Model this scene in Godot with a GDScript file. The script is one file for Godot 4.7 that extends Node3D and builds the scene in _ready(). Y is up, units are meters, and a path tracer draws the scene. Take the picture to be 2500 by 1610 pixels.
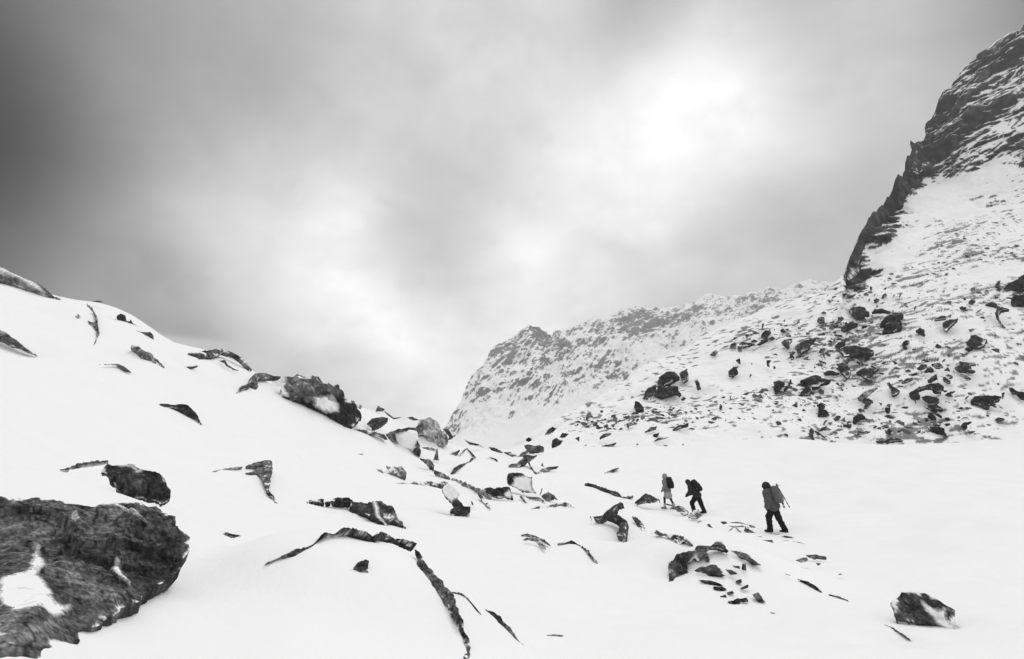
extends Node3D
# A snow valley under low cloud: three walkers cross a snowfield between a boulder-strewn hill, a talus slope with a cliff, and a far mountain in haze. Monochrome.

const GROUND := [[-2.191,1.224,-.33885],[-1.793,1.335,-.03258],[-1.126,1.459,-.09665],[-.215,1.649,-.01268],[.737,1.946,-.00849],[1.641,2.14,.00519],[2.191,2.251,.03378],[-2.229,1.435,.02895],[-1.669,1.569,-.00546],[-1.147,1.723,.033],[-.328,1.946,.01718],[.543,2.251,.04119],[1.505,2.442,.01266],[2.222,2.526,-.00563],[-2.273,1.792,-.03013],[-1.858,1.946,.09285],[-1.36,2.079,-.00074],[-.556,2.351,-.00291],[.112,2.565,-.02431],[.768,2.741,-.02781],[1.347,3.02,.00444],[1.856,2.89,-.00401],[2.258,2.89,-.04938],[-2.308,2.197,-.02101],[-1.891,2.351,-.00632],[-1.385,2.565,-.00139],[-.783,2.773,-.00329],[-.228,2.944,-.01469],[.228,3.114,.01812],[.823,3.35,.0514],[.987,3.277,.00172],[1.557,3.332,.00109],[2.283,3.332,.00209],[-2.341,2.639,-.0037],[-1.916,2.708,.06829],[-1.586,2.833,.094],[-1.008,3.135,.12031],[-.573,3.332,.07867],[-.116,3.555,.03252],[.573,3.784,.02281],[1.397,3.829,.03429],[2.306,3.829,.00624],[.117,4.06,-.0349],[.578,4.094,-.04321],[1.013,4.159,-.03396],[1.412,4.263,-.09573],[1.914,4.331,-.01507],[2.323,4.419,-.10424],[-2.381,3.091,.08888],[-2.107,3.045,.02858],[-1.797,3.091,-.11041],[-1.778,2.944,.00932],[-1.233,3.296,-.04584],[-.891,3.367,.07016],[-.578,3.526,.28496],[-2.424,3.526,-.12958],[-2.236,3.526,.07229],[-2.078,3.497,-.17447],[-1.945,3.497,-.07753],[-1.782,3.466,.07622],[-1.444,3.466,-.07131],[-.9,3.526,-.16355],[-.675,3.584,-.3761],[-.373,3.784,-.14301],[-.117,3.951,-.05027],[-2.356,4.127,-.00278],[-2.356,5.011,.04196],[-1.99,4.127,.00737],[-1.99,5.011,.01372],[-1.676,4.127,.03197],[-1.676,5.011,.02627],[-1.309,4.127,.02714],[-1.309,5.011,.019],[-.89,4.127,.05783],[-.89,5.011,-.00053],[-.419,4.127,.20931],[-.419,5.011,.18038],[0,4.605,-.11388],[0,5.136,-.08282],[.524,4.605,.02087],[.524,5.136,.04808],[1.047,4.605,.01693],[1.047,5.136,.02765],[1.571,4.605,.0259],[1.571,5.136,.02834],[2.094,4.605,.04191],[2.094,5.136,.02847],[2.618,4.605,.0099],[2.618,5.136,.06496],[3.142,1.099,-.1422],[3.142,2.485,.05537],[3.142,3.912,-.00483],[3.142,5.075,-.00021],[4.189,1.099,-.11814],[4.189,2.485,.05928],[4.189,3.912,-.0398],[4.189,5.075,.04076],[-3.142,1.099,-.09369],[-3.142,2.485,.05217],[-3.142,3.555,-.05412],[-3.142,4.248,.01299],[-3.142,5.075,.07041],[-4.189,1.099,-.1595],[-4.189,2.485,-.00165],[-4.189,3.555,-.1308],[-4.189,4.248,-.01626],[-4.189,5.075,.1061],[-9.425,1.099,-.1727],[-9.425,2.708,-.06092],[-9.425,4.094,-.01639],[-9.425,5.075,.10903],[-6.283,1.099,-.14444],[-6.283,2.708,.04344],[-6.283,4.094,.02527],[-6.283,5.075,.07899],[6.283,1.099,-.15376],[6.283,2.708,-.00144],[6.283,4.094,-.00147],[6.283,5.075,.09364],[9.425,1.099,-.17152],[9.425,2.708,-.05781],[9.425,4.094,-.01446],[9.425,5.075,.11526],[-9.425,0,.37458],[-9.425,.693,-.29506],[-7.069,0,.36562],[-7.069,.693,-.31116],[-4.712,0,.35401],[-4.712,.693,-.1857],[-2.356,0,.33464],[-2.356,.693,-.01678],[0,0,.3477],[0,.693,-.36032],[2.356,0,.36413],[2.356,.693,-.33343],[4.712,0,.37686],[4.712,.693,-.27024],[7.069,0,.37189],[7.069,.693,-.30466],[9.425,0,.37662],[9.425,.693,-.29527]]
const GROUND_PLANE := [-2.28445,.00076,.33765]
# drifts (height > 0) and wind scoops (< 0): x, z, radius, height
const DRIFTS := [[-5.07,-7.25,.5,.25],[-6.47,-13.36,1.02,.29],[-.09,-6.72,.5,.05],[-17.66,-21,1.3,.31],[-18.37,-23.72,.52,.12],[-16.84,-23.07,.47,.08],[-13.93,-19.13,.75,.24],[-15.73,-27.39,2.14,.54],[-10.6,-16.69,.73,.06],[-10.23,-28.29,2.5,.58],[-13.7,-27.4,3.42,.35],[-7.76,-29.92,.73,.35],[-6.46,-31.59,1.06,.33],[-5.54,-36.39,1.44,.58],[-2.91,-31.37,.96,.34],[-3.25,-38.07,.7,.21],[-4.98,-22.63,.56,.17],[-3.7,-13.13,1.47,.12],[3.67,-19.45,2.32,.51],[1.67,-13.83,.42,.06],[-1.63,-5.93,1.15,.62],[-.89,-6.03,.8,.35],[-2.19,-5.8,.8,.3],[4.5,-12.41,1.9,.75],[3.64,-12.27,1,.25],[3.21,-11.36,.5,-.12],[5.25,-8.04,.45,-.15],[-7.53,-15.8,1.6,.5],[-4.24,-5.82,1.2,.35]]
const RIGHT_SLOPE := [
[Vector3(-1.6,-2.3,-58.3),Vector3(-1.7,.7,-62),Vector3(-1.2,.4,-63),Vector3(-.7,.3,-64),Vector3(-.2,.6,-65),Vector3(.3,1.3,-66),Vector3(.8,2.2,-67),Vector3(3.9,2.8,-75),Vector3(9.1,-5.8,-97),Vector3(13.5,-37.8,-127)],
[Vector3(6.2,-2.2,-57),Vector3(6.6,.8,-60.6),Vector3(7.3,1.3,-63.6),Vector3(8,2.1,-66.5),Vector3(8.7,3.3,-69.4),Vector3(9.4,4.8,-72.4),Vector3(10.1,6.5,-75.3),Vector3(14.2,7.1,-83.2),Vector3(22.1,-1.5,-105.1),Vector3(30.2,-33.5,-134.8)],
[Vector3(12.8,-1.8,-56.8),Vector3(13.7,1.2,-60.5),Vector3(15.5,3.2,-65.8),Vector3(17.3,5.4,-71.1),Vector3(19.2,8,-76.4),Vector3(21,11,-81.7),Vector3(22.8,14.2,-87.1),Vector3(27.8,14.8,-94.8),Vector3(38.4,6.2,-116.1),Vector3(50,-25.8,-145.1)],
[Vector3(20.6,-1.5,-58.5),Vector3(21.9,1.5,-62.3),Vector3(25.3,5.1,-69.1),Vector3(28.7,8.9,-76),Vector3(32.1,13.1,-82.8),Vector3(35.5,17.7,-89.6),Vector3(38.9,22.6,-96.5),Vector3(44.8,23.2,-103.9),Vector3(58.1,14.6,-124.3),Vector3(73.3,-17.4,-152.1)],
[Vector3(28.4,-.6,-60.4),Vector3(30.2,2.4,-64.3),Vector3(35.3,7.2,-71.5),Vector3(40.5,12.3,-78.8),Vector3(45.6,17.8,-86),Vector3(50.7,23.7,-93.3),Vector3(55.9,29.9,-100.5),Vector3(62.8,30.5,-107.5),Vector3(78.5,21.9,-126.7),Vector3(97,-10.1,-152.9)],
[Vector3(35.1,-1.7,-60),Vector3(37.4,1.3,-63.9),Vector3(43.3,7.2,-71.5),Vector3(49.3,13.3,-79),Vector3(55.3,19.9,-86.6),Vector3(61.3,26.9,-94.2),Vector3(67.3,34.2,-101.8),Vector3(74.7,34.8,-108.5),Vector3(91.8,26.2,-126.8),Vector3(112.4,-5.8,-151.8)],
[Vector3(41,-1.8,-59.7),Vector3(43.6,1.2,-63.5),Vector3(57,15.3,-81.3),Vector3(70.9,31.1,-99.6),Vector3(84.4,47.6,-117.5),Vector3(86.1,50.7,-118.2),Vector3(87.9,53.8,-119),Vector3(95.7,54.4,-125.4),Vector3(113.7,45.8,-143.1),Vector3(135.6,13.8,-167.2)],
[Vector3(46,-1.7,-58.3),Vector3(48.9,1.3,-62.1),Vector3(70.6,22.8,-87.2),Vector3(92.9,46.1,-113.2),Vector3(114.5,70,-138.3),Vector3(116.8,75.8,-140.5),Vector3(119,81.6,-142.6),Vector3(127.2,82.2,-148.8),Vector3(146.3,73.6,-165.6),Vector3(169.5,41.6,-188.7)],
[Vector3(51,-1.3,-57.8),Vector3(54.3,1.7,-61.5),Vector3(81.9,28.1,-91.4),Vector3(110.3,56.6,-122.1),Vector3(138,85.4,-152),Vector3(142,98,-157.4),Vector3(146,110.6,-162.7),Vector3(154.4,111.2,-168.7),Vector3(174.1,102.6,-185),Vector3(198.1,70.6,-207.4)],
[Vector3(57,-1.1,-57.4),Vector3(60.6,1.9,-61),Vector3(87.1,26,-87.2),Vector3(114.4,51.9,-114.2),Vector3(140.9,78.4,-140.4),Vector3(150.6,104.2,-150.1),Vector3(160.4,130,-159.7),Vector3(169,130.6,-165.4),Vector3(189.6,122,-180.9),Vector3(214.9,90,-202.1)],
[Vector3(64.8,-1.1,-57.2),Vector3(69,1.9,-60.9),Vector3(96.3,25.3,-84.8),Vector3(124.5,50.7,-109.5),Vector3(151.8,76.5,-133.4),Vector3(168.3,112.9,-144),Vector3(184.8,149.4,-154.5),Vector3(193.9,150,-159.6),Vector3(215.8,141.4,-173.8),Vector3(242.8,109.4,-193)],
[Vector3(75.1,-.8,-56.5),Vector3(79.9,2.2,-60.1),Vector3(108.3,24.5,-80.5),Vector3(137.5,48.8,-101.5),Vector3(165.8,73.5,-121.8),Vector3(189.2,121.6,-132.9),Vector3(212.7,169.6,-144),Vector3(222.3,170.2,-148.5),Vector3(245.5,161.6,-160.9),Vector3(274.4,129.6,-177.7)],
[Vector3(87.7,-.8,-54.7),Vector3(93.3,2.2,-58.2),Vector3(121,22.3,-73.8),Vector3(149.4,44.3,-89.8),Vector3(177.1,66.9,-105.4),Vector3(206.5,123.5,-114.4),Vector3(235.9,180.1,-123.4),Vector3(246,180.7,-127.1),Vector3(270.5,172.1,-137.3),Vector3(301.1,140.1,-151.2)]]
const FAR_MOUNTAIN := [
[Vector3(-62.6,-37,-264),Vector3(-62.6,-12,-324),Vector3(-68,-18.3,-356.6),Vector3(-73.4,-15.5,-390.1),Vector3(-78.7,-9.8,-422.7),Vector3(-71.1,-12.8,-462.1),Vector3(-70.7,-69.8,-540.7)],
[Vector3(-52.2,-30.4,-276),Vector3(-52.2,-5.4,-336),Vector3(-55.8,-9.6,-365.5),Vector3(-59.5,-4.8,-395.8),Vector3(-63.1,3,-425.3),Vector3(-54,0,-464.9),Vector3(-50.8,-57,-544)],
[Vector3(-35.3,-25.4,-288.2),Vector3(-35.3,-.4,-348.2),Vector3(-39.1,4.3,-381),Vector3(-43.1,18.3,-414.8),Vector3(-46.9,35,-447.6),Vector3(-36.1,32,-487.3),Vector3(-29.4,-25,-566.9)],
[Vector3(-16.8,-24.1,-299.6),Vector3(-16.8,.9,-359.6),Vector3(-21.5,15.6,-395.7),Vector3(-26.3,39.9,-432.9),Vector3(-31,66.6,-469),Vector3(-18.6,63.6,-508.9),Vector3(-8.9,6.6,-588.7)],
[Vector3(2.9,-22.7,-310),Vector3(2.9,2.3,-370),Vector3(-1.7,26.2,-409.6),Vector3(-6.5,60.1,-450.3),Vector3(-11.2,96,-489.9),Vector3(2.9,93,-529.9),Vector3(16.1,36,-609.8)],
[Vector3(24.1,-16.8,-324.2),Vector3(24.1,8.2,-384.2),Vector3(21,37.5,-425.7),Vector3(17.8,76.8,-468.4),Vector3(14.6,118.1,-509.8),Vector3(30.8,115.1,-549.8),Vector3(48.1,58.1,-629.7)],
[Vector3(46.9,-10.5,-337.2),Vector3(46.9,14.5,-397.2),Vector3(44.2,41.2,-450.5),Vector3(41.4,78,-505.4),Vector3(38.8,116.7,-558.7),Vector3(56.6,113.7,-598.6),Vector3(77.1,56.7,-678.4)],
[Vector3(72,-.3,-353.8),Vector3(72,24.7,-413.8),Vector3(72.4,55.3,-473.8),Vector3(72.9,96.1,-535.5),Vector3(73.3,138.7,-595.5),Vector3(93.2,135.7,-635.2),Vector3(118,78.7,-714.6)],
[Vector3(102.3,16.3,-367.9),Vector3(102.3,41.3,-427.9),Vector3(111.2,72.7,-493.6),Vector3(120.3,114.2,-561.2),Vector3(129.2,157.6,-626.8),Vector3(152.2,154.6,-666),Vector3(183.4,97.6,-744.4)],
[Vector3(140.4,32.6,-388.5),Vector3(140.4,57.6,-448.5),Vector3(158.9,90,-511.9),Vector3(177.9,132.5,-577.2),Vector3(196.4,176.9,-640.6),Vector3(223.1,173.9,-678.8),Vector3(261.5,116.9,-755.3)],
[Vector3(198.8,60,-420.5),Vector3(198.8,85,-480.5),Vector3(221.8,112,-535.3),Vector3(245.6,149,-591.7),Vector3(268.6,187.9,-646.4),Vector3(298.9,184.9,-683.4),Vector3(344.6,127.9,-757.2)],
[Vector3(272.9,93.1,-451.8),Vector3(272.9,118.1,-511.8),Vector3(299.3,138.3,-557.6),Vector3(326.4,168.2,-604.8),Vector3(352.7,200.4,-650.5),Vector3(386.8,197.4,-685.7),Vector3(439.9,140.4,-756)],
[Vector3(353.6,123,-473.4),Vector3(353.6,148,-533.4),Vector3(381.5,162.8,-570.4),Vector3(410.2,187.2,-608.4),Vector3(438.1,214,-645.3),Vector3(475.6,211,-678.4),Vector3(535.5,154,-744.6)],
[Vector3(434.9,146.1,-488.5),Vector3(434.9,171.1,-548.5),Vector3(465.7,181.2,-574.5),Vector3(497.5,200.9,-601.2),Vector3(528.3,223,-627.2),Vector3(569,220,-657.7),Vector3(635.6,163,-718.9)]]
# every rock: name, label, category, group, pieces; a piece: stone kind, centre x y z, facing, lean, bulge, depth behind, distance, outline in metres
const ROCKS := [
["rock_ledge","huge dark lichen-rough rock ledge with snow patches nearest the camera","rock","",[["f",-2.83,.86,-3.91,37.6,48,.11,.44,4.9,[-.731,.764,-.618,.756,-.496,.725,-.372,.689,-.278,.664,-.205,.625,-.158,.599,-.121,.63,-.074,.653,-.033,.67,.033,.646,.106,.628,.246,.573,.315,.515,.327,.487,.384,.461,.392,.423,.381,.383,.354,.373,.4,.362,.469,.296,.499,.246,.488,.181,.458,.056,.413,-.029,.368,-.124,.321,-.192,.229,-.29,.186,-.392,.112,-.533,.052,-.622,.02,-.716,-.037,-.814,-.123,-.887,-.135,-.996,-.18,-1.016,-.224,-1.106,-.253,-1.193,-.281,-1.258,-.348,-1.292,-.428,-1.293,-.616,-.423,-.842,.772],[-.22,-.22,-.22,-.23,-.23,-.26,-.28,-.25,-.23,-.21,-.22,-.22,-.2,-.21,-.22,-.21,-.23,-.25,-.25,-.25,-.25,-.26,-.28,-.3,-.29,-.26,-.22,-.11,-.03,.1,.21,.27,.37,.5,.54,.6,.68,.74,.78,.82,.85,.33,-.2],[["s",[-.55,-.43,-.47,-.39,-.42,-.33,-.43,-.06,-.45,.25,-.37,-.1,-.34,-.26,-.37,-.45,-.3,-.68,-.26,-.75,-.21,-.7,-.2,-.63,-.21,-.75,-.24,-.82,-.25,-.87,-.3,-.84,-.34,-.91,-.39,-.95,-.5,-.69]],["s",[-.16,.6,-.12,.63,-.05,.6,.03,.52,.13,.41,.18,.34,.09,.42,0,.51,-.07,.57]],["s",[-.28,.5,-.26,.49,-.25,.43,-.22,.33,-.25,.34,-.27,.43]],["s",[-.02,-.08,.01,.02,.04,-.11,.06,-.25,.11,-.33,.06,-.29,.02,-.25]]]]]],
["boulder","rounded dark boulder drifted in on one side, resting against the huge rock ledge","boulder","",[["f",-4.68,1.1,-6.68,33.4,30,.14,.16,8.2,[-.418,.175,-.364,.251,-.229,.251,-.118,.242,-.001,.201,.122,.129,.243,.084,.316,.023,.344,-.095,.332,-.177,.284,-.256,.23,-.273,.182,-.226,.082,-.204,-.006,-.167,-.123,-.103,-.214,-.032,-.306,.055,-.357,.122],[.02,.04,.05,.06,.05,.04,.03,.01,-.02,-.04,-.05,-.05,-.04,-.04,-.03,-.02,-.01,0,.01]],
  ["m",-5.35,1.32,-6.57,40.1,30,.01,.01,8.6,[-.256,-.028,-.182,-.025,-.047,.007,.159,.046,.269,.035,.191,.017,.008,-.013,-.142,-.04],[0,0,0,.01,0,-.01,0,-.01]]]],
["boulder","snow-capped boulder with a sharp hooked corner and thin grass at its tail","boulder","",[["m",-6.06,.84,-12.48,35.2,61,.03,.25,13.9,[-1,.02,-.84,.21,-.58,.41,-.2,.57,.19,.86,.36,.96,.52,.93,.53,.77,.38,.16,.29,-.4,.2,-.65,.21,-1.08,.21,-1.38,.21,-1.76,.16,-1.69,.18,-1.42,.16,-.85,.19,-.37,.21,.14,.12,.38,-.03,.25,-.17,.17,-.14,.32,.11,.59,.29,.59,.28,.74,.02,.63,-.29,.5,-.64,.33,-.92,.05],[.05,.05,0,-.04,-.1,-.14,-.18,-.17,-.08,.06,.11,.25,.34,.4,.37,.33,.16,.02,-.11,-.15,-.17,-.2,-.16,-.13,-.15,-.15,-.1,-.06,-.03,0]]]],
["small_rock","tiny dark stone tip alone in smooth snow","rock","",[["m",-3.42,.5,-6.69,81.9,19.2,.01,.03,7.5,[-.185,.02,-.119,.027,-.013,.024,.098,-.001,.179,-.028,.071,-.024,-.03,-.017],[.04,.03,0,-.02,-.03,-.02,0]]]],
["boulder","big snow-buried boulder showing a jagged dark crest and one long bare flank","boulder","",[["m",-1.77,.58,-5.59,49,42.5,.01,.09,5.9,[-.757,-.059,-.709,-.04,-.614,-.039,-.524,-.027,-.434,-.026,-.359,-.029,-.306,.018,-.21,.077,-.111,.068,.023,.108,.156,.121,.251,.091,.39,.028,.482,.058,.63,.164,.775,.185,.836,.163,.898,.02,.949,-.13,.931,-.149,.879,.002,.822,.13,.589,.074,.443,.008,.368,.012,.26,.059,.153,.098,.037,.087,-.084,.051,-.214,.055,-.298,-.003,-.368,-.06,-.441,-.101,-.474,-.158,-.53,-.195,-.562,-.188,-.516,-.136,-.497,-.099,-.547,-.094,-.618,-.072,-.701,-.07],[-.03,-.01,.04,.08,.1,.09,.09,.09,.07,.05,.02,.01,-.01,-.04,-.11,-.2,-.24,-.16,-.07,-.08,-.17,-.24,-.11,-.04,-.01,0,.01,.03,.06,.08,.09,.09,.09,.09,.07,.06,.08,.08,.07,.03,-.02]],
  ["m",-.65,.08,-5.39,15.5,46.7,.02,.04,5.4,[-.256,.69,-.196,.607,-.116,.45,-.005,.281,.068,.14,.094,.036,.125,-.106,.16,-.277,.19,-.442,.168,-.575,.117,-.652,.091,-.606,.128,-.535,.158,-.436,.132,-.32,.072,-.18,-.002,-.004,-.085,.147,-.128,.242,-.229,.406,-.236,.531,-.246,.603],[-.06,-.05,-.04,-.02,-.01,-.01,0,.03,.06,.09,.09,.08,.08,.06,.03,-.01,-.04,-.05,-.05,-.06,-.06,-.06]],
  ["d",-1.42,.44,-5.18,21.3,21.8,.01,.02,5.4,[-.126,-.062,-.062,-.009,-.052,.043,-.009,.083,.036,.1,.07,.078,.077,.001,.049,-.018,.072,-.062,.006,-.078,-.06,-.077],[.01,0,0,0,-.01,0,0,0,0,0,0]]]],
["rock_rib","thin curved dark rock rib beside the big snow-buried boulder","rock","",[["m",-.46,.03,-5.71,4.6,31.8,0,.03,5.7,[-.168,.058,-.057,.073,.006,.041,.057,-.018,.108,-.076,.148,-.117,.09,-.086,.04,-.018,-.011,.046,-.069,.054,-.143,.043],[.11,.01,-.03,-.03,-.03,-.04,-.03,-.03,-.02,.01,.09]]]],
["rock","curved pitted dark rock with a long thin tail running down the snow","rock","",[["d",-.09,-.27,-5.88,14.9,37.7,.01,.06,5.9,[-.176,.169,-.08,.169,-.017,.126,.015,.064,.069,-.003,.106,-.081,.141,-.168,.174,-.225,.117,-.164,.077,-.11,.024,-.043,-.023,-.014,-.071,.019,-.054,.046,-.115,.095,-.187,.119],[.02,0,-.01,-.01,-.01,.01,.02,.03,.01,0,-.01,-.02,-.02,-.01,0,.01]]]],
["small_rock","thin sliver of stone at the bottom edge of the snow","rock","",[["m",.5,-.61,-6.64,-4.3,34.4,0,.02,6.7,[-.097,-.055,.011,.027,.13,.078,.021,.012,-.065,-.062],[.15,-.04,-.2,-.04,.12]]]],
["rock_outcrop","streaked rock outcrop on the skyline at the top of the snow hill","outcrop","",[["m",-22.79,8.9,-22.92,42.5,40,.09,.33,34,[-1.4,1.03,-.97,.89,-.68,.71,-.23,.43,.25,.09,.61,-.25,1.04,-.67,1.32,-.91,1.07,-.82,.85,-.73,.59,-.59,.34,-.39,-.1,-.04,-.54,.26,-.87,.42,-1.29,.57],[.34,.17,.07,.09,.22,.24,.17,.11,.06,0,-.08,-.12,-.23,-.33,-.38,-.33],[["s",[-1.36,.85,-.95,.77,-.56,.62,-.08,.33,.38,-.15,.75,-.53,.91,-.7,.57,-.48,.35,-.33,-.04,.11,-.63,.5,-1.31,.68]]]]]],
["rock","grey rock tapering into blown snow at the picture edge of the hill","rock","",[["m",-15.92,4.78,-15.91,13.5,14.2,.05,.21,23,[-.8,.65,-.45,.43,-.24,.3,.15,.03,.52,-.24,.88,-.49,.56,-.4,.25,-.25,-.04,-.12,-.27,0,-.57,.1],[-.17,-.11,-.06,.04,.12,.13,.11,.06,0,-.04,-.07]]]],
["boulder","snow-plastered boulder with a curved dark edge below the skyline outcrop","boulder","",[["m",-16.99,6.38,-20.19,8.8,43.3,.02,.23,27,[-1.98,2.8,-1.24,2.01,-.2,.6,.32,-.24,.75,-.98,1.16,-1.8,1.41,-2.46,1,-1.59,.54,-.74,.2,-.41,-.04,-.22,-.22,.07,.05,-.04,.06,.07,-.52,.96,-1.28,1.96],[-.87,-.56,-.06,.06,.2,.42,.61,.38,.15,.1,.09,.09,.06,.04,-.17,-.56]],
  ["r",-17.51,6.6,-20.02,41.1,1.1,.01,.02,27,[-.11,.02,.01,.16,.11,0,.05,-.1,-.06,-.07],[0,-.01,0,0,0]]]],
["rock_rib","faint thin rock line on the rounded snow brow","rock","",[["m",-20.62,8.51,-24.58,40,7.2,.01,.06,33,[-.28,-.21,-.14,.04,.04,.18,.34,-.1,.12,.07,-.08,.01],[.42,-.01,-.29,.18,-.2,-.1]]]],
["rock","nearly black two-lobed rock on the steep edge of the hill skyline","rock","",[["d",-18.17,7.19,-23.45,37.7,20,.12,.17,31,[-.37,.18,-.29,.33,-.11,.31,-.05,.11,-.12,.02,.1,.04,.14,.14,.26,-.02,.47,-.21,.2,-.26,.05,-.39,-.09,-.2,-.18,-.03],[.05,.13,.13,.04,0,.02,.08,.01,-.06,-.1,-.17,-.1,-.03]]]],
["boulder","upright grey boulder with one pale side below the two-lobed black rock","boulder","",[["m",-16.66,6.3,-22.82,35.4,25,.11,.19,29,[-.42,.26,.03,.25,.08,.28,.25,.12,.31,-.11,.34,-.6,.18,-.51,-.1,-.26,-.15,-.03,-.27,.09,-.05,.12,.02,.17,-.21,.21],[.09,.09,.11,.05,-.02,-.18,-.17,-.12,-.03,.01,.03,.06,.07]]]],
["boulder","pointed grey boulder with a ragged lower edge on the hill","boulder","",[["r",-13.6,4.76,-18.66,34.4,35,.12,.21,24,[-.51,.29,-.43,.41,-.21,.39,-.07,.22,.18,.15,.38,-.08,.68,-.37,.49,-.33,.29,-.34,.16,-.23,-.11,-.33,-.15,-.14,-.29,.15,-.42,.22],[.07,.13,.15,.1,.1,.01,-.13,-.11,-.12,-.08,-.14,-.07,.04,.05]]]],
["rock","flat sliver of dark rock below the pointed grey boulder","rock","",[["m",-13.29,4.13,-17.09,37.9,12.3,.02,.09,22,[-.49,.01,-.29,.09,-.01,.17,.18,.04,.42,-.27,.23,-.17,.04,.01,-.08,.11],[.1,-.03,-.15,-.02,.27,.1,-.12,-.15]]]],
["boulder","low domed boulder streaked with wind-packed snow on the hill crest","boulder","",[["r",-14.95,5.96,-25.93,59.9,36.6,.05,.35,31,[-1.73,-1.07,-1.43,-.65,-1.36,-.37,-1.86,-.37,-1.25,-.16,-.22,.52,.32,.81,.71,.7,1.11,.46,1.46,.06,1.73,-.55,1.48,-.16,1.2,.26,.91,.5,.47,.65,-.33,.02,-1.21,-.65],[.35,.3,.3,.3,.28,-.09,-.19,-.16,-.07,-.08,-.17,-.22,-.19,-.21,-.27,-.12,.25]],
  ["m",-14.26,5.44,-25.53,29.2,11.6,.02,.04,3,[-.48,.32,-.19,.35,-.05,.03,.26,-.24,.59,-.3,.21,-.3,-.1,-.04,-.24,.18],[-.24,-.2,.02,.25,.07,.24,.01,-.15]],
  ["m",-13.66,4.78,-21.59,81.5,13.6,.03,.04,26,[-.77,-.14,.06,.06,.67,.25,.47,.07,-.07,-.13,-.36,-.1],[.15,-.01,-.15,-.1,.02,.08]]]],
["rock","flat streaked rock alone in the open snow of the hill","rock","",[["m",-10.37,2.6,-16.3,45.7,18.5,.03,.16,19.5,[-.65,.17,-.28,.22,.09,.23,.28,.1,.41,-.09,.52,-.43,.4,-.24,.12,-.16,-.04,.01,-.27,.11,-.58,.07],[.07,.01,-.02,-.02,.01,.05,0,-.06,-.05,-.01,.03]]]],
["boulder","largest boulder on the hill crest, flat rimed top and dark undercut base","boulder","",[["d",-9.65,3.61,-26.54,17.4,25,.56,.89,28,[-2.17,.16,-1.93,.57,-2.1,1.03,-1.44,1.23,-.75,1.21,-.16,1.12,.23,1.2,.34,1.01,.86,.7,.92,.44,1.3,.25,1.73,-.18,1.78,-.44,1.63,-.67,1.59,-1.03,1.26,-1.14,.73,-1.01,.41,-1.09,.16,-1.09,-.24,-.88,-.82,-.71,-1.46,-.53,-1.86,-.16],[.39,.52,.75,.72,.59,.46,.44,.34,.14,.03,-.09,-.3,-.41,-.48,-.61,-.62,-.52,-.51,-.48,-.35,-.19,-.02,.2],[["r",[-2.04,.96,-1.44,1.22,-.74,1.2,-.16,1.1,.2,1.17,.31,.99,.84,.68,.88,.46,.62,.41,-.02,.3,-.44,-.03,-.8,-.23,-1.25,-.15,-1.76,.05,-2.13,.19,-1.93,.52]],["s",[-.65,-.16,-.21,.21,.3,.36,.57,.22,.68,-.38,.43,-.47,-.16,-.4]],["s",[-2.14,.22,-2.07,1.02,-1.74,1.12,-1.93,.57,-1.64,.1,-1.89,.11]]]]]],
["rock","bent dark rock arm leading to the largest boulder on the crest","rock","",[["m",-12.52,4.56,-25.13,67.7,34.4,.07,.39,28,[-2.04,-1.27,-1.43,-.71,-.68,-.28,-.35,.16,.14,.6,1.03,.98,1.71,1.07,2.27,1.01,2.21,.91,1.38,.78,.21,.28,-.12,-.22,-.06,-.28,-.56,-.72,-.63,-.46,-.77,-.36,-.89,-.62,-1.4,-.86],[.48,.37,.18,.08,-.08,-.33,-.48,-.39,-.47,-.44,-.08,.04,.02,.15,.17,.2,.23,.35]]]],
["rock","small snow-splashed rocks clinging behind the largest crest boulder","rock","",[["r",-9.12,3.84,-30.12,16.3,20,.07,.13,32,[-.32,.27,-.05,.19,-.06,.01,.07,.06,.34,-.04,.29,-.26,.08,-.14,-.1,-.14,-.24,.04],[.09,.07,0,.02,0,-.08,-.05,-.05,0]]]],
["rock","dark lens-shaped rock leaning beyond the largest crest boulder","rock","",[["m",-7.45,2.72,-28.76,15.1,30,.14,.24,3,[-.57,-.05,-.34,.22,.22,.33,.56,.28,.54,.06,.18,-.21,-.3,-.41,-.28,-.22],[.01,.13,.15,.12,0,-.12,-.19,-.1]]]],
["rock","small peaked rock dusted white on the skyline gap","rock","",[["r",-8.81,3.84,-34.45,14.8,20,.09,.13,36,[-.31,-.21,-.15,.23,.31,.07,.15,-.1],[.1,.13,-.13,-.1]]]],
["rock_rib","thin skyline rock edge between the peaked rock and the pale boulder","rock","",[["m",-8.14,3.45,-35.54,12.9,15.8,.02,.1,37,[-.65,.35,-.29,0,.03,-.12,.35,.03,.59,.05,.31,-.06,.04,-.2,-.37,-.05],[.09,.39,.03,-.3,-.25,-.31,-.02,.38]],
  ["m",-6.91,3.31,-35.96,10.9,16,.02,.04,37,[-.47,.1,-.01,.12,.47,-.12,0,-.11],[0,.02,.03,-.05]]]],
["rock","low snow-striped rock in front of the lens-shaped rock","rock","",[["r",-7.63,2.14,-27.96,50.1,4.4,.05,.25,29,[-1.2,.14,-.82,.21,.1,.15,1.09,.01,1.3,-.3,.63,-.1,-.29,-.1,-.81,-.01],[.09,.15,.01,-.17,-.18,-.13,.09,.14]]]],
["boulder","dark-edged boulder with a smooth snow face next to the pale boulder","boulder","",[["s",-6.29,1.92,-30.7,10.7,25,.17,.39,31,[-.9,.09,-.43,.34,.18,.51,.65,.45,.78,-.02,.5,-.7,-.16,-.45,-.62,-.21],[.17,.18,.15,.06,-.12,-.32,-.14,.01]],
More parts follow.
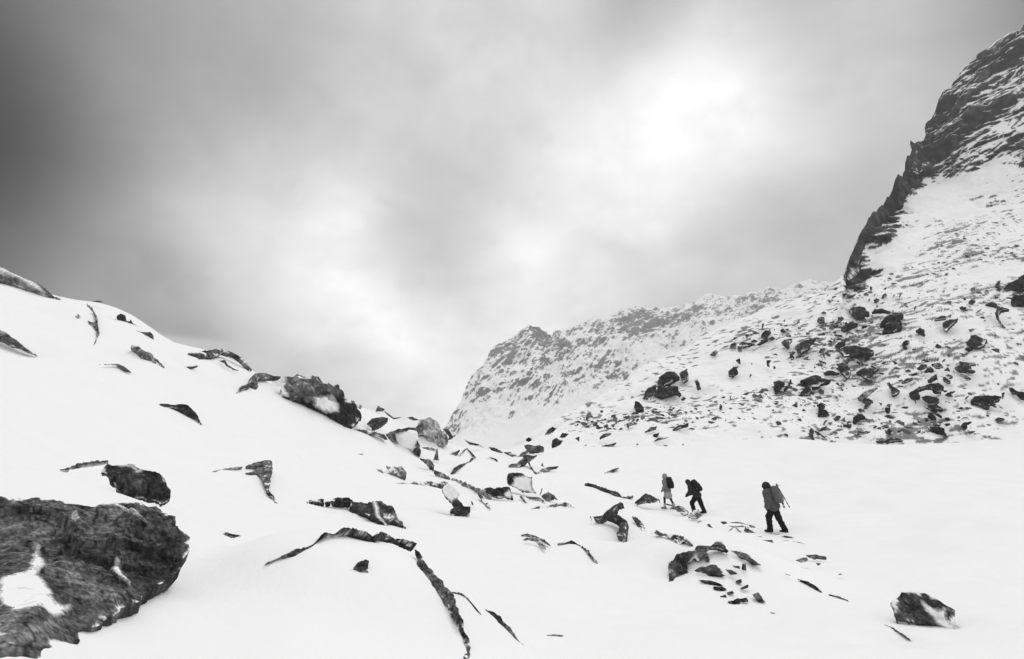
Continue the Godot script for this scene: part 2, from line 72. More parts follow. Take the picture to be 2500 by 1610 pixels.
  ["m",-6.47,2.16,-30.39,12.2,25,.08,.09,31,[-.84,-.2,-.19,.3,.42,.52,.9,.48,.81,.32,.2,.24,-.31,-.08,-.23,-.45,-.07,-.67,-.68,-.47],[.37,.05,-.13,-.22,-.27,-.13,.09,.03,-.05,.25]],
  ["d",-6.45,2.07,-33.72,10.7,20,.11,.11,34,[-.33,.2,.17,.46,.29,.08,.02,-.13,.07,-.36,-.22,-.25],[.07,-.08,-.09,0,0,.09]]]],
["boulder","pale speckled granite boulder, tall and rounded, in the hollow of the skyline","boulder","",[["l",-5.4,2.21,-35.41,7.6,20,.48,.56,36,[-1.26,.36,-.93,.79,-.58,.96,-.23,1.11,.23,.88,.61,.36,.93,-.07,1.03,-.41,.82,-.84,.7,-1.15,.34,-.92,.28,-.58,-.35,-.32,-.54,-.02,-1.06,-.17],[.09,.22,.27,.31,.24,.1,-.01,-.1,-.22,-.3,-.25,-.16,-.11,-.02,-.06],[["s",[-.44,.76,-.22,.93,.01,.7,-.12,.54,-.3,.63]],["s",[.03,.88,.28,.78,.47,.53,.2,.59]]]]]],
["standing_stone","narrow upright black stone in front of the pale granite boulder","rock","",[["d",-5.56,1.31,-30.78,9.9,12,.17,.19,31,[-.03,.55,.17,.24,.23,-.22,.16,-.45,-.34,-.19,-.19,.08],[.02,-.01,-.02,-.02,.02,.01]]]],
["standing_stone","small grey pyramid stone below the pale granite boulder","rock","",[["m",-4.53,.89,-31.33,8.6,15,.12,.13,32,[-.21,-.29,-.05,.11,.06,.45,.21,-.28],[.03,0,0,-.03]]]],
["rock","flat dark rock shelf at the foot of the pale granite boulder","rock","",[["m",-5.42,1.28,-34.16,29.3,7.7,.03,.15,35,[-.49,.13,.17,.11,.56,-.04,.16,-.14,-.4,-.06],[.04,-.03,-.04,-.02,.04]]]],
["rock","small grey rocks behind the pale granite boulder","rock","",[["m",-4.74,2.27,-39.71,6.7,25,.1,.17,4,[-.52,.27,-.12,.34,.21,0,.49,.12,.1,-.28,-.12,-.33,-.03,-.12],[.47,.35,-.14,-.27,-.23,-.13,-.06]]]],
["rock_slab","long pale beam-like slab of rock slanting down the snow","rock","",[["l",-2.27,-.14,-24.3,5.3,45.2,.03,.25,24,[-1.53,1.59,-.88,1.39,-.23,.77,.39,-.27,.94,-1.2,1.24,-1.81,1.17,-2.05,.67,-.87,.09,-.06,-.55,1.07,-1.3,1.43],[-.76,-.94,-.66,.16,.9,1.39,1.43,.52,-.15,-.99,-.92]]]],
["rock","short grey rock at the upper end of the pale beam-like slab","rock","",[["m",-4.45,.56,-28.14,8.4,30,.09,.15,28,[-.5,.32,-.15,.2,.06,.2,.33,-.1,.29,-.38,.08,-.26,-.11,.02],[.05,.04,.06,.01,-.07,-.07,-.02]]]],
["rock_rib","dark arched rock edge of a smooth snow-covered dome","rock","",[["m",-2.82,.39,-30.46,42.4,43.8,.05,.26,31,[-1.56,-.93,-.95,-.33,-.18,.06,.74,.46,1.1,.75,1.62,.81,1.04,.57,.73,.27,-.23,-.14,-.9,-.6,-1.41,-.93],[.4,.22,0,-.24,-.24,-.2,-.27,-.27,0,.22,.37]]]],
["rock_rib","tent-shaped dark rock edge above the snow-covered dome","rock","",[["m",-3.18,.99,-37.2,4.9,19.3,.02,.16,37,[-.03,.67,.29,.22,.61,-.46,.36,-.19,-.04,.51,-.37,-.21,-.52,-.73,-.3,.18],[-.94,-.44,.36,-.02,-.78,.53,1.4,-.11]]]],
["rock","fan-ribbed grey rock beside the tent-shaped rock edge","rock","",[["r",-3.89,1,-35.48,39.6,35.9,.04,.16,36,[-.67,-.14,-.33,-.03,.37,.22,.73,.36,.04,-.27,-.13,-.13],[.07,.09,-.06,-.17,.02,.05]]]],
["rock_slab","wide pale frost-streaked slab lying flush with the snow","rock","",[["r",-3.5,-.02,-21.01,37.7,23.1,.04,.25,21,[-1.32,-.06,-.63,.16,.11,.2,.91,.18,1.21,.07,.92,-.13,.34,-.16,-.14,-.19,.06,-.06,-.45,.06,-1,-.07],[.27,.03,-.06,-.08,-.08,-.1,-.04,-.03,-.04,-.02,.15]]]],
["boulder","block plastered white on top with a dark ribbed foot","boulder","",[["d",-1.62,-.02,-15.57,5.1,30,.12,.21,15.7,[-.41,.31,-.34,.45,-.21,.53,-.01,.45,.08,.22,.06,.04,.2,-.05,.24,-.15,.39,-.15,.39,-.29,.24,-.46,.01,-.42,-.18,-.3,-.03,-.24,-.08,-.1,-.35,.14],[.05,.09,.12,.11,.05,.01,-.01,-.03,-.02,-.05,-.09,-.09,-.08,-.06,-.03,.01],[["s",[-.43,.31,-.36,.47,-.21,.56,.01,.46,.11,.22,.06,.06,-.04,.04,-.15,-.03,-.37,.13]]]]]],
["rock","ribbed stones hung with icicle-like snow below the beam slab","rock","",[["r",-1.02,-.42,-19.53,-36.2,54.1,.02,.12,19.6,[-.73,.5,-.34,.35,-.04,.03,.4,-.23,.71,-.53,.3,-.3,-.31,.17],[-.16,-.12,-.02,.12,.19,.1,-.1]],
  ["m",-1.38,-.4,-18.58,4.2,23.9,.01,.01,18.6,[-.05,.17,.01,.1,.05,-.17,-.01,-.1],[-.26,-.14,.25,.14]]]],
["rock","half-buried rock with two dark notches under a white cap","rock","",[["r",-4.9,.46,-22.2,11.3,35,.11,.19,23,[-.39,.22,-.12,.15,.09,.25,.32,.14,.48,-.06,.43,-.27,.18,-.24,-.04,-.17,-.42,-.13,-.3,.01,-.22,.1],[.11,.06,.1,.04,-.04,-.13,-.11,-.07,-.03,.02,.05]],
  ["m",-5.48,.5,-22.02,13.6,40,.03,.03,23,[-.19,.11,.06,.05,.16,-.12,-.04,-.05],[0,.03,-.01,-.03]]]],
["rock_rib","faint thin stone edge in the smooth hill snow","rock","",[["m",-6.93,1.08,-23.82,61.9,29.4,.02,.08,25,[-.41,-.13,-.08,.01,.27,.13,.44,.12,-.23,-.13],[.07,.03,-.06,-.1,.06]],
  ["m",-7.25,1.03,-22.33,18,19.7,0,.01,23,[-.17,-.11,.04,.06,.14,.03,-.01,.02],[.28,-.09,-.13,-.07]]]],
["boulder","broad ribbed boulder draped with snow tongues above the big buried boulder","boulder","",[["d",-3.46,.12,-12.19,13.2,53.6,.06,.28,12.7,[-1.2,.32,-1.12,.41,-.82,.53,-.52,.56,-.31,.55,-.06,.41,.25,.21,.48,.19,.7,-.03,.79,-.22,.85,-.33,.97,-.46,1.06,-.63,.88,-.57,.77,-.45,.63,-.61,.52,-.67,.44,-.78,.32,-.67,.4,-.58,.34,-.4,.21,-.18,-.04,.08,-.18,.06,-.23,.25,-.23,.43,-.52,.51,-.8,.4,-.91,.39,-.67,.51,-.92,.43,-1.08,.33],[0,.03,-.06,-.13,-.13,-.07,.04,.09,.12,.12,.11,.07,.02,.07,.11,.12,.13,.13,.13,.14,.12,.06,-.07,-.15,-.17,-.14,-.16,-.15,-.1,-.13,-.08,-.06],[["s",[.28,.2,.4,.1,.52,-.47,.69,-.71,.54,-.65,.39,-.31]],["r",[.53,-.21,.76,-.29,.85,-.34,1.05,-.62,.88,-.57,.77,-.45,.63,-.61,.57,-.51]]]]]],
["rock_rib","zigzag dark rock edge ending in a tail, near the walkers","rock","",[["m",5.37,-.99,-30.63,-6.5,68.1,.03,.25,31,[-1.2,.86,-1.13,1.2,-.93,1.3,-.47,1.05,.03,.29,.29,-.24,.6,-.88,.83,-1.45,1.54,-.82,.89,-1.56,.68,-1.46,.39,-.78,.08,.05,-.2,.36,-.48,.89,-.93,1.2],[-.3,-.18,-.2,-.19,-.02,.09,.34,.36,.11,.31,.29,.14,-.05,-.21,-.26,-.25]]]],
["boulder","squat dark boulder just ahead of the hooded walker in grey","boulder","",[["m",7,-1.22,-27.6,-13.7,30,.17,.2,29,[-.62,-.2,-.45,.02,-.1,.29,.23,.2,.59,.06,.46,-.05,.14,-.14,-.26,-.18],[.02,.07,.11,.04,-.05,-.08,-.08,-.03]]]],
["small_rock","thin upright stone between the squat boulder and the first walker","rock","",[["m",7.74,-1.32,-28.19,-15.4,23.5,.03,.04,29,[-.05,.12,.01,.09,.06,-.13,-.02,-.09],[-.01,-.01,.02,0]]]],
["boulder","tent-shaped snow-filled boulder with dark ridge and dripping edge","boulder","",[["m",3.08,-.66,-16.44,-44.5,60.8,.04,.27,16.7,[-1.05,.1,-.67,.34,-.44,.65,-.22,.88,-.12,.87,-.27,.77,-.35,.62,-.36,.5,-.16,.52,.23,.31,.7,-.46,1.16,-1.19,1.62,-1.82,1.44,-1.71,.92,-.96,.68,-.85,.01,.19,-.23,.36,-.55,.36,-.67,.2,-.79,.15,-.87,.18],[-.03,-.12,.01,.06,-.04,-.02,-.09,-.18,-.23,-.24,.05,.38,.64,.59,.26,.18,-.23,-.25,-.18,-.23,-.21,-.12]],
  ["r",4.08,-.92,-17.36,-28.5,37.4,.03,.04,17.9,[-.28,.31,-.09,.25,.16,.01,.24,-.21,.16,-.36,-.04,-.09,-.17,.1],[-.05,-.04,.01,.04,.06,.01,-.03]]]],
["rock","low crooked rock with a pale ribbed middle, above the patchy boulder","rock","",[["r",3.64,-.49,-12.36,-57.7,36.4,.03,.13,12.9,[-.86,.12,-.67,.16,-.25,.08,.03,.08,.25,.05,.48,-.01,.63,-.1,.47,-.07,.36,-.03,.33,-.16,.14,-.15,-.05,-.11,-.23,.04,-.64,.1],[-.2,-.14,-.02,.05,.08,.06,.01,.06,.07,.07,.07,.04,-.01,-.14]]]],
["boulder","broad mound-like boulder, many dark rock patches breaking through its snow","boulder","",[["m",3.82,-.69,-11.25,-5.1,33.5,.05,.21,11.9,[-.704,-.622,-.599,-.146,-.507,-.039,-.29,.11,-.06,.176,.036,.248,.317,.287,.412,.355,.549,.366,.637,.269,.675,.169,.538,.18,.332,.225,.216,.193,.261,.121,.192,-.073,.025,-.072,-.064,.021,-.224,-.098,-.246,-.324,-.386,-.361,-.504,-.423,-.61,-.562],[.13,.04,.02,0,-.01,-.02,-.03,-.03,-.02,-.04,-.06,-.06,-.04,-.04,-.05,-.05,-.03,-.02,.01,.04,.06,.08,.11]],
  ["m",3.89,-.84,-10.77,-21.4,17.9,.03,.03,11.5,[-.311,-.005,-.175,.112,.072,.143,.236,.02,.276,-.063,.08,-.068,-.043,-.101,-.136,-.038],[0,0,0,0,.01,0,0,0]],
  ["m",4.75,-.67,-11.19,-30.6,23.9,.02,.03,12.2,[-.29,.12,-.09,.12,.08,.05,.2,-.06,.3,-.11,.13,-.13,.01,-.05,-.12,0,-.22,.07],[-.01,-.01,0,.01,.01,.02,0,-.01,-.01]],
  ["m",4.58,-.77,-10.86,-22.4,26.7,.01,.01,11.8,[-.032,.055,.046,.067,.033,-.07,-.047,-.052],[0,0,0,0]],
  ["m",3.77,-.97,-10.45,-23.3,20,.01,.02,11.2,[-.263,.036,-.047,.047,.137,.008,.208,-.027,.065,-.035,-.099,-.028],[-.01,0,0,0,0,0]],
  ["m",3.83,-1.03,-10.25,-18.1,22.2,.02,.02,11,[-.107,.037,.055,.054,.124,.022,-.003,-.071,-.069,-.043],[0,0,0,0,0]],
  ["m",3.81,-1.09,-10.03,-12.8,22,.01,.01,10.8,[-.067,-.004,.035,.044,.054,-.007,-.022,-.033],[0,0,0,0]],
  ["m",3.98,-1.05,-10.13,-15.8,22.1,.01,.01,10.9,[-.074,.003,.045,.054,.064,-.008,-.035,-.048],[0,0,0,0]],
  ["m",3.98,-1.12,-9.8,-12,28.4,.02,.02,10.6,[-.185,-.012,-.012,.072,.146,.094,.162,.037,.041,.003,-.024,-.11,-.128,-.083],[.01,0,-.01,-.01,0,.01,.01]],
  ["m",4.41,-1.11,-9.94,-32.4,30.6,.02,.02,10.9,[-.111,.06,.003,.092,.103,-.035,.045,-.092,-.041,-.026],[-.01,-.01,.01,.01,0]],
  ["m",4.29,-.94,-10.46,-14.5,19.9,.01,.01,11.3,[-.066,.003,.039,.046,.047,-.008,-.02,-.04],[0,0,0,0]],
  ["m",4.3,-1,-10.28,-4.1,21.9,.01,.01,11.2,[-.086,-.008,.079,.051,.074,.008,-.067,-.051],[.01,-.01,-.01,.01]],
  ["m",4.26,-.83,-10.71,-25.4,22.2,.01,.01,11.6,[-.116,.044,.032,.025,.104,-.024,-.02,-.044],[-.01,0,0,0]],
  ["m",4.42,-.77,-10.85,-18.9,15.6,.01,.01,11.7,[-.086,.031,.063,.022,.061,-.035,-.038,-.018],[0,0,0,0]],
  ["m",4.37,-1.17,-9.4,-24.9,31.5,0,0,10.4,[-.042,.02,.057,-.001,-.015,-.019],[-.02,.01,.01]]]],
["rock_rib","paired thin curved stone edges in the snow below the flat slab","rock","",[["m",.6,-.73,-13.75,-2.5,26.9,.01,.07,13.8,[-.39,.11,-.22,.18,.02,.12,.22,-.09,.41,-.36,.22,-.16,-.01,.08,-.25,.12],[-.09,-.18,-.19,.14,.51,.18,-.19,-.17]],
  ["m",.55,-.72,-13.21,1.2,65.5,.02,.03,13.2,[-.33,.06,-.17,.19,.06,.18,.17,-.07,.24,-.4,.13,-.23,.02,.11,-.14,.16],[0,-.01,-.03,.03,.09,.02,-.05,-.05]]]],
["rock_rib","single long curved stone edge in open snow","rock","",[["m",1.61,-.89,-13.38,3,73.6,.01,.11,13.5,[-.48,.34,-.21,.5,-.06,.6,.06,.5,.19,-.04,.21,-.59,.22,-1.23,.17,-1.03,.16,-.48,.14,.05,.03,.48,-.1,.52,-.33,.37],[-.04,-.09,-.09,-.11,.02,.14,.27,.22,.09,-.04,-.14,-.14,-.1]]]],
["rock_slab","long flat grey slab flush with the snow","rock","",[["r",1.56,-.66,-19.26,-15.1,47.1,.03,.2,19.3,[-.99,-.11,-.66,.1,-.19,.24,.3,.26,.52,.13,.78,-.1,.87,-.28,.63,-.07,.37,-.01,-.17,.02,-.59,-.06,-.87,-.11],[.04,-.01,-.07,.01,.06,.1,.08,.04,-.04,-.13,-.08,-.01]]]],
["rock","thin bent rock strip between the slab and the snow block","rock","",[["m",.46,-.67,-22.65,-43.2,60.3,.02,.11,23,[-.57,.36,-.39,.36,.8,-.57,.16,-.15],[-.15,-.12,.23,.04]],
  ["m",1.1,-.78,-23.46,3.4,60.4,.03,.04,23,[-.48,.21,.07,.24,.27,-.09,.28,-.46,.16,-.02,-.3,.11],[.01,-.05,.05,.09,-.03,-.06]]]],
["rock","split grey rock leaning beside the square snow block","rock","",[["m",1.69,-.72,-23.82,-3.8,35,.08,.13,24,[-.37,.04,-.06,.24,.19,.1,.36,-.12,.09,.02,.18,-.09,-.12,-.15,-.27,-.04],[.02,.1,.04,-.05,.01,-.04,-.06,-.02]],
  ["m",1.37,-.58,-25.04,-3.1,22.8,.03,.03,25,[-.1,-.23,.03,.18,.07,.17,0,-.12],[.07,-.05,-.05,.03]]]],
["boulder","square block wholly capped with snow, dark at one corner","boulder","",[["m",.5,-.28,-25.4,-2.8,20,.14,.33,25,[-.73,.05,-.71,.42,-.46,.49,.04,.47,.53,.37,.49,-.11,.74,-.51,.6,-.47,.29,-.35,-.21,-.26,-.59,-.11],[0,.09,.1,.1,.09,-.02,-.09,-.09,-.08,-.07,-.04],[["s",[-.56,.15,-.45,.45,.04,.41,.41,.31,.41,-.01,.67,-.53,.29,-.41,-.21,-.32,-.72,-.2,-.67,.05]]]]]],
["boulder","dark rounded block with a white nose at the end of the beam-like slab","boulder","",[["d",-.46,-.42,-22.13,-.2,25,.16,.22,22,[-.7,.2,-.39,.24,.32,.28,.49,.03,.52,-.22,.32,-.18,.08,-.13,-.19,-.17,-.46,-.04],[.05,.06,.07,0,-.06,-.05,-.03,-.04,-.01],[["s",[.08,.1,.29,.17,.46,.01,.35,-.13,.15,-.1]]]]]],
["rock","dark crooked rock bar in the gully between the hill and the talus","rock","",[["m",.69,.32,-36.84,32.6,24.3,.09,.36,37,[-1.39,-.63,-1.13,-.18,-.61,-.07,.3,.31,.55,.63,1.6,.58,1.17,.26,.56,.03,.35,-.15,-.43,-.32,-.97,-.46],[.28,.2,.09,-.12,-.17,-.12,-.2,-.15,-.1,.08,.21]]]],
["rock","thin dark rock blade forming one arm of a Y in the gully","rock","",[["m",1.34,.02,-35.34,-47.3,49.1,.03,.23,35,[-1.52,1.19,-.72,.48,.71,-.45,1.42,-.81,1.48,-1.22,.04,-.13,-1.41,.94],[-.34,-.28,.19,.33,.49,-.01,-.38]]]],
["rock","leaf-shaped rock forming the other arm of a Y in the gully","rock","",[["m",2.2,-.17,-34.73,32,37.9,.07,.28,35,[-1.14,-.36,-.31,.13,.77,.49,1.44,.51,.69,.31,.02,-.14,-.58,-.48,-.89,-.47],[.22,.06,-.19,-.22,-.19,-.02,.15,.2]]]],
["boulder","wide flat-bottomed boulder with a snow-lined top at the gully head","boulder","",[["m",2,1.17,-46.69,-2.6,25,.24,.33,47,[-.91,.24,-.38,.32,.48,.32,.82,.13,.82,-.25,.14,-.31,-.32,-.32,-.65,-.14],[.1,.12,.11,.03,-.11,-.11,-.11,-.04]]]],
["rock","rock wedge under the wide flat-bottomed boulder","rock","",[["m",.96,.79,-43.5,33.1,29.4,.06,.21,44,[-.68,-.25,-.11,.13,.5,.4,.66,.18,.13,-.08,-.5,-.38],[.12,0,-.11,-.11,-.02,.11]]]],
["rock","round dark rock above the gully head","rock","",[["d",1.72,2.01,-52.76,-1.7,30,.11,.13,53,[-.35,-.02,-.03,.22,.28,.07,.21,-.08,-.11,-.18],[0,.12,.03,-.05,-.1]]]],
["rock","arched dark rock pair on the spur edge against the far mountain","rock","",[["d",4.13,2.92,-56,-3.5,30,.13,.23,56,[-.68,-.38,-.25,.11,.23,.46,.68,.29,.38,.05,.06,-.18,-.42,-.36],[-.07,.08,.18,.06,-.03,-.1,-.11]]]],
["rock","black crumbling rock knob on the lower spur","rock","",[["d",4.65,1.73,-53.98,-4.3,25,.24,.28,54,[-.57,-.47,-.47,.18,-.08,.42,.3,.27,.7,.22,.29,-.24,-.17,-.39],[-.13,.09,.16,.08,.05,-.11,-.13]],
  ["d",5.95,2.54,-59.87,-5.1,25,.16,.16,6,[-.55,-.13,-.18,.23,.59,.1,.14,-.2],[-.31,.18,.29,-.16]],
  ["d",7.58,2.14,-60.1,-7.3,25,.11,.11,61,[-.35,-.03,.18,.28,.16,-.24],[.26,.04,-.3]]]],
["rock_rib","dark band of rocks rimming the hollow behind the domes","rock","",[["m",-1.46,1.14,-45.22,-8.6,61.2,.04,.19,45,[-.7,.6,-.13,.46,.85,-.98,.28,-.39,-.31,.31],[-.1,-.08,.3,.05,-.17]],
  ["r",-.03,.72,-41.86,-25,30.3,.06,.08,42,[-.94,.32,-.08,.31,.59,-.11,.53,-.41,-.1,-.11],[-.15,-.03,.06,.1,.01]]]],
["rock_rib","thin dotted rock line at the far lip of the domes","rock","",[["m",-3.04,1.58,-42.67,4.1,18.5,.02,.13,43,[-.8,-.08,-.32,.03,.28,-.06,.95,.36,.28,-.14,-.38,-.12],[1.28,.36,.15,-2.12,.1,.23]],
  ["m",-1.35,.51,-37.59,2.1,19.9,.02,.04,38,[-.54,.01,-.16,.24,.21,.07,.35,-.13,.26,-.29,.1,-.04,-.22,.15],[.13,-.22,-.02,.15,.19,-.03,-.19]]]],
["small_rock","tiny upright stone in the snow between the Y arms","rock","",[["m",2.15,.14,-37.25,-3.3,20.4,.05,.06,37,[-.12,-.01,0,.2,.11,-.19],[-.02,-.02,.04]]]],
["rock","arrow-shaped flat rock on open snow below the talus","rock","",[["m",7.59,-.34,-39.96,35,34.8,.03,.17,41,[-1.23,-.33,-.3,-.01,.74,.26,1.28,.36,.06,-.12,-.55,-.16],[.23,.09,-.16,-.29,.02,.1]]]],
["rock","rock ledge under the boots of the first walker","rock","",[["m",8.04,-1.46,-27.47,-16.3,23.9,.01,.07,29,[-.34,.17,-.05,.12,.22,-.09,.24,-.23,.08,-.06,-.15,.08],[-.31,-.14,.25,.34,.08,-.22]]]],
["rock","knobbly rocks just below the first walker","rock","",[["r",7.88,-1.44,-25.07,-38.6,37.1,.04,.15,26,[-.38,.15,-.23,.27,.02,.21,.34,-.01,.31,-.2,.15,-.25,-.04,-.15,.04,-.03,-.21,0],[-.06,-.05,-.02,.03,.05,.05,.02,.01,-.02]]]],
["boulder","rounded grey rock at the heels of the walker in black","boulder","",[["r",7.69,-1.29,-22.67,-18.4,40,.09,.12,24,[-.29,-.1,-.1,.06,-.04,.18,.15,.18,.3,-.03,.1,-.13,-.12,-.15],[-.05,.03,.09,.09,-.02,-.07,-.08]]]],
["rock","fanned rock chips below the rounded grey rock","rock","",[["m",7.08,-1.32,-19.41,-53.7,50.3,.02,.08,21,[-.23,.18,-.12,.19,.23,-.12,.14,-.19,-.02,-.05],[-.06,-.04,.05,.04,.01]],
  ["m",7.31,-1.39,-21.17,-19,25.2,.01,.01,22,[-.12,-.25,.01,.09,.12,.2,-.01,-.04],[.53,-.15,-.41,.03]]]],
["rock_slab","frost-streaked flat slabs between the walker in black and the last walker","rock","",[["m",8.19,-1.37,-20.89,-34.2,27.5,.01,.04,22,[-.15,.02,.03,.05,.14,-.01,-.02,-.06],[-.01,0,.01,0]],
  ["r",8.7,-1.35,-20.22,-23.3,25.2,.01,.02,22,[-.61,.19,-.24,.24,.11,-.02,.31,-.13,.36,-.23,.19,-.19,.11,-.05,-.24,.19],[-.46,-.45,.12,.37,.45,.29,.13,-.45]],
  ["m",8.25,-1.36,-19.82,-22.6,25.4,.01,.02,22,[-.33,.04,-.1,0,.14,.09,.41,-.05,.13,.03,-.05,-.05,-.19,-.05],[-.07,.06,-.11,.13,-.1,.04,.05]]]],
["rock","thin-legged dark rock sliver below the frost-streaked slabs","rock","",[["m",7.72,-1.35,-19.12,-22,25.6,.01,.03,21,[-.09,-.16,.03,.11,.08,.16,-.02,-.1],[.28,-.16,-.27,.15]],
  ["m",7.93,-1.35,-19.03,-22.6,25.6,.01,.01,21,[-.09,.19,-.04,.18,.1,-.23,.04,-.15],[-.42,-.36,.47,.32]]]],
["rock","short dark rock with a pale trailing tail below the frost-streaked slabs","rock","",[["m",8.14,-1.33,-18.63,-61.6,42.2,.02,.08,2,[-.2,-.01,-.25,.15,-.03,.07,.44,-.12,.11,-.02,-.07,-.07],[-.02,-.04,-.02,.09,0,-.01]]]],
["rock","pair of ragged dark rocks downhill of the last walker","rock","",[["m",7.83,-1.31,-17.24,-35.1,28.8,.01,.05,19,[-.15,0,-.04,.05,.08,.05,.12,-.03,0,-.06],[-.01,0,0,.01,.01]],
  ["m",7.75,-1.31,-16.53,-40.5,35.3,.02,.02,18.3,[-.17,.02,-.06,.07,.12,.09,.18,-.09,.03,-.06,-.09,-.02],[-.01,-.01,0,.03,0,-.01]]]],
["rock","streak of low dark rocks right behind the last walker's boots","rock","",[["m",8.65,-1.3,-17.89,-25.8,25.8,.01,.04,19.9,[-.28,.09,-.08,.02,.14,-.01,.18,-.03,.04,-.07],[-.23,-.01,.08,.06,.11]],
  ["m",8.65,-1.27,-17.03,-56.5,29.9,.02,.02,19.1,[-.29,.03,-.15,.07,.14,.03,.28,-.03,.12,-.08,-.09,-.03],[-.04,-.02,.03,.02,.03,-.01]],
  ["m",8.31,-1.29,-16.54,-26.7,26.3,.01,.01,18.6,[-.11,-.03,.01,.03,.1,.05,0,-.04],[.04,0,-.04,.01]],
  ["m",8.52,-1.26,-16.19,-27.7,26.3,0,.01,18.3,[-.18,.06,-.05,.05,.09,-.03,.17,-.09,-.02,.01],[-.13,-.08,.09,.18,-.05]]]],
["boulder","isolated dark rough boulder with a snow saddle, alone on the lower snowfield","boulder","",[["f",6.32,-.9,-8.54,-35.3,25,.11,.19,10.7,[-.434,.027,-.378,.127,-.269,.207,-.185,.258,-.088,.265,.035,.208,.084,.162,.194,.167,.222,.142,.276,.117,.331,.024,.37,-.075,.366,-.178,.26,-.196,.134,-.209,.098,-.235,-.03,-.227,-.175,-.211,-.398,-.254,-.414,-.119],[-.01,0,.01,.02,.02,.02,.02,.03,.03,.03,.02,.01,0,-.01,-.02,-.02,-.03,-.03,-.04,-.03],[["s",[-.06,.15,.03,.1,.11,.06,.21,.13,.19,.03,.22,-.07,.27,-.13,.32,-.09,.33,-.22,.13,-.25,.13,-.16,.05,-.1,.06,-.06,-.04,.03]]]]]],
["rock_rib","two thin broken stone lines trailing down the lower snowfield","rock","",[["m",5.72,-1.04,-10.63,-13.2,59.6,.01,.04,12.1,[-.18,.14,-.01,.09,.08,-.03,.13,-.21,.04,-.05,-.07,.06],[0,0,.01,.04,-.02,-.03]],
  ["m",5.97,-1.15,-10.15,-36.5,56.8,.01,.01,11.8,[-.234,.069,-.036,.074,.124,-.03,.15,-.114,.081,-.037,-.086,.038],[-.01,-.02,.03,.02,.01,-.03]],
  ["m",5.42,-.91,-10.85,-26.6,28.7,0,0,12.2,[-.07,.01,.06,0,.01,-.01],[.03,-.02,0]]]],
["rock_rib","thin stone line beside the isolated boulder","rock","",[["m",5.69,-1.13,-8.34,-34.3,31.6,.01,.03,10.2,[-.168,.121,-.052,.084,.067,-.036,.163,-.167,.045,-.061,-.055,.059],[-.18,-.1,.07,.24,.06,-.1]]]],
["rock_slab","flat dark stone lying out on the snow downhill of the last walker","rock","",[["m",7.84,-1.24,-14.09,-44.7,27.5,.02,.07,16.2,[-.27,0,-.03,.07,.21,.03,.18,-.04,-.1,-.06],[-.01,-.01,.02,.01,-.01]]]],
["rock","small dark rock near the flat dark stone on the snowfield","rock","",[["m",6.61,-.98,-12.49,23.3,22.9,.02,.06,14.2,[-.24,.01,.04,.06,.22,-.01,-.02,-.05],[.05,-.01,-.04,0]]]],
["small_rock","speck of dark stone below the flat dark stone","rock","",[["m",7.34,-1.21,-13.18,-29.1,27.7,.01,.02,15.1,[-.05,.02,.06,.03,-.01,-.05],[0,-.03,.03]]]],
["small_rock","lone speck of stone on the wide empty snowfield","rock","",[["m",7.01,-1.13,-11.8,-30.7,28.3,0,.01,13.8,[-.04,-.01,0,.02,.04,.01,0,-.01],[.01,0,-.01,0]]]],
["talus_boulder","big two-lobed dark boulder with a notched top in the upper talus","boulder","boulders on the talus slope",[["t",64.31,25.73,-92.1,-34.6,45,.72,1.01,115,[-1.4,.9,-1.1,2.1,-.1,2.5,0,1.8,-.3,1,1.2,.6,1.8,-.7,1.5,-1.7,1,-1.1,.3,-2,-.6,-2.1,-1,-1.3,-1.2,-.1]]]],
["talus_boulder","largest smooth-backed talus boulder, like a turtle shell","boulder","boulders on the talus slope",[["t",66.59,22.75,-86.77,-36.3,45,.73,1.02,112,[-2.2,-1.4,-1.8,-.1,-.7,1.5,.3,2.3,1.5,1.9,1.5,1,1.2,.1,1.3,-.8,1,-1.4,.2,-.7,-.9,-.9,-1.4,-1.6]]]],
["talus_boulder","black cracked block tucked under the turtle-shell boulder","boulder","boulders on the talus slope",[["t",64.53,20.7,-84.71,-36.3,45,.64,.9,108,[-1.8,-1.4,-1.2,0,-.7,1.6,.3,2.1,.9,1.4,1,.6,1.5,0,1.2,-.6,.5,-.8,-.4,-1.4,-1.2,-1.5]]]],
["talus_boulder","long flat ledge rock just above the turtle-shell boulder","boulder","boulders on the talus slope",[["t",68.09,25.41,-91.23,-37.2,45,.36,.5,117,[-1.54,0,-.89,1.08,.44,.42,1.34,-.41,.98,-.88,.39,-.22,-.71,0]]]],
["talus_boulder","dark saw-edged rock below the two-lobed boulder","boulder","boulders on the talus slope",[["t",58.98,21.7,-86.95,-33.5,45,.42,.58,107,[-1.23,-1.11,-1.07,.06,-.14,.69,.53,1.24,.63,.51,1.15,.06,.47,-.48,-.34,-.97]]]],
["talus_boulder","blunt dark rock at the head of a thin streak, mid talus","boulder","boulders on the talus slope",[["t",56.09,23.63,-90.07,-31.8,45,.33,.47,109,[-.76,-.29,-.42,.78,.26,.97,.63,.14,.49,-.74,-.19,-.85]]]],
["talus_boulder","narrow tilted dark stone uphill of the saw-edged rock","boulder","boulders on the talus slope",[["t",58.56,23.26,-88.75,-33,45,.24,.34,109,[-.76,-1.04,-.19,.1,.29,1.08,.58,.41,.09,-.55]]]],
["talus_boulder","broad dark rock shelf running across the middle of the talus","boulder","boulders on the talus slope",[["t",54.7,16.05,-80.38,-33.3,45,.72,1.01,99,[-2.1,.7,-1.2,1.5,-.2,1.3,.8,1.2,1.8,.8,2.4,-.5,1.7,-.8,.9,-.8,0,-1,-.7,-.9,-1.6,-1.2,-1.9,-.2]]]],
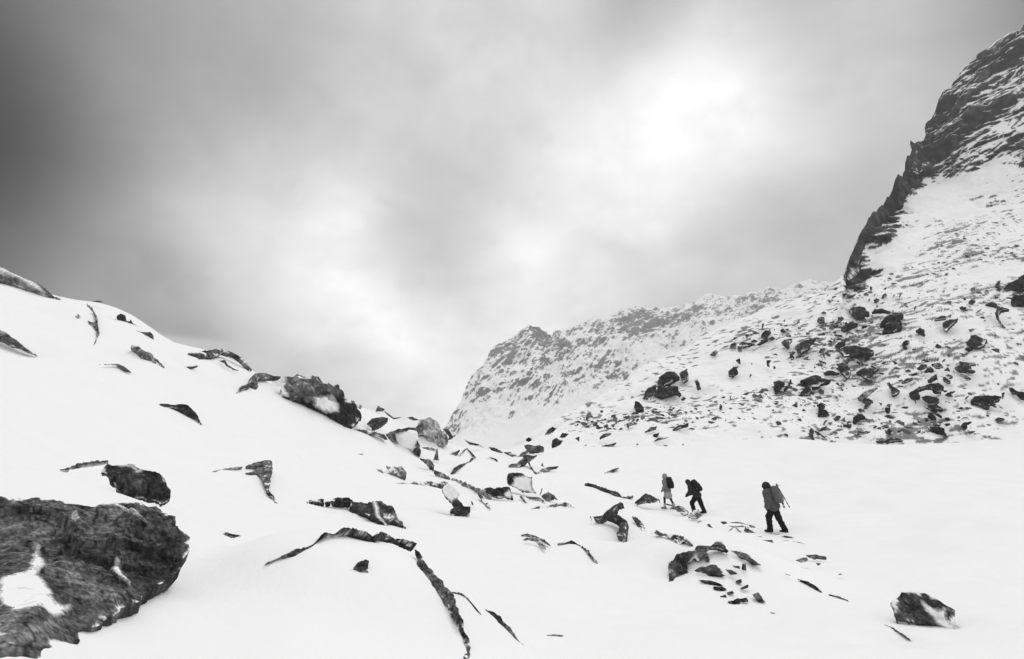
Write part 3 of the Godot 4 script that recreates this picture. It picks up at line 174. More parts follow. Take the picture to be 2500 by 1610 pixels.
["talus_boulder","rock tooth hanging under the broad dark shelf","boulder","boulders on the talus slope",[["t",54.9,14.53,-79.21,-34.8,45,.38,.53,97,[-.91,.92,.12,1.37,.88,.39,.42,-.12,.25,-.5,.05,-1.28,-.32,-.83,-.48,.05]]]],
["talus_boulder","snow-flecked block beside the broad dark shelf","boulder","boulders on the talus slope",[["t",53.86,17.44,-82.44,-32.9,45,.33,.46,1,[-.78,-.22,-.18,.79,.72,.93,.74,0,.02,-.5,-.53,-1]]]],
["talus_boulder","dark rock with a snow overhang at the upper talus edge","boulder","boulders on the talus slope",[["t",90.51,30.61,-91.09,-44.7,45,.26,.37,132,[-.49,-.56,-.03,.82,.46,1.36,.25,-.57,-.19,-1.05]]]],
["talus_boulder","long black rock ridge at the picture edge below the cliff snowfield","boulder","boulders on the talus slope",[["t",91.82,29.97,-89.44,-45.1,45,.69,.97,132,[-1.7,-.8,-.9,.7,.2,1.2,1.9,3.1,1.5,-.4,.8,-1.1,-.4,-1.3,-1.4,-1.3]]]],
["talus_boulder","heavy black block cut by the picture edge under the cliff snowfield","boulder","boulders on the talus slope",[["t",87.78,25.99,-85.45,-45.4,45,.57,.8,125,[-.9,-.25,-.7,.88,.13,1.36,1.24,1.17,.95,-1.76,-.72,-1.4]]]],
["talus_boulder","C-shaped dark rock rim around a snow hollow","boulder","boulders on the talus slope",[["t",80.1,21.89,-81.36,-44.5,45,.36,.56,116,[-.59,.9,-.29,2.29,.33,2.61,1.21,1.97,.27,1.96,-.19,.98,-.17,-.64,.04,-2.01,.33,-2.92,-.11,-3.22,-.31,-1.58,-.53,-.33]]]],
["talus_boulder","large striped boulder fanning out beside the smooth talus snow","boulder","boulders on the talus slope",[["t",71.52,16.98,-77.33,-42.8,45,.6,.84,107,[-1.07,.06,-.5,1.83,.32,1.82,.78,.8,1.51,.06,.74,-1.22,.01,-1.59,-.66,-1.1,-1.12,-.65]]]],
["talus_boulder","small rock below the large striped boulder","boulder","boulders on the talus slope",[["t",69.53,15.71,-76.59,-42.3,45,.19,.26,105,[-.47,0,-.17,.54,.59,0,.05,-.54]]]],
["talus_boulder","crumbled dark rock pile in the upper talus streaks","boulder","boulders on the talus slope",[["t",72.18,20.85,-82.02,-41,45,.46,.65,111,[-.81,.6,-.03,1.24,1.23,1.5,1.17,.87,.37,-.16,-.33,-1.18,-.65,-1.88,-.94,-.98]]]],
["talus_boulder","sharp kite-shaped dark boulder in the talus","boulder","boulders on the talus slope",[["t",53.12,11.92,-75.56,-35.2,45,.55,.78,93,[-1.61,.28,.17,2.1,1.31,.97,.58,.28,.1,-.87,.21,-1.99,-.75,-.77]]]],
["talus_boulder","tall dark rock beside the kite-shaped boulder","boulder","boulders on the talus slope",[["t",50.35,12.64,-77.08,-33.4,45,.48,.67,93,[-.69,1.09,-.34,1.64,.32,1.63,.74,.42,.7,-.66,.38,-2.17,.01,-1.53,-.5,-.7,-.62,.28]]]],
["talus_boulder","layered dark ledge stack, uphill of the walkers","boulder","boulders on the talus slope",[["t",44.14,10.47,-74.38,-30.4,45,.63,.88,87,[-1.8,.5,-.9,1.2,.2,1.4,.9,1,.6,.4,2.1,.3,1.7,-.3,.6,-.5,.4,-1.2,-.4,-1.3,-1.5,-.9,-1.8,-.7]]]],
["talus_boulder","round-edged dark block beneath the layered ledge stack","boulder","boulders on the talus slope",[["t",41.58,8.79,-72.28,-29.4,45,.37,.51,84,[-.8,-.77,-.46,.94,.58,1.13,.82,.11,.19,-.77,-.34,-.64]]]],
["talus_boulder","angular dark block with a snow patch near the talus foot","boulder","boulders on the talus slope",[["t",41.18,6.02,-68.48,-30.6,45,.36,.5,8,[-.65,-1.17,-.43,.6,-.64,.99,-.07,1.37,.33,.68,.1,-.06,.51,-.33,.69,-.95,.16,-1.14]]]],
["talus_boulder","domed grey rock near the talus foot","boulder","boulders on the talus slope",[["t",44.75,4.86,-67.11,-33.5,45,.3,.42,81,[-.73,-.75,-.49,.25,.04,.83,.53,.81,.81,.05,.16,-.19,-.32,-1]]]],
["talus_boulder","flat dark rock below the domed grey rock","boulder","boulders on the talus slope",[["t",42.68,3.76,-66.29,-33,45,.2,.28,79,[-.65,.24,.27,.42,.52,-.02,.27,-.38,-.4,-.25]]]],
["talus_boulder","upright leaf-shaped stone standing at the talus foot","boulder","boulders on the talus slope",[["t",37.29,2.82,-64.88,-30.1,45,.23,.33,75,[-.34,-.08,-.12,.87,.1,1.03,.28,.5,.08,-.17,.25,-1.18,-.25,-.96]]]],
["talus_boulder","black overhang rock under a pale tilted slab","boulder","boulders on the talus slope",[["t",48.56,7.35,-70.28,-34.5,45,.25,.35,86,[-.81,-.04,-.22,.77,.58,.05,.63,-.37,-.17,-.41]]]],
["talus_boulder","black rock face shading into snow-blown crust","boulder","boulders on the talus slope",[["t",52.86,9.06,-71.12,-36.5,45,.34,.48,89,[-.64,1.41,-.17,1.55,.16,.4,.74,-.5,.38,-1.16,-.21,-1.44,-.27,-.27]]]],
["talus_boulder","spread-winged dark rock above the talus foot","boulder","boulders on the talus slope",[["t",46.59,3.01,-64.63,-35.9,45,.18,.25,8,[-.56,-.42,-.11,.12,.21,.84,.45,.2,.15,-.54,-.14,-.2]]]],
["talus_boulder","long flat rock line along the bottom edge of the talus","boulder","boulders on the talus slope",[["t",45.28,1.92,-63.04,-35.7,45,.25,.36,78,[-1.27,.09,-.62,.07,-.24,.13,.29,.44,.85,.49,1.7,.14,.8,.01,.05,-.14,.02,-.55,-.22,-.34,-.26,-.11,-1.09,-.23]]]],
["talus_boulder","square-topped boulder with a dark crack and a flat lid","boulder","boulders on the talus slope",[["t",65.19,12.55,-72.76,-41.7,45,.42,.58,98,[-1.35,-.27,-.8,.21,-.67,1.09,-.04,.83,.47,.45,1.37,.23,1.36,.13,.38,.17,.52,-.93,-.29,-1.04,-.96,-.87]]]],
["talus_boulder","stacked two-part dark rock downhill of the square-topped boulder","boulder","boulders on the talus slope",[["t",60.46,10.44,-70.72,-40.5,45,.27,.38,94,[-.65,-.25,-.29,.57,.09,.94,.6,.49,.07,.04,.28,-.81,-.09,-.98]]]],
["talus_boulder","big arched black rock with a hollow below, low talus","boulder","boulders on the talus slope",[["t",55.79,8.68,-68.78,-38,45,.5,.7,89,[-2,-.7,-1.3,.2,-.4,.8,.5,1.3,1.4,1.5,1.8,.5,1.4,-.1,1.4,-.5,.9,-.5,.5,-.2,.4,.5,-.1,.4,-.8,.1,-1.1,-.5,-.9,-1.2,-1.6,-1.4]]]],
["talus_boulder","flaky shattered rock under the big arched rock","boulder","boulders on the talus slope",[["t",55.03,7.22,-67.68,-39,45,.35,.49,88,[-.91,.72,-.22,.84,.67,.51,.88,-.16,.35,-.77,-.24,-.85,-.53,-.3]]]],
["talus_boulder","claw-shaped rock under the shattered rock","boulder","boulders on the talus slope",[["t",54.33,6.07,-66.31,-39.2,45,.3,.42,86,[-.94,.29,-.49,.8,.09,.76,.55,.24,.87,-.43,.38,-.18,0,-.16,.35,-.56,-.24,-.67,-.57,-.1]]]],
["talus_boulder","ragged dark boulder sweeping wide in the lower talus corner","boulder","boulders on the talus slope",[["t",61.09,6.93,-66.4,-42.7,45,.52,.73,9,[-1.4,.3,-1,1.1,-.2,1.1,.8,1.1,1.6,.9,1.3,.3,.9,0,.9,-1,.4,-.4,.2,-1.2,-.3,-1.1,-.7,-.4,-1.1,-.2,-1.4,-.5]]]],
["talus_boulder","grey rock cut by the picture edge in the lower talus","boulder","boulders on the talus slope",[["t",66.41,8.11,-67.41,-45,45,.3,.41,95,[-.7,1.18,-.27,1,.03,.32,.76,-.16,.63,-1.41,.14,-1,-.06,0,-.54,.08]]]],
["talus_boulder","flat striped rock with a broken tail at the talus foot","boulder","boulders on the talus slope",[["t",51.88,3.12,-63.3,-39.8,45,.29,.4,82,[-1.06,.82,-.37,.9,.57,.41,.43,-.33,.7,-.81,.51,-.67,.3,-.37,-.28,-.21,-.79,.25]]]],
["talus_boulder","hammer-shaped rock at the talus foot","boulder","boulders on the talus slope",[["t",54.89,3.83,-62.85,-40.9,45,.22,.31,84,[-.64,-.4,-.36,.3,.19,.5,.81,.7,.19,.17,.11,-.42,-.3,-.85]]]],
["talus_boulder","hooded dark boulder on the spur with a snow cap","boulder","boulders on the talus slope",[["t",44.8,20.27,-88.56,-26.6,45,.45,.62,101,[-.93,-1.16,-.46,.65,.12,1.78,1.02,1.17,.45,.22,.26,-1.34,-.47,-1.33]]]],
["talus_boulder","rock foot under the hooded dark boulder","boulder","boulders on the talus slope",[["t",43.37,18.74,-86.94,-26,45,.23,.33,99,[-.79,-.48,0,.65,.81,.52,.24,-.24,-.27,-.46]]]],
["talus_boulder","small black rock on the spur next to a pale slab","boulder","boulders on the talus slope",[["t",38.96,18.56,-88.29,-23.4,45,.28,.4,98,[-.73,-.71,-.45,.31,.31,.9,.54,.14,.32,-.65]]]],
["talus_boulder","pale smooth slab lying on the spur","boulder","boulders on the talus slope",[["t",40.55,18.5,-87.68,-24.7,45,.37,.52,98,[-1.17,-.35,-.8,.46,-.07,.75,1.71,.11,.58,-.39,-.24,-.57]]]],
["talus_boulder","double dark rock on the spur shoulder","boulder","boulders on the talus slope",[["t",35.02,16.99,-87.21,-22,45,.24,.34,95,[-.74,-.49,-.12,.28,.21,.81,.51,.17,.14,-.77]]]],
["talus_boulder","egg-shaped dark rock alone on smooth spur snow","boulder","boulders on the talus slope",[["t",34.78,12.75,-79.59,-23.5,45,.36,.51,88,[-.76,-.05,-.14,.83,.84,1.31,.33,.58,.59,-.42,-.16,-1.27,-.71,-.98]]]],
["talus_boulder","long winged black boulder on the upper spur","boulder","boulders on the talus slope",[["t",48.38,17.51,-82.97,-29.6,45,.65,.91,98,[-1.5,-.1,-1.2,.5,.2,1.4,2,2.4,1.9,1.8,.9,.2,.4,-1.1,-.4,-1.5,-1,-2.5,-1.3,-1]]]],
["talus_boulder","ribbed rock beside the long winged boulder","boulder","boulders on the talus slope",[["t",46.6,18.33,-85.11,-28.8,45,.39,.54,99,[-.91,.23,-.42,.89,1,1.13,.51,0,.14,-1.43,-.32,-.81]]]],
["talus_boulder","broken rock block with a snow hollow in the mid spur","boulder","boulders on the talus slope",[["t",38.08,9.66,-73.42,-27.2,45,.39,.55,83,[-.51,1.05,.27,1.31,.99,.78,.12,-.9,-.32,-1.42,-.54,-.82]]]],
["talus_boulder","hooked rock strip beside the broken block","boulder","boulders on the talus slope",[["t",39.81,9.88,-73.68,-28,45,.2,.28,84,[.23,1.1,.53,1.42,.48,.52,-.1,-.61,-.49,-1.29,-.65,-.97,-.01,-.16]]]],
["talus_boulder","narrow upright slab standing in the spur snow","boulder","boulders on the talus slope",[["t",28.11,10.46,-77.31,-19.9,45,.28,.39,83,[-.44,.94,.05,1.13,.29,.15,.45,-1.1,-.06,-1.15,-.3,.03]]]],
["talus_boulder","large dark cliff step on the spur edge, flat-topped","boulder","boulders on the talus slope",[["t",23.08,8.98,-75.62,-16.2,45,.61,.85,8,[-2.1,-.3,-1.6,.9,-.8,1.2,1.5,1.3,1.4,.1,1.8,-.6,1.4,-.6,1.1,-.1,.1,-.5,-1,-.9,-1.9,-.5]]]],
["talus_boulder","upper dark cliff step on the spur edge","boulder","boulders on the talus slope",[["t",24.07,11.29,-79.23,-16,45,.68,.95,84,[-1.7,-1.7,-1.1,.4,.2,1.9,1.3,2.2,1.8,.9,1.2,-.2,-.4,-1.6,-1.3,-1.9]]]],
["talus_boulder","dark rock wedge behind the upper cliff step","boulder","boulders on the talus slope",[["t",27.09,12.07,-80.2,-18.5,45,.43,.61,86,[-.61,.86,.69,2.03,.58,-.84,-.19,-1.66,-.47,-.39]]]],
["talus_boulder","jagged spike row leading up to the cliff steps","boulder","boulders on the talus slope",[["t",20.46,9.15,-76.38,-14.3,45,.4,.57,8,[-.97,-1.41,-.6,.07,-.17,.86,.45,1.16,1.11,1.8,1.04,.58,.37,-.51,-.29,-.8,-.3,-.49,-.65,-1.26]]]],
["talus_boulder","crumbled dark rocks below the spike row","boulder","boulders on the talus slope",[["t",17.5,6.48,-71.4,-13.8,45,.36,.5,74,[-.61,.11,-.37,1.33,.1,1.17,.63,-.04,.6,-.77,.01,-1.18,-.35,-.61]]]],
["talus_boulder","flat lidded rock in the low talus nearest the gully","boulder","boulders on the talus slope",[["t",11,1.35,-59.93,-10.1,45,.18,.26,61,[-.76,.03,.03,.13,.95,.57,.58,.14,.18,-.18,-.29,-.4,-.68,-.29]]]],
["talus_boulder","dark rock clump under the flat lidded rock","boulder","boulders on the talus slope",[["t",11.01,.88,-59.13,-10.5,45,.26,.36,6,[-.92,.21,-.29,.3,.32,.36,1.27,.57,.39,.16,.54,-.32,-.01,-.63,-.46,-.32,-.84,-.32]]]],
["talus_boulder","triangular rock arch at the foot of the low talus","boulder","boulders on the talus slope",[["t",9.49,.83,-59.4,-9.4,45,.17,.24,6,[-.7,-.25,-.21,.48,.03,.14,.57,-.07,.31,-.3]]]],
["talus_boulder","curved dark rock above the flat lidded rock","boulder","boulders on the talus slope",[["t",11.1,2.49,-63.11,-9.4,45,.18,.26,64,[-.59,-.69,-.52,-.18,-.01,.46,.92,.52,.39,.12,-.19,-.23]]]],
["talus_boulder","pale tilted slab pointing up the talus","boulder","boulders on the talus slope",[["l",49.26,8.38,-71.15,-34.1,45,.24,.42,87,[-1.15,-.94,-.45,.14,.88,1.12,1.52,1.34,.44,.29,-.38,-.73,-.86,-1.22]]]],
["talus_boulder","pale flat rock below the square-topped boulder","boulder","boulders on the talus slope",[["l",63.65,11.08,-71.56,-41.8,45,.13,.23,96,[-.59,.01,-.13,.43,.52,-.05,.2,-.38]]]],
["talus_rock","small angular dark rock left of the triangular rock arch","rock","small rocks on the talus slope",[["t",8.09,1.15,-59.95,-7.1,45,.16,.19,61,[-.59,-.55,.03,.25,.53,.63,.26,.1,-.22,-.44]]]],
["talus_rock","small flat dark rock below the triangular rock arch","rock","small rocks on the talus slope",[["t",8.81,.35,-58.84,-8.3,45,.14,.17,59,[-.46,.07,-.02,.16,.76,.22,-.03,-.1,-.26,-.35]]]],
["talus_rock","small angular dark rock below the crumbled dark rocks","rock","small rocks on the talus slope",[["t",14.99,3.87,-66.33,-12.7,45,.17,.2,68,[-.39,.29,.68,.37,.05,.07,-.05,-.43,-.3,-.3]]]],
["talus_rock","small angular dark rock close below the crumbled dark rocks","rock","small rocks on the talus slope",[["t",17.28,3.39,-64.21,-14.3,45,.19,.22,67,[-.91,-.53,-.16,.12,.62,.54,.47,.06,-.01,-.18]]]],
["talus_rock","mid-sized flat dark rock below the large dark cliff step","rock","small rocks on the talus slope",[["t",20.93,3.65,-64.67,-17.1,45,.25,.3,68,[-1.02,-.53,-.49,0,.35,.36,.99,.72,.95,.18,-.17,-.18,-.6,-.54]]]],
["talus_rock","small angular dark rock below the jagged spike row","rock","small rocks on the talus slope",[["t",17.29,2.63,-62.67,-15.2,45,.16,.18,65,[-.4,.03,.46,.43,.17,-.2,-.23,-.26]]]],
["talus_rock","small flat dark rock below the crumbled dark rocks","rock","small rocks on the talus slope",[["t",17.42,2.17,-61.39,-15.2,45,.12,.16,64,[-.73,-.35,-.31,.09,.97,.29,.08,-.03]]]],
["talus_rock","tiny angular dark rock right of the large dark cliff step","rock","small rocks on the talus slope",[["t",24.52,7.92,-73.62,-18.4,45,.15,.17,78,[-.32,-.12,.01,.38,.34,.11,-.03,-.36]]]],
["talus_rock","tiny angular dark rock below the crumbled dark rocks","rock","small rocks on the talus slope",[["t",17.39,.43,-59.31,-16.4,45,.07,.08,62,[-.21,-.02,.2,.19,.02,-.17]]]],
["talus_rock","small flat dark rock left of the triangular rock arch","rock","small rocks on the talus slope",[["t",6.43,.5,-59.39,-5.8,45,.05,.08,6,[-.37,-.3,-.17,.07,.57,.23,.1,.09,-.13,-.09]]]],
["talus_rock","tiny angular dark rock right of the dark rock clump","rock","small rocks on the talus slope",[["t",12.8,.92,-59.21,-11.9,45,.06,.07,61,[-.28,-.14,.26,.23,.02,-.09]]]],
["talus_rock","tiny angular dark rock close right of the dark rock clump","rock","small rocks on the talus slope",[["t",12.67,.38,-58.6,-12.3,45,.06,.08,6,[-.22,.05,.15,.1,.07,-.15]]]],
["talus_rock","tiny angular dark rock right of the flat lidded rock","rock","small rocks on the talus slope",[["t",13.32,.51,-58.68,-12.5,45,.07,.08,6,[-.28,-.13,.3,.27,-.02,-.13]]]],
["talus_rock","tiny angular dark rock close right of the flat lidded rock","rock","small rocks on the talus slope",[["t",14.63,1.04,-59.49,-13.8,45,.09,.1,61,[-.16,.16,.18,.16,-.02,-.32]]]],
["talus_rock","tiny angular dark rock close below the crumbled dark rocks","rock","small rocks on the talus slope",[["t",17.65,1.31,-60.33,-16.1,45,.11,.12,63,[-.21,.16,.28,.16,.12,-.11,-.19,-.2]]]],
["talus_rock","small angular dark rock below the large dark cliff step","rock","small rocks on the talus slope",[["t",19.47,1.3,-60.52,-17.5,45,.06,.09,64,[-.36,-.43,.29,.45,.36,.36,-.29,-.38]]]],
["talus_rock","small flat dark rock below the dark rock clump","rock","small rocks on the talus slope",[["t",10.54,.07,-58.24,-9.8,45,.04,.09,59,[-.49,-.28,-.1,.23,.64,-.07,-.06,.13]]]],
["talus_rock","tiny angular dark rock right of the curved dark rock","rock","small rocks on the talus slope",[["t",14.42,1.54,-60.28,-13.4,45,.06,.07,62,[-.14,-.05,.03,.17,.17,.01,-.06,-.13]]]],
["talus_rock","tiny angular dark rock below the pale smooth slab","rock","small rocks on the talus slope",[["t",39.22,17.55,-86.6,-24.2,45,.26,.3,97,[-.43,.44,.52,.49,.27,-.41,-.36,-.52]]]],
["talus_rock","tiny angular dark rock close right of the large dark cliff step","rock","small rocks on the talus slope",[["t",24.58,7.92,-73.69,-18.2,45,.15,.17,78,[-.35,-.25,-.05,.35,.31,.17,.1,-.27]]]],
["talus_rock","tiny angular dark rock above the ribbed rock","rock","small rocks on the talus slope",[["t",48.45,21.51,-89.45,-28.3,45,.2,.23,104,[-.41,-.05,.39,.71,.23,-.17,-.21,-.5]]]],
["talus_rock","small angular dark rock above the ribbed rock","rock","small rocks on the talus slope",[["t",51.95,23.27,-90.82,-29.3,45,.26,.31,107,[-.78,-.64,-.08,.37,.58,.77,.53,.05,-.24,-.54]]]],
["talus_rock","tiny flat dark rock right of the hooded dark boulder","rock","small rocks on the talus slope",[["t",45.58,19.68,-87.77,-27.3,45,.21,.24,101,[-.49,.1,.15,.47,.53,-.23,-.19,-.34]]]],
["talus_rock","tiny flat dark rock left of the rock foot","rock","small rocks on the talus slope",[["t",42.57,19.22,-88.19,-25.7,45,.21,.24,1,[-.59,-.14,.08,.53,.57,-.08,-.07,-.32]]]],
["talus_rock","tiny angular dark rock above the egg-shaped dark rock","rock","small rocks on the talus slope",[["t",36.99,14.8,-82.62,-24.3,45,.22,.25,92,[-.39,.27,.25,.76,.26,-.71,-.12,-.32]]]],
["talus_rock","small upright dark rock below the rock foot","rock","small rocks on the talus slope",[["t",40.61,14.05,-80.14,-27,45,.22,.26,91,[-.27,.74,.4,.78,-.01,-.05,.12,-.92,-.24,-.55]]]],
["talus_rock","small angular dark rock left of the dark rock wedge","rock","small rocks on the talus slope",[["t",27.08,12.06,-80.53,-18.7,45,.4,.46,86,[-.6,.98,.21,1.15,.7,-.91,.11,-1.03,-.43,-.19]]]],
["talus_rock","small angular dark rock right of the large dark cliff step","rock","small rocks on the talus slope",[["t",24.44,9.25,-76.05,-18.1,45,.39,.46,8,[-.74,1.1,.22,1.11,.29,.03,.61,-.71,.41,-.88,-.02,-.42,-.78,-.24]]]],
["talus_rock","small upright dark rock below the ribbed rock","rock","small rocks on the talus slope",[["t",45.25,15.57,-81.4,-28.9,45,.29,.34,94,[-.37,.18,.09,1.03,.37,.81,-.01,.13,.26,-.77,-.34,-1.37]]]],
["talus_rock","tiny upright dark rock right of the egg-shaped dark rock","rock","small rocks on the talus slope",[["t",38.46,14.14,-81.22,-25.4,45,.08,.09,91,[-.13,.09,.1,.27,.03,-.35]]]],
["talus_rock","tiny upright dark rock close right of the egg-shaped dark rock","rock","small rocks on the talus slope",[["t",36.35,11.75,-77.61,-24.9,45,.11,.13,87,[-.23,-.58,0,.42,.23,.16]]]],
["talus_rock","tiny angular dark rock above the broken rock block","rock","small rocks on the talus slope",[["t",40.83,13.19,-78.97,-27.3,45,.13,.15,9,[-.19,.1,.1,.48,.18,-.26,-.09,-.32]]]],
["talus_rock","tiny angular dark rock close above the ribbed rock","rock","small rocks on the talus slope",[["t",50.67,23.97,-92.43,-28.8,45,.13,.15,108,[-.29,-.2,.23,.57,.07,-.38]]]],
["talus_rock","tiny upright dark rock below the egg-shaped dark rock","rock","small rocks on the talus slope",[["t",30.78,7.95,-72.28,-23.2,45,.09,.12,79,[-.19,.23,.15,.49,-.08,.09,.22,-.54,-.1,-.26]]]],
["talus_rock","tiny upright dark rock below the narrow upright slab","rock","small rocks on the talus slope",[["t",28.34,6.46,-70.01,-22.1,45,.15,.18,76,[-.21,-.3,-.03,.73,.17,.07,.06,-.5]]]],
["talus_rock","tiny angular dark rock above the small black rock","rock","small rocks on the talus slope",[["t",40.37,20.27,-90.74,-23.8,45,.14,.17,101,[-.38,-.46,-.07,.32,.45,.14]]]],
["talus_rock","tiny upright dark rock above the hooded dark boulder","rock","small rocks on the talus slope",[["t",46.25,22.73,-91.94,-26.6,45,.23,.27,105,[-.26,-1,-.08,.79,.28,1.05,.06,-.84]]]],
["talus_rock","tiny flat dark rock right of the dark saw-edged rock","rock","small rocks on the talus slope",[["t",61.98,21.71,-87.67,-35,45,.21,.24,11,[-.55,-.33,-.17,.32,.46,.34,.26,-.34]]]],
["talus_rock","tiny angular dark rock right of the long winged black boulder","rock","small rocks on the talus slope",[["t",50.39,16.41,-81.77,-31.3,45,.22,.26,97,[-.52,-.38,-.16,.35,.47,.55,.35,-.08,-.14,-.44]]]],
["talus_rock","small flat dark rock above the tall dark rock","rock","small rocks on the talus slope",[["t",52.76,14.52,-79.67,-33.6,45,.24,.29,97,[-.61,.18,.14,.55,.54,.04,.2,-.49,-.27,-.28]]]],
["talus_rock","tiny flat dark rock above the sharp kite-shaped dark boulder","rock","small rocks on the talus slope",[["t",56.91,13.73,-77.54,-36,45,.14,.16,97,[-.41,-.2,-.03,.2,.38,.27,.06,-.27]]]],
["talus_rock","tiny angular dark rock above the black rock face","rock","small rocks on the talus slope",[["t",58.23,13.67,-76.96,-37.1,45,.16,.18,97,[-.32,.43,.07,.26,.31,-.2,-.06,-.5]]]],
["talus_rock","tiny angular dark rock above the long flat ledge rock","rock","small rocks on the talus slope",[["t",70.3,28.62,-95.11,-36.3,45,.27,.31,122,[-.4,.29,.16,.79,.54,.04,.07,-.44,-.37,-.69]]]],
["talus_rock","small angular dark rock above the long flat ledge rock","rock","small rocks on the talus slope",[["t",72.54,29.82,-95.83,-36.9,45,.25,.29,124,[-.49,-.92,-.12,.44,.25,.92,.47,.2,-.11,-.64]]]],
["talus_rock","small angular dark rock above the big two-lobed dark boulder","rock","small rocks on the talus slope",[["t",66.39,29.77,-96.39,-34.1,45,.22,.25,121,[-.85,-.64,-.07,.21,.95,.81,.43,-.02,-.46,-.36]]]],
["talus_rock","tiny angular dark rock above the blunt dark rock","rock","small rocks on the talus slope",[["t",61.21,28.42,-94.68,-32.7,45,.22,.26,116,[-.45,.05,.29,.51,.47,.22,-.31,-.77]]]],
["talus_rock","small angular dark rock below the black cracked block","rock","small rocks on the talus slope",[["t",62.59,16.95,-79.95,-38.1,45,.16,.24,103,[-.35,.61,.04,.27,.73,1.03,.33,.47,-.22,-.11,.08,-1.05,-.19,-1,-.42,-.22]]]],
["talus_rock","small angular dark rock left of the crumbled dark rock pile","rock","small rocks on the talus slope",[["t",67.35,19.59,-82.17,-39.5,45,.36,.42,108,[-.69,.29,-.11,1.29,.45,.35,.33,-1.16,.01,-.78]]]],
["talus_rock","tiny flat dark rock above the blunt dark rock","rock","small rocks on the talus slope",[["t",57.92,25.39,-92.05,-32.2,45,.18,.21,112,[-.44,.08,.03,.41,.43,-.1,-.02,-.39]]]],
["talus_rock","tiny flat dark rock above the long flat ledge rock","rock","small rocks on the talus slope",[["t",70.54,27.79,-93.85,-36.7,45,.1,.12,121,[-.45,-.18,.37,.32,.08,-.15]]]],
["talus_rock","small upright dark rock below the narrow tilted dark stone","rock","small rocks on the talus slope",[["t",55.65,21.31,-86.92,-32.4,45,.22,.26,105,[-.42,-1.25,-.22,.53,.36,.91,.51,.79,-.05,.16,-.18,-1.13]]]],
["talus_rock","tiny upright dark rock above the long flat ledge rock","rock","small rocks on the talus slope",[["t",73.13,32.55,-99.78,-36.3,45,.2,.23,128,[-.16,.67,.24,.53,.11,-.7,-.19,-.49]]]],
["talus_rock","tiny angular dark rock close above the long flat ledge rock","rock","small rocks on the talus slope",[["t",74.95,32.03,-98.35,-37.3,45,.13,.15,128,[-.38,-.07,.35,.4,.04,-.33]]]],
["talus_rock","tiny angular dark rock above the narrow tilted dark stone","rock","small rocks on the talus slope",[["t",64.66,31.9,-97.87,-33.4,45,.15,.18,122,[-.34,-.02,.23,.43,.29,-.02,-.18,-.39]]]],
["talus_rock","tiny angular dark rock above the largest smooth-backed talus boulder","rock","small rocks on the talus slope",[["t",73.81,29.61,-94.99,-37.7,45,.13,.15,124,[-.31,-.61,-.1,.11,.27,.58,.14,-.07]]]],
["talus_rock","tiny upright dark rock close above the long flat ledge rock","rock","small rocks on the talus slope",[["t",74.49,29.49,-94.19,-38.2,45,.12,.18,124,[-.36,-1.07,-.15,.12,.41,.91,.09,.04]]]],
["talus_rock","tiny angular dark rock close above the narrow tilted dark stone","rock","small rocks on the talus slope",[["t",62.5,29.46,-95.65,-33,45,.14,.16,118,[-.37,-.47,-.1,.25,.47,.22]]]],
["talus_rock","tiny angular dark rock close above the blunt dark rock","rock","small rocks on the talus slope",[["t",61.97,30.08,-96.47,-32.6,45,.08,.09,119,[-.18,-.42,0,.24,.18,.19]]]],
["talus_rock","tiny angular dark rock above the big two-lobed dark boulder","rock","small rocks on the talus slope",[["t",71.67,30.35,-97.1,-36.4,45,.09,.1,124,[-.16,-.39,.02,.37,.15,.02]]]],
["talus_rock","tiny upright dark rock above the big two-lobed dark boulder","rock","small rocks on the talus slope",[["t",69.45,28.9,-95.73,-35.9,45,.13,.15,122,[-.2,-.5,-.06,.34,.19,.46,.07,-.29]]]],
["talus_rock","tiny angular dark rock right of the big two-lobed dark boulder","rock","small rocks on the talus slope",[["t",69.04,27.01,-93.4,-36.4,45,.11,.13,119,[-.22,-.25,.08,.51,.15,-.26]]]],
["talus_rock","tiny upright dark rock right of the largest smooth-backed talus boulder","rock","small rocks on the talus slope",[["t",72.9,25.65,-89.4,-39.2,45,.13,.16,118,[-.21,-.37,.01,.46,.2,.43,.01,-.52]]]],
["talus_rock","tiny angular dark rock right of the blunt dark rock","rock","small rocks on the talus slope",[["t",60.34,26.04,-92.16,-33,45,.09,.11,113,[-.35,-.28,-.07,.02,.33,.38,.09,-.12]]]],
["talus_rock","tiny flat dark rock close above the blunt dark rock","rock","small rocks on the talus slope",[["t",58.81,28.65,-95.76,-31.4,45,.1,.12,116,[-.33,-.22,.02,.25,.31,-.03]]]],
["talus_rock","tiny upright dark rock left of the snow-flecked block","rock","small rocks on the talus slope",[["t",49.84,15.44,-80.68,-31.8,45,.14,.17,96,[-.11,.6,.04,.72,.15,-.93,-.07,-.4]]]],
["talus_rock","tiny upright dark rock close left of the snow-flecked block","rock","small rocks on the talus slope",[["t",51.07,16.14,-81.36,-32.1,45,.14,.16,97,[-.18,.22,.14,.61,.04,-.83]]]],
["talus_rock","tiny angular dark rock right of the dark saw-edged rock","rock","small rocks on the talus slope",[["t",60.76,20.5,-86.39,-34.9,45,.09,.1,108,[-.37,-.22,.36,.36,.02,-.14]]]],
["talus_rock","small angular dark rock left of the dark rock","rock","small rocks on the talus slope",[["t",81.93,26.29,-87.79,-43,45,.26,.31,123,[-.48,.01,.12,.81,.48,-.04,-.11,-.79]]]],
["talus_rock","small flat dark rock above the C-shaped dark rock rim around a snow hollow","rock","small rocks on the talus slope",[["t",83.38,25.34,-85.96,-44.1,45,.37,.44,122,[-.61,-.27,-.41,.85,.31,.83,.8,-.74,-.09,-.67]]]],
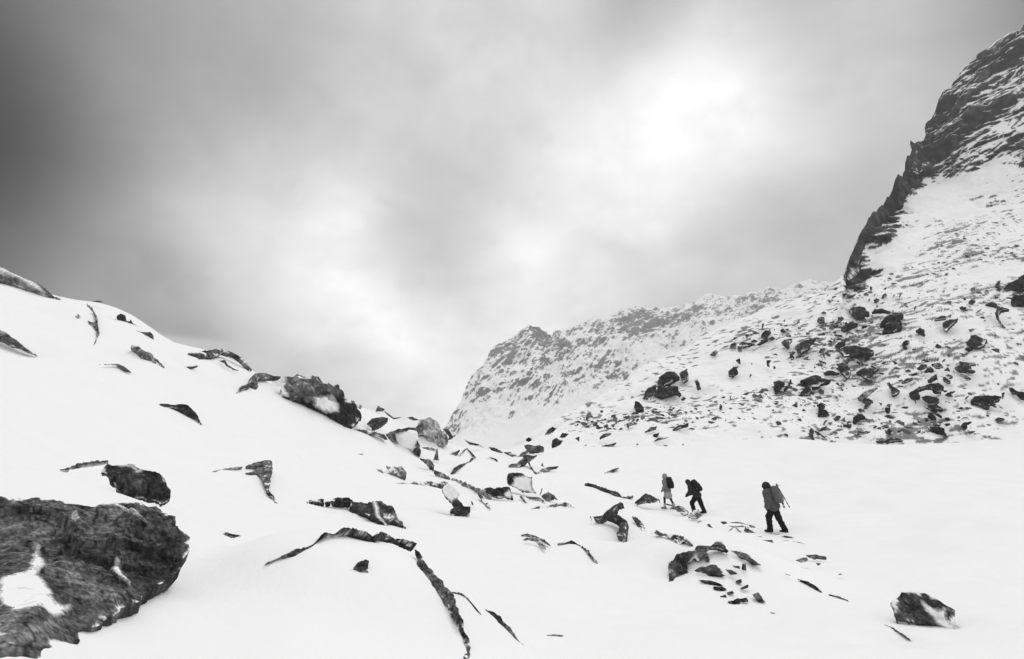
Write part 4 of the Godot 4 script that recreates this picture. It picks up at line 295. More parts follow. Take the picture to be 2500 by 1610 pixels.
["talus_rock","small angular dark rock above the crumbled dark rock pile","rock","small rocks on the talus slope",[["t",78.59,24.63,-86.2,-42.3,45,.26,.31,119,[-.44,.38,-.02,.78,.61,-.56,-.14,-.59]]]],
["talus_rock","tiny angular dark rock left of the C-shaped dark rock rim around a snow hollow","rock","small rocks on the talus slope",[["t",80.04,23.83,-84.86,-43.1,45,.12,.14,119,[-.47,-.35,.4,.54,.07,-.19]]]],
["talus_rock","small flat dark rock left of the crumbled dark rock pile","rock","small rocks on the talus slope",[["t",72.82,22.39,-84.18,-40.4,45,.29,.34,114,[-.98,-.34,.13,.7,.66,.29,.51,-.33,-.32,-.31]]]],
["talus_rock","tiny angular dark rock above the crumbled dark rock pile","rock","small rocks on the talus slope",[["t",74.97,22.97,-84.92,-41.5,45,.12,.14,116,[-.23,.04,.2,.42,.03,-.46]]]],
["talus_rock","tiny flat dark rock above the large striped boulder","rock","small rocks on the talus slope",[["t",74.02,19.51,-80.43,-42.6,45,.19,.22,111,[-.37,.32,.66,.22,.01,-.36,-.31,-.18]]]],
["talus_rock","small angular dark rock below the long black rock ridge","rock","small rocks on the talus slope",[["t",91.44,28.46,-88.14,-45.8,45,.29,.33,13,[-.57,.05,.59,.81,.49,-.31,-.51,-.55]]]],
["talus_rock","small angular dark rock right of the black cracked block","rock","small rocks on the talus slope",[["t",67.36,19.58,-82.26,-39.6,45,.33,.38,108,[-.68,.37,-.06,1.1,.33,.17,.5,-1.09,-.1,-.56]]]],
["talus_rock","tiny flat dark rock below the small rock","rock","small rocks on the talus slope",[["t",67.73,14.58,-75.43,-41.9,45,.15,.17,102,[-.52,-.04,.49,.35,.03,-.31]]]],
["talus_rock","tiny angular dark rock left of the square-topped boulder","rock","small rocks on the talus slope",[["t",65.7,14.58,-75.73,-41,45,.13,.16,101,[-.34,.1,.31,.3,.03,-.4]]]],
["talus_rock","tiny angular dark rock left of the dark rock","rock","small rocks on the talus slope",[["t",86.03,29.79,-91.43,-43.2,45,.07,.08,129,[-.23,-.28,.05,.23,.18,.05]]]],
["talus_rock","tiny angular dark rock close above the crumbled dark rock pile","rock","small rocks on the talus slope",[["t",81.62,28.92,-91.42,-41.6,45,.05,.06,126,[-.23,-.16,.25,.27,-.03,-.11]]]],
["talus_rock","tiny angular dark rock close left of the dark rock","rock","small rocks on the talus slope",[["t",82.09,27.2,-89.17,-42.5,45,.11,.13,124,[-.27,-.25,.11,.43,.16,-.17]]]],
["talus_rock","tiny angular dark rock close left of the C-shaped dark rock rim around a snow hollow","rock","small rocks on the talus slope",[["t",78.15,21.49,-82.13,-43.5,45,.07,.09,115,[-.2,-.21,.1,.31,.1,-.1]]]],
["talus_rock","tiny angular dark rock right of the largest smooth-backed talus boulder","rock","small rocks on the talus slope",[["t",72.8,25.61,-89.26,-39.2,45,.14,.17,118,[-.22,-.39,-.01,.46,.22,.44,.02,-.51]]]],
["talus_rock","tiny angular dark rock close right of the largest smooth-backed talus boulder","rock","small rocks on the talus slope",[["t",75.32,25.6,-88.48,-40.3,45,.09,.1,119,[-.22,-.18,.21,.44,.01,-.25]]]],
["talus_rock","tiny flat dark rock left of the crumbled dark rock pile","rock","small rocks on the talus slope",[["t",72.54,23.77,-86.76,-39.8,45,.07,.08,116,[-.23,-.08,.22,.23,0,-.15]]]],
["talus_rock","tiny angular dark rock below the crumbled dark rock pile","rock","small rocks on the talus slope",[["t",69.34,17.55,-78.58,-41.3,45,.09,.1,106,[-.32,-.14,.22,.29,.1,-.14]]]],
["talus_rock","tiny flat dark rock below the C-shaped dark rock rim around a snow hollow","rock","small rocks on the talus slope",[["t",76.06,18.31,-78.74,-44,45,.09,.1,111,[-.24,0,.02,.22,.23,-.08,-.01,-.15]]]],
["talus_rock","tiny angular dark rock below the C-shaped dark rock rim around a snow hollow","rock","small rocks on the talus slope",[["t",77.98,17.4,-77.28,-45.2,45,.09,.1,111,[-.14,.07,.08,.29,.12,-.08,-.05,-.27]]]],
["talus_rock","tiny angular dark rock close below the C-shaped dark rock rim around a snow hollow","rock","small rocks on the talus slope",[["t",76.88,16.43,-76.33,-45.2,45,.08,.1,11,[-.18,.22,.12,.15,.07,-.36]]]],
["talus_rock","tiny angular dark rock below the dark rock","rock","small rocks on the talus slope",[["t",89.23,29.21,-89.82,-44.8,45,.17,.2,13,[-.28,.02,.01,.63,.35,-.23,-.08,-.42]]]],
["talus_rock","tiny flat dark rock above the stacked two-part dark rock","rock","small rocks on the talus slope",[["t",64.47,15.18,-76.71,-39.8,45,.06,.08,101,[-.39,-.13,.29,.18,.1,-.05]]]],
["talus_rock","small angular dark rock close below the black cracked block","rock","small rocks on the talus slope",[["t",62.69,17.03,-79.96,-38.2,45,.28,.32,103,[-.49,-.01,-.17,.67,.64,.88,.32,.2,-.12,.1,.1,-.96,-.29,-.89]]]],
["talus_rock","small flat dark rock left of the tall dark rock","rock","small rocks on the talus slope",[["t",48.11,12.04,-76.71,-32.3,45,.31,.36,91,[-.96,.07,-.33,.53,.39,.29,1.18,-.3,.34,-.39,-.63,-.2]]]],
["talus_rock","small angular dark rock above the flat dark rock","rock","small rocks on the talus slope",[["t",42.25,4.83,-67.35,-31.9,45,.21,.25,8,[-.47,-.09,.09,.54,.44,.38,.16,-.24,-.22,-.58]]]],
["talus_rock","small angular dark rock below the black overhang rock","rock","small rocks on the talus slope",[["t",47.67,6.57,-69.3,-34.3,45,.2,.24,84,[-.39,-.42,-.16,.39,.5,.47,.05,-.44]]]],
["talus_rock","tiny flat dark rock above the domed grey rock","rock","small rocks on the talus slope",[["t",46.6,5.95,-68.89,-34.3,45,.18,.2,83,[-.39,.25,.35,.23,.37,-.32,-.33,-.16]]]],
["talus_rock","small angular dark rock below the black rock face","rock","small rocks on the talus slope",[["t",49.56,6.18,-67.99,-35.9,45,.26,.3,84,[-.4,-.08,-.04,.7,.46,.79,.2,.16,.1,-.73,-.31,-.83]]]],
["talus_rock","tiny angular dark rock below the angular dark block","rock","small rocks on the talus slope",[["t",40.12,4.27,-66.6,-30.8,45,.14,.16,78,[-.33,-.4,.03,.35,.33,.46,-.03,-.41]]]],
["talus_rock","tiny angular dark rock close below the angular dark block","rock","small rocks on the talus slope",[["t",40.84,4.16,-66.68,-31.5,45,.1,.12,78,[-.24,.14,.28,.15,-.05,-.3]]]],
["talus_rock","tiny angular dark rock above the flat dark rock","rock","small rocks on the talus slope",[["t",43.02,4.73,-67.24,-32.4,45,.1,.12,8,[-.29,-.21,.2,.43,.09,-.22]]]],
["talus_rock","small flat dark rock right of the upright leaf-shaped stone","rock","small rocks on the talus slope",[["t",39.11,3.38,-65.21,-30.4,45,.21,.25,76,[-.69,-.54,-.26,.3,.24,.51,.81,-.09,.19,-.1,-.29,-.09]]]],
["talus_rock","small flat dark rock below the domed grey rock","rock","small rocks on the talus slope",[["t",43.56,3.02,-64.78,-33.5,45,.19,.22,78,[-.61,-.25,-.45,.35,-.08,.01,.99,.16,.16,-.26]]]],
["talus_rock","tiny angular dark rock left of the spread-winged dark rock","rock","small rocks on the talus slope",[["t",45.79,3.7,-65.61,-34.7,45,.11,.12,8,[-.28,-.2,.04,.3,.24,.1,0,-.2]]]],
["talus_rock","tiny angular dark rock close above the flat dark rock","rock","small rocks on the talus slope",[["t",43.23,4.3,-66.64,-32.8,45,.1,.12,8,[-.29,-.27,-.03,.24,.31,.03]]]],
["talus_rock","small angular dark rock right of the upright leaf-shaped stone","rock","small rocks on the talus slope",[["t",38.38,2.8,-65.1,-31,45,.12,.16,76,[-.67,.66,-.1,.33,.59,-.61,.31,-.5,-.12,.11]]]],
["talus_rock","tiny flat dark rock left of the tall dark rock","rock","small rocks on the talus slope",[["t",48.92,12.89,-77.37,-32,45,.11,.12,92,[-.47,-.16,.05,.17,.46,.12,-.05,-.13]]]],
["talus_rock","tiny angular dark rock right of the black overhang rock","rock","small rocks on the talus slope",[["t",49.6,6.83,-69.31,-35.6,45,.09,.1,85,[-.16,.35,.16,.01,-.01,-.36]]]],
["talus_rock","tiny angular dark rock above the spread-winged dark rock","rock","small rocks on the talus slope",[["t",47.11,4.14,-66.17,-35.5,45,.07,.08,81,[-.15,.08,.09,.19,.07,-.27]]]],
["talus_rock","tiny flat dark rock right of the spread-winged dark rock","rock","small rocks on the talus slope",[["t",47.94,3.13,-64.42,-36.7,45,.09,.11,8,[-.31,-.1,0,.14,.31,.1,0,-.15]]]],
["talus_rock","tiny flat dark rock left of the flat dark rock","rock","small rocks on the talus slope",[["t",39.49,2.71,-64.67,-31.2,45,.06,.07,76,[-.26,-.18,.07,.15,.19,.03]]]],
["talus_rock","tiny angular dark rock right of the pale tilted slab","rock","small rocks on the talus slope",[["t",50.92,8.82,-72.25,-35,45,.08,.09,89,[-.22,-.14,.15,.31,.07,-.17]]]],
["talus_rock","tiny angular dark rock below the round-edged dark block","rock","small rocks on the talus slope",[["t",39.07,6.01,-69.17,-29.5,45,.09,.1,8,[-.22,.04,.02,.22,.22,-.11,-.01,-.16]]]],
["talus_rock","tiny angular dark rock above the angular dark block","rock","small rocks on the talus slope",[["t",45.22,7.89,-71.52,-32.4,45,.1,.11,85,[-.21,.08,0,.34,.21,-.42]]]],
["talus_rock","tiny flat dark rock left of the round-edged dark block","rock","small rocks on the talus slope",[["t",40.75,8.65,-72.67,-29.3,45,.05,.06,84,[-.18,.04,.14,.08,.04,-.12]]]],
["talus_rock","tiny angular dark rock above the upright leaf-shaped stone","rock","small rocks on the talus slope",[["t",38.79,3.89,-66.29,-30.3,45,.03,.03,77,[-.08,-.08,.08,.15,-.01,-.08]]]],
["talus_rock","small angular dark rock above the big arched black rock","rock","small rocks on the talus slope",[["t",59.89,12.57,-74.03,-38.7,45,.28,.32,96,[-.69,-.2,-.03,.52,.49,.59,.61,.09,.03,-.45,-.41,-.54]]]],
["talus_rock","small angular dark rock close above the big arched black rock","rock","small rocks on the talus slope",[["t",60.04,11.99,-73.01,-39,45,.29,.34,95,[-.68,-.54,-.36,.36,.19,.87,.55,.05,.44,-.4,-.14,-.32]]]],
["talus_rock","small flat dark rock above the stacked two-part dark rock","rock","small rocks on the talus slope",[["t",61.87,12.7,-73.74,-40.1,45,.29,.34,97,[-.67,.45,.02,.68,.68,-.13,.19,-.61,-.22,-.4]]]],
["talus_rock","small angular dark rock above the stacked two-part dark rock","rock","small rocks on the talus slope",[["t",62.71,12.05,-73.1,-40.8,45,.17,.2,97,[-.42,-.06,.07,.52,.35,-.46]]]],
["talus_rock","tiny flat dark rock right of the pale flat rock","rock","small rocks on the talus slope",[["t",65.07,11.54,-71.84,-42.2,45,.17,.2,98,[-.53,-.11,.07,.37,.39,.07,.07,-.33]]]],
["talus_rock","small flat dark rock below the pale flat rock","rock","small rocks on the talus slope",[["t",63.3,10.49,-70.82,-41.7,45,.18,.21,96,[-.45,.35,.09,.24,.46,-.18,-.1,-.41]]]],
["talus_rock","small angular dark rock left of the stacked two-part dark rock","rock","small rocks on the talus slope",[["t",58.77,10.54,-71.19,-39.2,45,.29,.33,93,[-.64,-.36,0,.32,.33,.84,.53,.65,.53,-.05,-.17,-.69,-.58,-.71]]]],
["talus_rock","small flat dark rock right of the black rock face","rock","small rocks on the talus slope",[["t",56,10.38,-72.11,-37.3,45,.25,.29,92,[-.84,-.47,-.25,.23,.57,.56,.61,.1,-.09,-.41]]]],
["talus_rock","small angular dark rock below the claw-shaped rock","rock","small rocks on the talus slope",[["t",53.02,5.03,-65.43,-39.3,45,.23,.27,84,[-.38,-.07,-.18,.67,.13,.54,.41,-.58,.03,-.56]]]],
["talus_rock","small angular dark rock close below the claw-shaped rock","rock","small rocks on the talus slope",[["t",53.81,5.13,-65.36,-39.6,45,.16,.18,85,[-.47,.51,-.03,.33,.36,-.24,.26,-.6,-.12,0]]]],
["talus_rock","tiny angular dark rock above the flat striped rock","rock","small rocks on the talus slope",[["t",54.04,4.6,-64.33,-40,45,.13,.15,84,[-.29,.12,.11,.32,.2,-.1,-.02,-.34]]]],
["talus_rock","tiny angular dark rock below the claw-shaped rock","rock","small rocks on the talus slope",[["t",51.99,4.46,-64.99,-38.6,45,.11,.12,83,[-.2,.02,.06,.34,.19,-.09,-.06,-.27]]]],
["talus_rock","tiny flat dark rock above the flat striped rock","rock","small rocks on the talus slope",[["t",53.41,3.92,-63.73,-39.9,45,.12,.14,83,[-.35,.05,.23,.24,.24,-.06,-.12,-.24]]]],
["talus_rock","tiny flat dark rock close above the flat striped rock","rock","small rocks on the talus slope",[["t",52.23,4.26,-64.23,-38.9,45,.08,.09,83,[-.37,-.08,.22,.17,.15,-.1]]]],
["talus_rock","tiny flat dark rock below the claw-shaped rock","rock","small rocks on the talus slope",[["t",52.86,4.13,-64.13,-39.5,45,.07,.08,83,[-.25,.07,.26,.07,-.01,-.14]]]],
["talus_rock","tiny flat dark rock close below the claw-shaped rock","rock","small rocks on the talus slope",[["t",52.35,3.81,-63.81,-39.4,45,.09,.11,83,[-.35,0,.29,.19,.07,-.18]]]],
["talus_rock","tiny flat dark rock below the hammer-shaped rock","rock","small rocks on the talus slope",[["t",54.68,2.93,-62.16,-41.1,45,.12,.14,83,[-.38,-.21,-.1,.14,.44,.24,.04,-.17]]]],
["talus_rock","tiny upright dark rock left of the grey rock","rock","small rocks on the talus slope",[["t",63.98,7.74,-66.9,-43.6,45,.14,.16,93,[-.05,.51,.22,.6,-.01,-.5,-.16,-.61]]]],
["talus_rock","small angular dark rock below the ragged dark boulder","rock","small rocks on the talus slope",[["t",59.93,4.44,-63.75,-43.5,45,.22,.26,88,[-.43,.1,-.03,.46,.46,.19,.35,-.39,-.35,-.36]]]],
["talus_rock","tiny flat dark rock above the hammer-shaped rock","rock","small rocks on the talus slope",[["t",57.31,6.05,-65.9,-40.9,45,.1,.12,88,[-.29,-.01,.18,.24,.23,-.02,-.11,-.21]]]],
["talus_rock","tiny angular dark rock above the hammer-shaped rock","rock","small rocks on the talus slope",[["t",55.39,4.75,-64.25,-40.7,45,.09,.11,85,[-.13,.23,.14,.27,.12,-.24,.01,.02,-.14,-.28]]]],
["talus_rock","small angular dark rock below the stacked two-part dark rock","rock","small rocks on the talus slope",[["t",58.32,8.07,-68.19,-40.7,45,.21,.24,9,[-.59,-.13,.07,.5,.54,.58,.01,-.06,.18,-.46,-.21,-.43]]]],
["talus_rock","small flat dark rock above the big arched black rock","rock","small rocks on the talus slope",[["t",57.92,11.44,-73.34,-38.2,45,.17,.19,94,[-.65,-.04,.03,0,.37,.47,.4,-.03,-.15,-.4]]]],
["talus_rock","tiny angular dark rock left of the flat striped rock","rock","small rocks on the talus slope",[["t",49.46,3.01,-63.34,-37.7,45,.1,.11,8,[-.35,-.3,.23,.39,.12,-.09]]]],
["talus_rock","tiny angular dark rock close below the claw-shaped rock","rock","small rocks on the talus slope",[["t",51.07,4.34,-65.16,-38,45,.08,.1,83,[-.15,.33,.21,-.13,-.06,-.2]]]],
["talus_rock","tiny angular dark rock close left of the square-topped boulder","rock","small rocks on the talus slope",[["t",65.53,14.54,-75.67,-40.9,45,.15,.18,101,[-.32,.11,.04,.39,.32,-.09,-.04,-.41]]]],
["talus_rock","small angular dark rock below the small rock","rock","small rocks on the talus slope",[["t",67.5,14.53,-75.3,-41.7,45,.18,.21,102,[-.38,.11,.56,.48,.13,-.22,-.31,-.37]]]],
["talus_rock","tiny angular dark rock above the stacked two-part dark rock","rock","small rocks on the talus slope",[["t",63.17,13.76,-75.05,-40.1,45,.08,.09,99,[-.23,-.07,.17,.25,.06,-.19]]]],
["talus_rock","tiny angular dark rock close above the stacked two-part dark rock","rock","small rocks on the talus slope",[["t",63.9,13.68,-74.75,-40.5,45,.11,.12,99,[-.27,-.17,.14,.38,.19,.06,-.06,-.28]]]],
["talus_rock","tiny flat dark rock below the stacked two-part dark rock","rock","small rocks on the talus slope",[["t",58.17,8.51,-68.84,-40.2,45,.09,.11,91,[-.26,.13,.33,.09,-.06,-.22]]]],
["talus_rock","tiny flat dark rock below the pale flat rock","rock","small rocks on the talus slope",[["t",61.12,8.91,-69.16,-41.5,45,.07,.08,93,[-.25,.17,.26,-.05,-.01,-.12]]]],
["talus_rock","tiny angular dark rock left of the ragged dark boulder","rock","small rocks on the talus slope",[["t",59.59,7.5,-67.32,-41.3,45,.08,.1,9,[-.28,-.34,.09,.26,.27,.31,-.08,-.23]]]],
["talus_rock","tiny angular dark rock close left of the ragged dark boulder","rock","small rocks on the talus slope",[["t",58.6,6.77,-66.64,-41.4,45,.05,.06,89,[-.12,-.01,.03,.16,.09,-.15]]]],
["talus_rock","tiny flat dark rock close above the hammer-shaped rock","rock","small rocks on the talus slope",[["t",55.8,4.72,-63.98,-40.9,45,.08,.09,85,[-.32,-.23,-.01,.15,.4,.15,-.07,-.07]]]],
["talus_rock","tiny angular dark rock below the flaky shattered rock","rock","small rocks on the talus slope",[["t",52.16,5.77,-66.87,-37.8,45,.04,.05,85,[-.26,-.21,.1,.14,.16,.07]]]],
["talus_rock","tiny upright dark rock left of the flaky shattered rock","rock","small rocks on the talus slope",[["t",53.63,7.18,-68.46,-38.1,45,.1,.12,87,[-.11,.47,.02,.4,.11,-.44,-.02,-.43]]]],
["talus_rock","tiny flat dark rock close below the hammer-shaped rock","rock","small rocks on the talus slope",[["t",55.15,2.76,-62.17,-41.5,45,.05,.06,83,[-.15,-.07,-.02,.12,.17,-.05]]]],
["talus_rock","tiny flat dark rock left of the hammer-shaped rock","rock","small rocks on the talus slope",[["t",53.54,4.36,-64.26,-39.9,45,.05,.06,84,[-.22,.03,.09,.07,.13,-.1]]]],
["talus_rock","tiny upright dark rock above the stacked two-part dark rock","rock","small rocks on the talus slope",[["t",62.46,11.49,-71.82,-41,45,.07,.09,96,[-.11,.23,.04,.35,.06,-.58]]]],
["talus_rock","tiny flat dark rock close above the stacked two-part dark rock","rock","small rocks on the talus slope",[["t",63.46,12.81,-73.81,-40.7,45,.07,.08,98,[-.26,.17,.19,.02,.07,-.19]]]],
["talus_rock","tiny flat dark rock right of the ragged dark boulder","rock","small rocks on the talus slope",[["t",61.72,6.04,-65.11,-43.6,45,.04,.05,9,[-.21,.19,.02,.06,.19,-.25]]]]]
# cloud brightness: azimuth, elevation in degrees, luminance
const CLOUDS := [Vector3(-50.1,33.0,0.036),Vector3(-49.3,28.9,0.001),Vector3(-48.1,23.1,0.001),Vector3(-47.0,17.0,0.001),Vector3(-46.5,13.8,0.003),Vector3(-47.6,33.4,0.266),Vector3(-46.0,25.6,0.035),Vector3(-44.9,19.3,0.019),Vector3(-44.1,14.4,0.610),Vector3(-43.2,33.3,0.323),Vector3(-42.0,27.1,0.300),Vector3(-40.9,20.5,0.411),Vector3(-40.1,14.9,0.373),Vector3(-38.6,35.2,0.407),Vector3(-37.5,28.7,0.321),Vector3(-36.4,21.7,0.596),Vector3(-35.4,14.3,0.255),Vector3(-33.3,37.0,0.384),Vector3(-32.2,30.3,0.391),Vector3(-31.5,24.8,0.717),Vector3(-30.5,17.1,0.800),Vector3(-29.6,12.0,0.363),Vector3(-27.3,38.7,0.426),Vector3(-26.4,31.7,0.505),Vector3(-25.5,24.1,0.734),Vector3(-24.7,15.9,0.872),Vector3(-24.1,9.6,0.739),Vector3(-20.7,41.5,0.631),Vector3(-19.8,33.0,0.703),Vector3(-19.0,23.0,1.131),Vector3(-18.3,14.4,1.317),Vector3(-17.9,7.9,0.610),Vector3(-13.2,41.3,0.727),Vector3(-12.7,33.9,0.688),Vector3(-12.2,25.8,0.603),Vector3(-11.9,19.3,0.541),Vector3(-11.6,12.6,1.280),Vector3(-11.3,5.9,0.958),Vector3(-5.4,41.9,0.699),Vector3(-5.1,34.5,0.589),Vector3(-5.0,28.4,0.582),Vector3(-4.8,19.6,0.723),Vector3(-4.7,12.8,0.880),Vector3(-4.6,8.2,1.193),Vector3(2.7,42.7,0.759),Vector3(2.6,36.5,0.752),Vector3(2.5,28.4,0.813),Vector3(2.4,19.7,1.139),Vector3(2.4,14.6,1.109),Vector3(10.7,42.9,0.726),Vector3(10.3,36.1,0.793),Vector3(10.0,30.2,1.050),Vector3(9.7,21.6,0.851),Vector3(9.5,16.3,0.891),Vector3(16.7,41.1,0.035),Vector3(17.8,37.1,1.451),Vector3(17.3,31.4,1.029),Vector3(16.9,25.3,1.445),Vector3(16.5,20.2,0.723),Vector3(20.7,41.5,0.566),Vector3(25.0,38.5,1.068),Vector3(24.3,32.2,1.511),Vector3(23.8,27.6,0.981),Vector3(23.2,22.0,0.489),Vector3(22.8,17.8,0.685),Vector3(31.7,39.5,0.287),Vector3(30.9,34.3,1.011),Vector3(30.1,29.0,1.200),Vector3(29.5,24.5,0.470),Vector3(28.9,19.4,0.678),Vector3(35.0,35.8,0.634),Vector3(35.5,27.5,0.721),Vector3(34.1,22.3,0.358),Vector3(32.5,18.7,0.643),Vector3(40.4,35.8,0.556),Vector3(39.3,29.8,0.549),Vector3(43.2,33.3,0.919),Vector3(46.3,34.1,0.134),Vector3(45.8,31.5,0.789),Vector3(49.6,33.0,0.007),Vector3(0.0,51.4,0.638),Vector3(24.4,50.1,0.638),Vector3(-28.8,47.7,0.477),Vector3(-46.4,40.8,0.233),Vector3(43.5,42.3,0.477),Vector3(0.0,60.9,0.604),Vector3(-53.3,31.2,0.073),Vector3(-52.1,26.0,0.036),Vector3(-51.1,20.4,0.030),Vector3(-50.0,14.5,0.036),Vector3(-54.2,19.0,0.033),Vector3(53.3,34.1,0.147)]

const EYE := Vector3(0, 1.6, 0)
var snow_mat: StandardMaterial3D
var terrain_mat: StandardMaterial3D
var far_mat: StandardMaterial3D
var rock_mats := {}
var taken := {}
var swell := FastNoiseLite.new()
var ripple := FastNoiseLite.new()
var grain := FastNoiseLite.new()
var blocks := FastNoiseLite.new()
var patchy := FastNoiseLite.new()
var t0 := 0

func _ready():
	t0 = Time.get_ticks_msec()
	set_camera()
	set_sky()
	set_sun()
	make_noises()
	make_materials()
	stage("sky")
	build_ground()
	stage("ground")
	build_right_slope()
	stage("slope")
	build_far_mountain()
	stage("mountain")
	build_rocks()
	stage("rocks")
	build_walkers()
	stage("walkers")

func stage(what):
	print(what, " ", Time.get_ticks_msec() - t0)

# ------------------------------------------------------------------ camera, sky, light
func set_camera():
	var cam := Camera3D.new()
	cam.name = "camera"
	add_child(cam)
	cam.position = EYE
	cam.rotation_degrees = Vector3(12.6, 0, 0)
	cam.fov = 65.6
	cam.near = 0.05
	cam.far = 4000.0
	cam.current = true

func set_sky():
	var noise := FastNoiseLite.new()
	noise.seed = 11
	noise.noise_type = FastNoiseLite.TYPE_SIMPLEX_SMOOTH
	noise.frequency = 1.6
	noise.fractal_octaves = 6
	noise.fractal_gain = 0.55
	noise.domain_warp_enabled = true
	noise.domain_warp_amplitude = 0.25
	noise.domain_warp_frequency = 1.2
	# cloud brightness laid over the whole dome from the samples, coarse first
	var cw := 192
	var ch := 96
	var coarse := PackedFloat32Array()
	coarse.resize(cw * ch)
	var dirs: Array[Vector3] = []
	for s in CLOUDS:
		var v: Vector3 = s
		dirs.append(dir_of(deg_to_rad(v.x), deg_to_rad(v.y)))
	for y in ch:
		var el := PI * 0.5 - (y + 0.5) / ch * PI
		for x in cw:
			var d := dir_of((x + 0.5) / cw * TAU, el)
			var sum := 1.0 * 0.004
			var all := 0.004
			for k in dirs.size():
				var c := d.dot(dirs[k])
				if c > 0.6:
					var w := exp((c - 1.0) * 260.0) + 0.002 * exp((c - 1.0) * 14.0)
					sum += w * CLOUDS[k].z
					all += w
			coarse[y * cw + x] = sum / all
	var sw := 1024
	var sh := 512
	var img := Image.create(sw, sh, false, Image.FORMAT_RGBF)
	for y in sh:
		var el := PI * 0.5 - (y + 0.5) / sh * PI
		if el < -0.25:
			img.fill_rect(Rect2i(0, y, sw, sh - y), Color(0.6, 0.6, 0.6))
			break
		for x in sw:
			var az := (x + 0.5) / sw * TAU
			var fx := (x + 0.5) / sw * cw - 0.5
			var fy := clampf((y + 0.5) / sh * ch - 0.5, 0, ch - 1.001)
			var x0 := int(floor(fx))
			var y0 := int(fy)
			var tx := fx - x0
			var ty := fy - y0
			var xa := posmod(x0, cw)
			var xb := posmod(x0 + 1, cw)
			var l := lerpf(lerpf(coarse[y0 * cw + xa], coarse[y0 * cw + xb], tx), lerpf(coarse[(y0 + 1) * cw + xa], coarse[(y0 + 1) * cw + xb], tx), ty)
			var d := dir_of(az, el)
			# torn, billowing layers
			var far_up := 1.0 / maxf(d.y + 0.35, 0.2)
			var sx := d.x * far_up
			var sz := d.z * far_up
			var heaps := noise.get_noise_2d(sx * 0.8 + sz * 0.2, sz * 1.1 - sx * 0.4)
			var rags := noise.get_noise_3d(d.x * 3.4 - d.y * 1.2 + 9.0, d.y * 4.6 + d.x * 1.4, d.z * 3.4)
			l *= 1.0 + 0.18 * heaps + 0.15 * rags
			img.set_pixel(x, y, Color(l, l, l))
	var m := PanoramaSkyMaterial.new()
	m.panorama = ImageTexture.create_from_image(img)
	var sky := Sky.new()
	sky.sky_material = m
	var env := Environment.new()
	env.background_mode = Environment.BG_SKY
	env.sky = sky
	env.tonemap_mode = Environment.TONE_MAPPER_LINEAR
	env.tonemap_exposure = 0.99
	env.fog_enabled = true
	env.fog_density = 0.00055
	env.fog_light_color = Color(0.97, 0.97, 0.97)
	env.sdfgi_enabled = true
	env.ssao_enabled = true
	env.ssil_enabled = true
	var we := WorldEnvironment.new()
	we.name = "environment"
	we.environment = env
	add_child(we)

func dir_of(az: float, el: float) -> Vector3:
	return Vector3(sin(az) * cos(el), sin(el), -cos(az) * cos(el))

func set_sun():
	# the sun behind the thin cloud, ahead and high over the far mountain
	var sun := DirectionalLight3D.new()
	sun.name = "sun"
	add_child(sun)
	sun.light_energy = 0.34
	sun.light_angular_distance = 28.0
	sun.light_color = Color(1, 1, 1)
	sun.shadow_enabled = true
	sun.look_at_from_position(dir_of(deg_to_rad(30), deg_to_rad(62)) * 100.0, Vector3.ZERO)

# ------------------------------------------------------------------ materials
func make_noises():
	swell.seed = 3
	swell.noise_type = FastNoiseLite.TYPE_SIMPLEX_SMOOTH
	swell.frequency = 0.16
	swell.fractal_octaves = 3
	ripple.seed = 8
	ripple.noise_type = FastNoiseLite.TYPE_SIMPLEX_SMOOTH
	ripple.frequency = 1.1
	ripple.fractal_octaves = 3
	grain.seed = 21
	grain.noise_type = FastNoiseLite.TYPE_SIMPLEX_SMOOTH
	grain.frequency = 1.0
	grain.fractal_octaves = 5
	blocks.seed = 5
	blocks.noise_type = FastNoiseLite.TYPE_CELLULAR
	blocks.frequency = 1.0
	blocks.fractal_type = FastNoiseLite.FRACTAL_NONE
	blocks.cellular_return_type = FastNoiseLite.RETURN_CELL_VALUE
	blocks.cellular_distance_function = FastNoiseLite.DISTANCE_EUCLIDEAN
	blocks.domain_warp_enabled = false
	patchy.seed = 17
	patchy.noise_type = FastNoiseLite.TYPE_SIMPLEX_SMOOTH
	patchy.frequency = 1.0
	patchy.fractal_octaves = 3

func noise_picture(seed_: int, freq: float, octaves: int, size: int) -> Image:
	var n := FastNoiseLite.new()
	n.seed = seed_
	n.noise_type = FastNoiseLite.TYPE_SIMPLEX_SMOOTH
	n.frequency = freq
	n.fractal_octaves = octaves
	n.fractal_gain = 0.62
	return n.get_seamless_image(size, size)

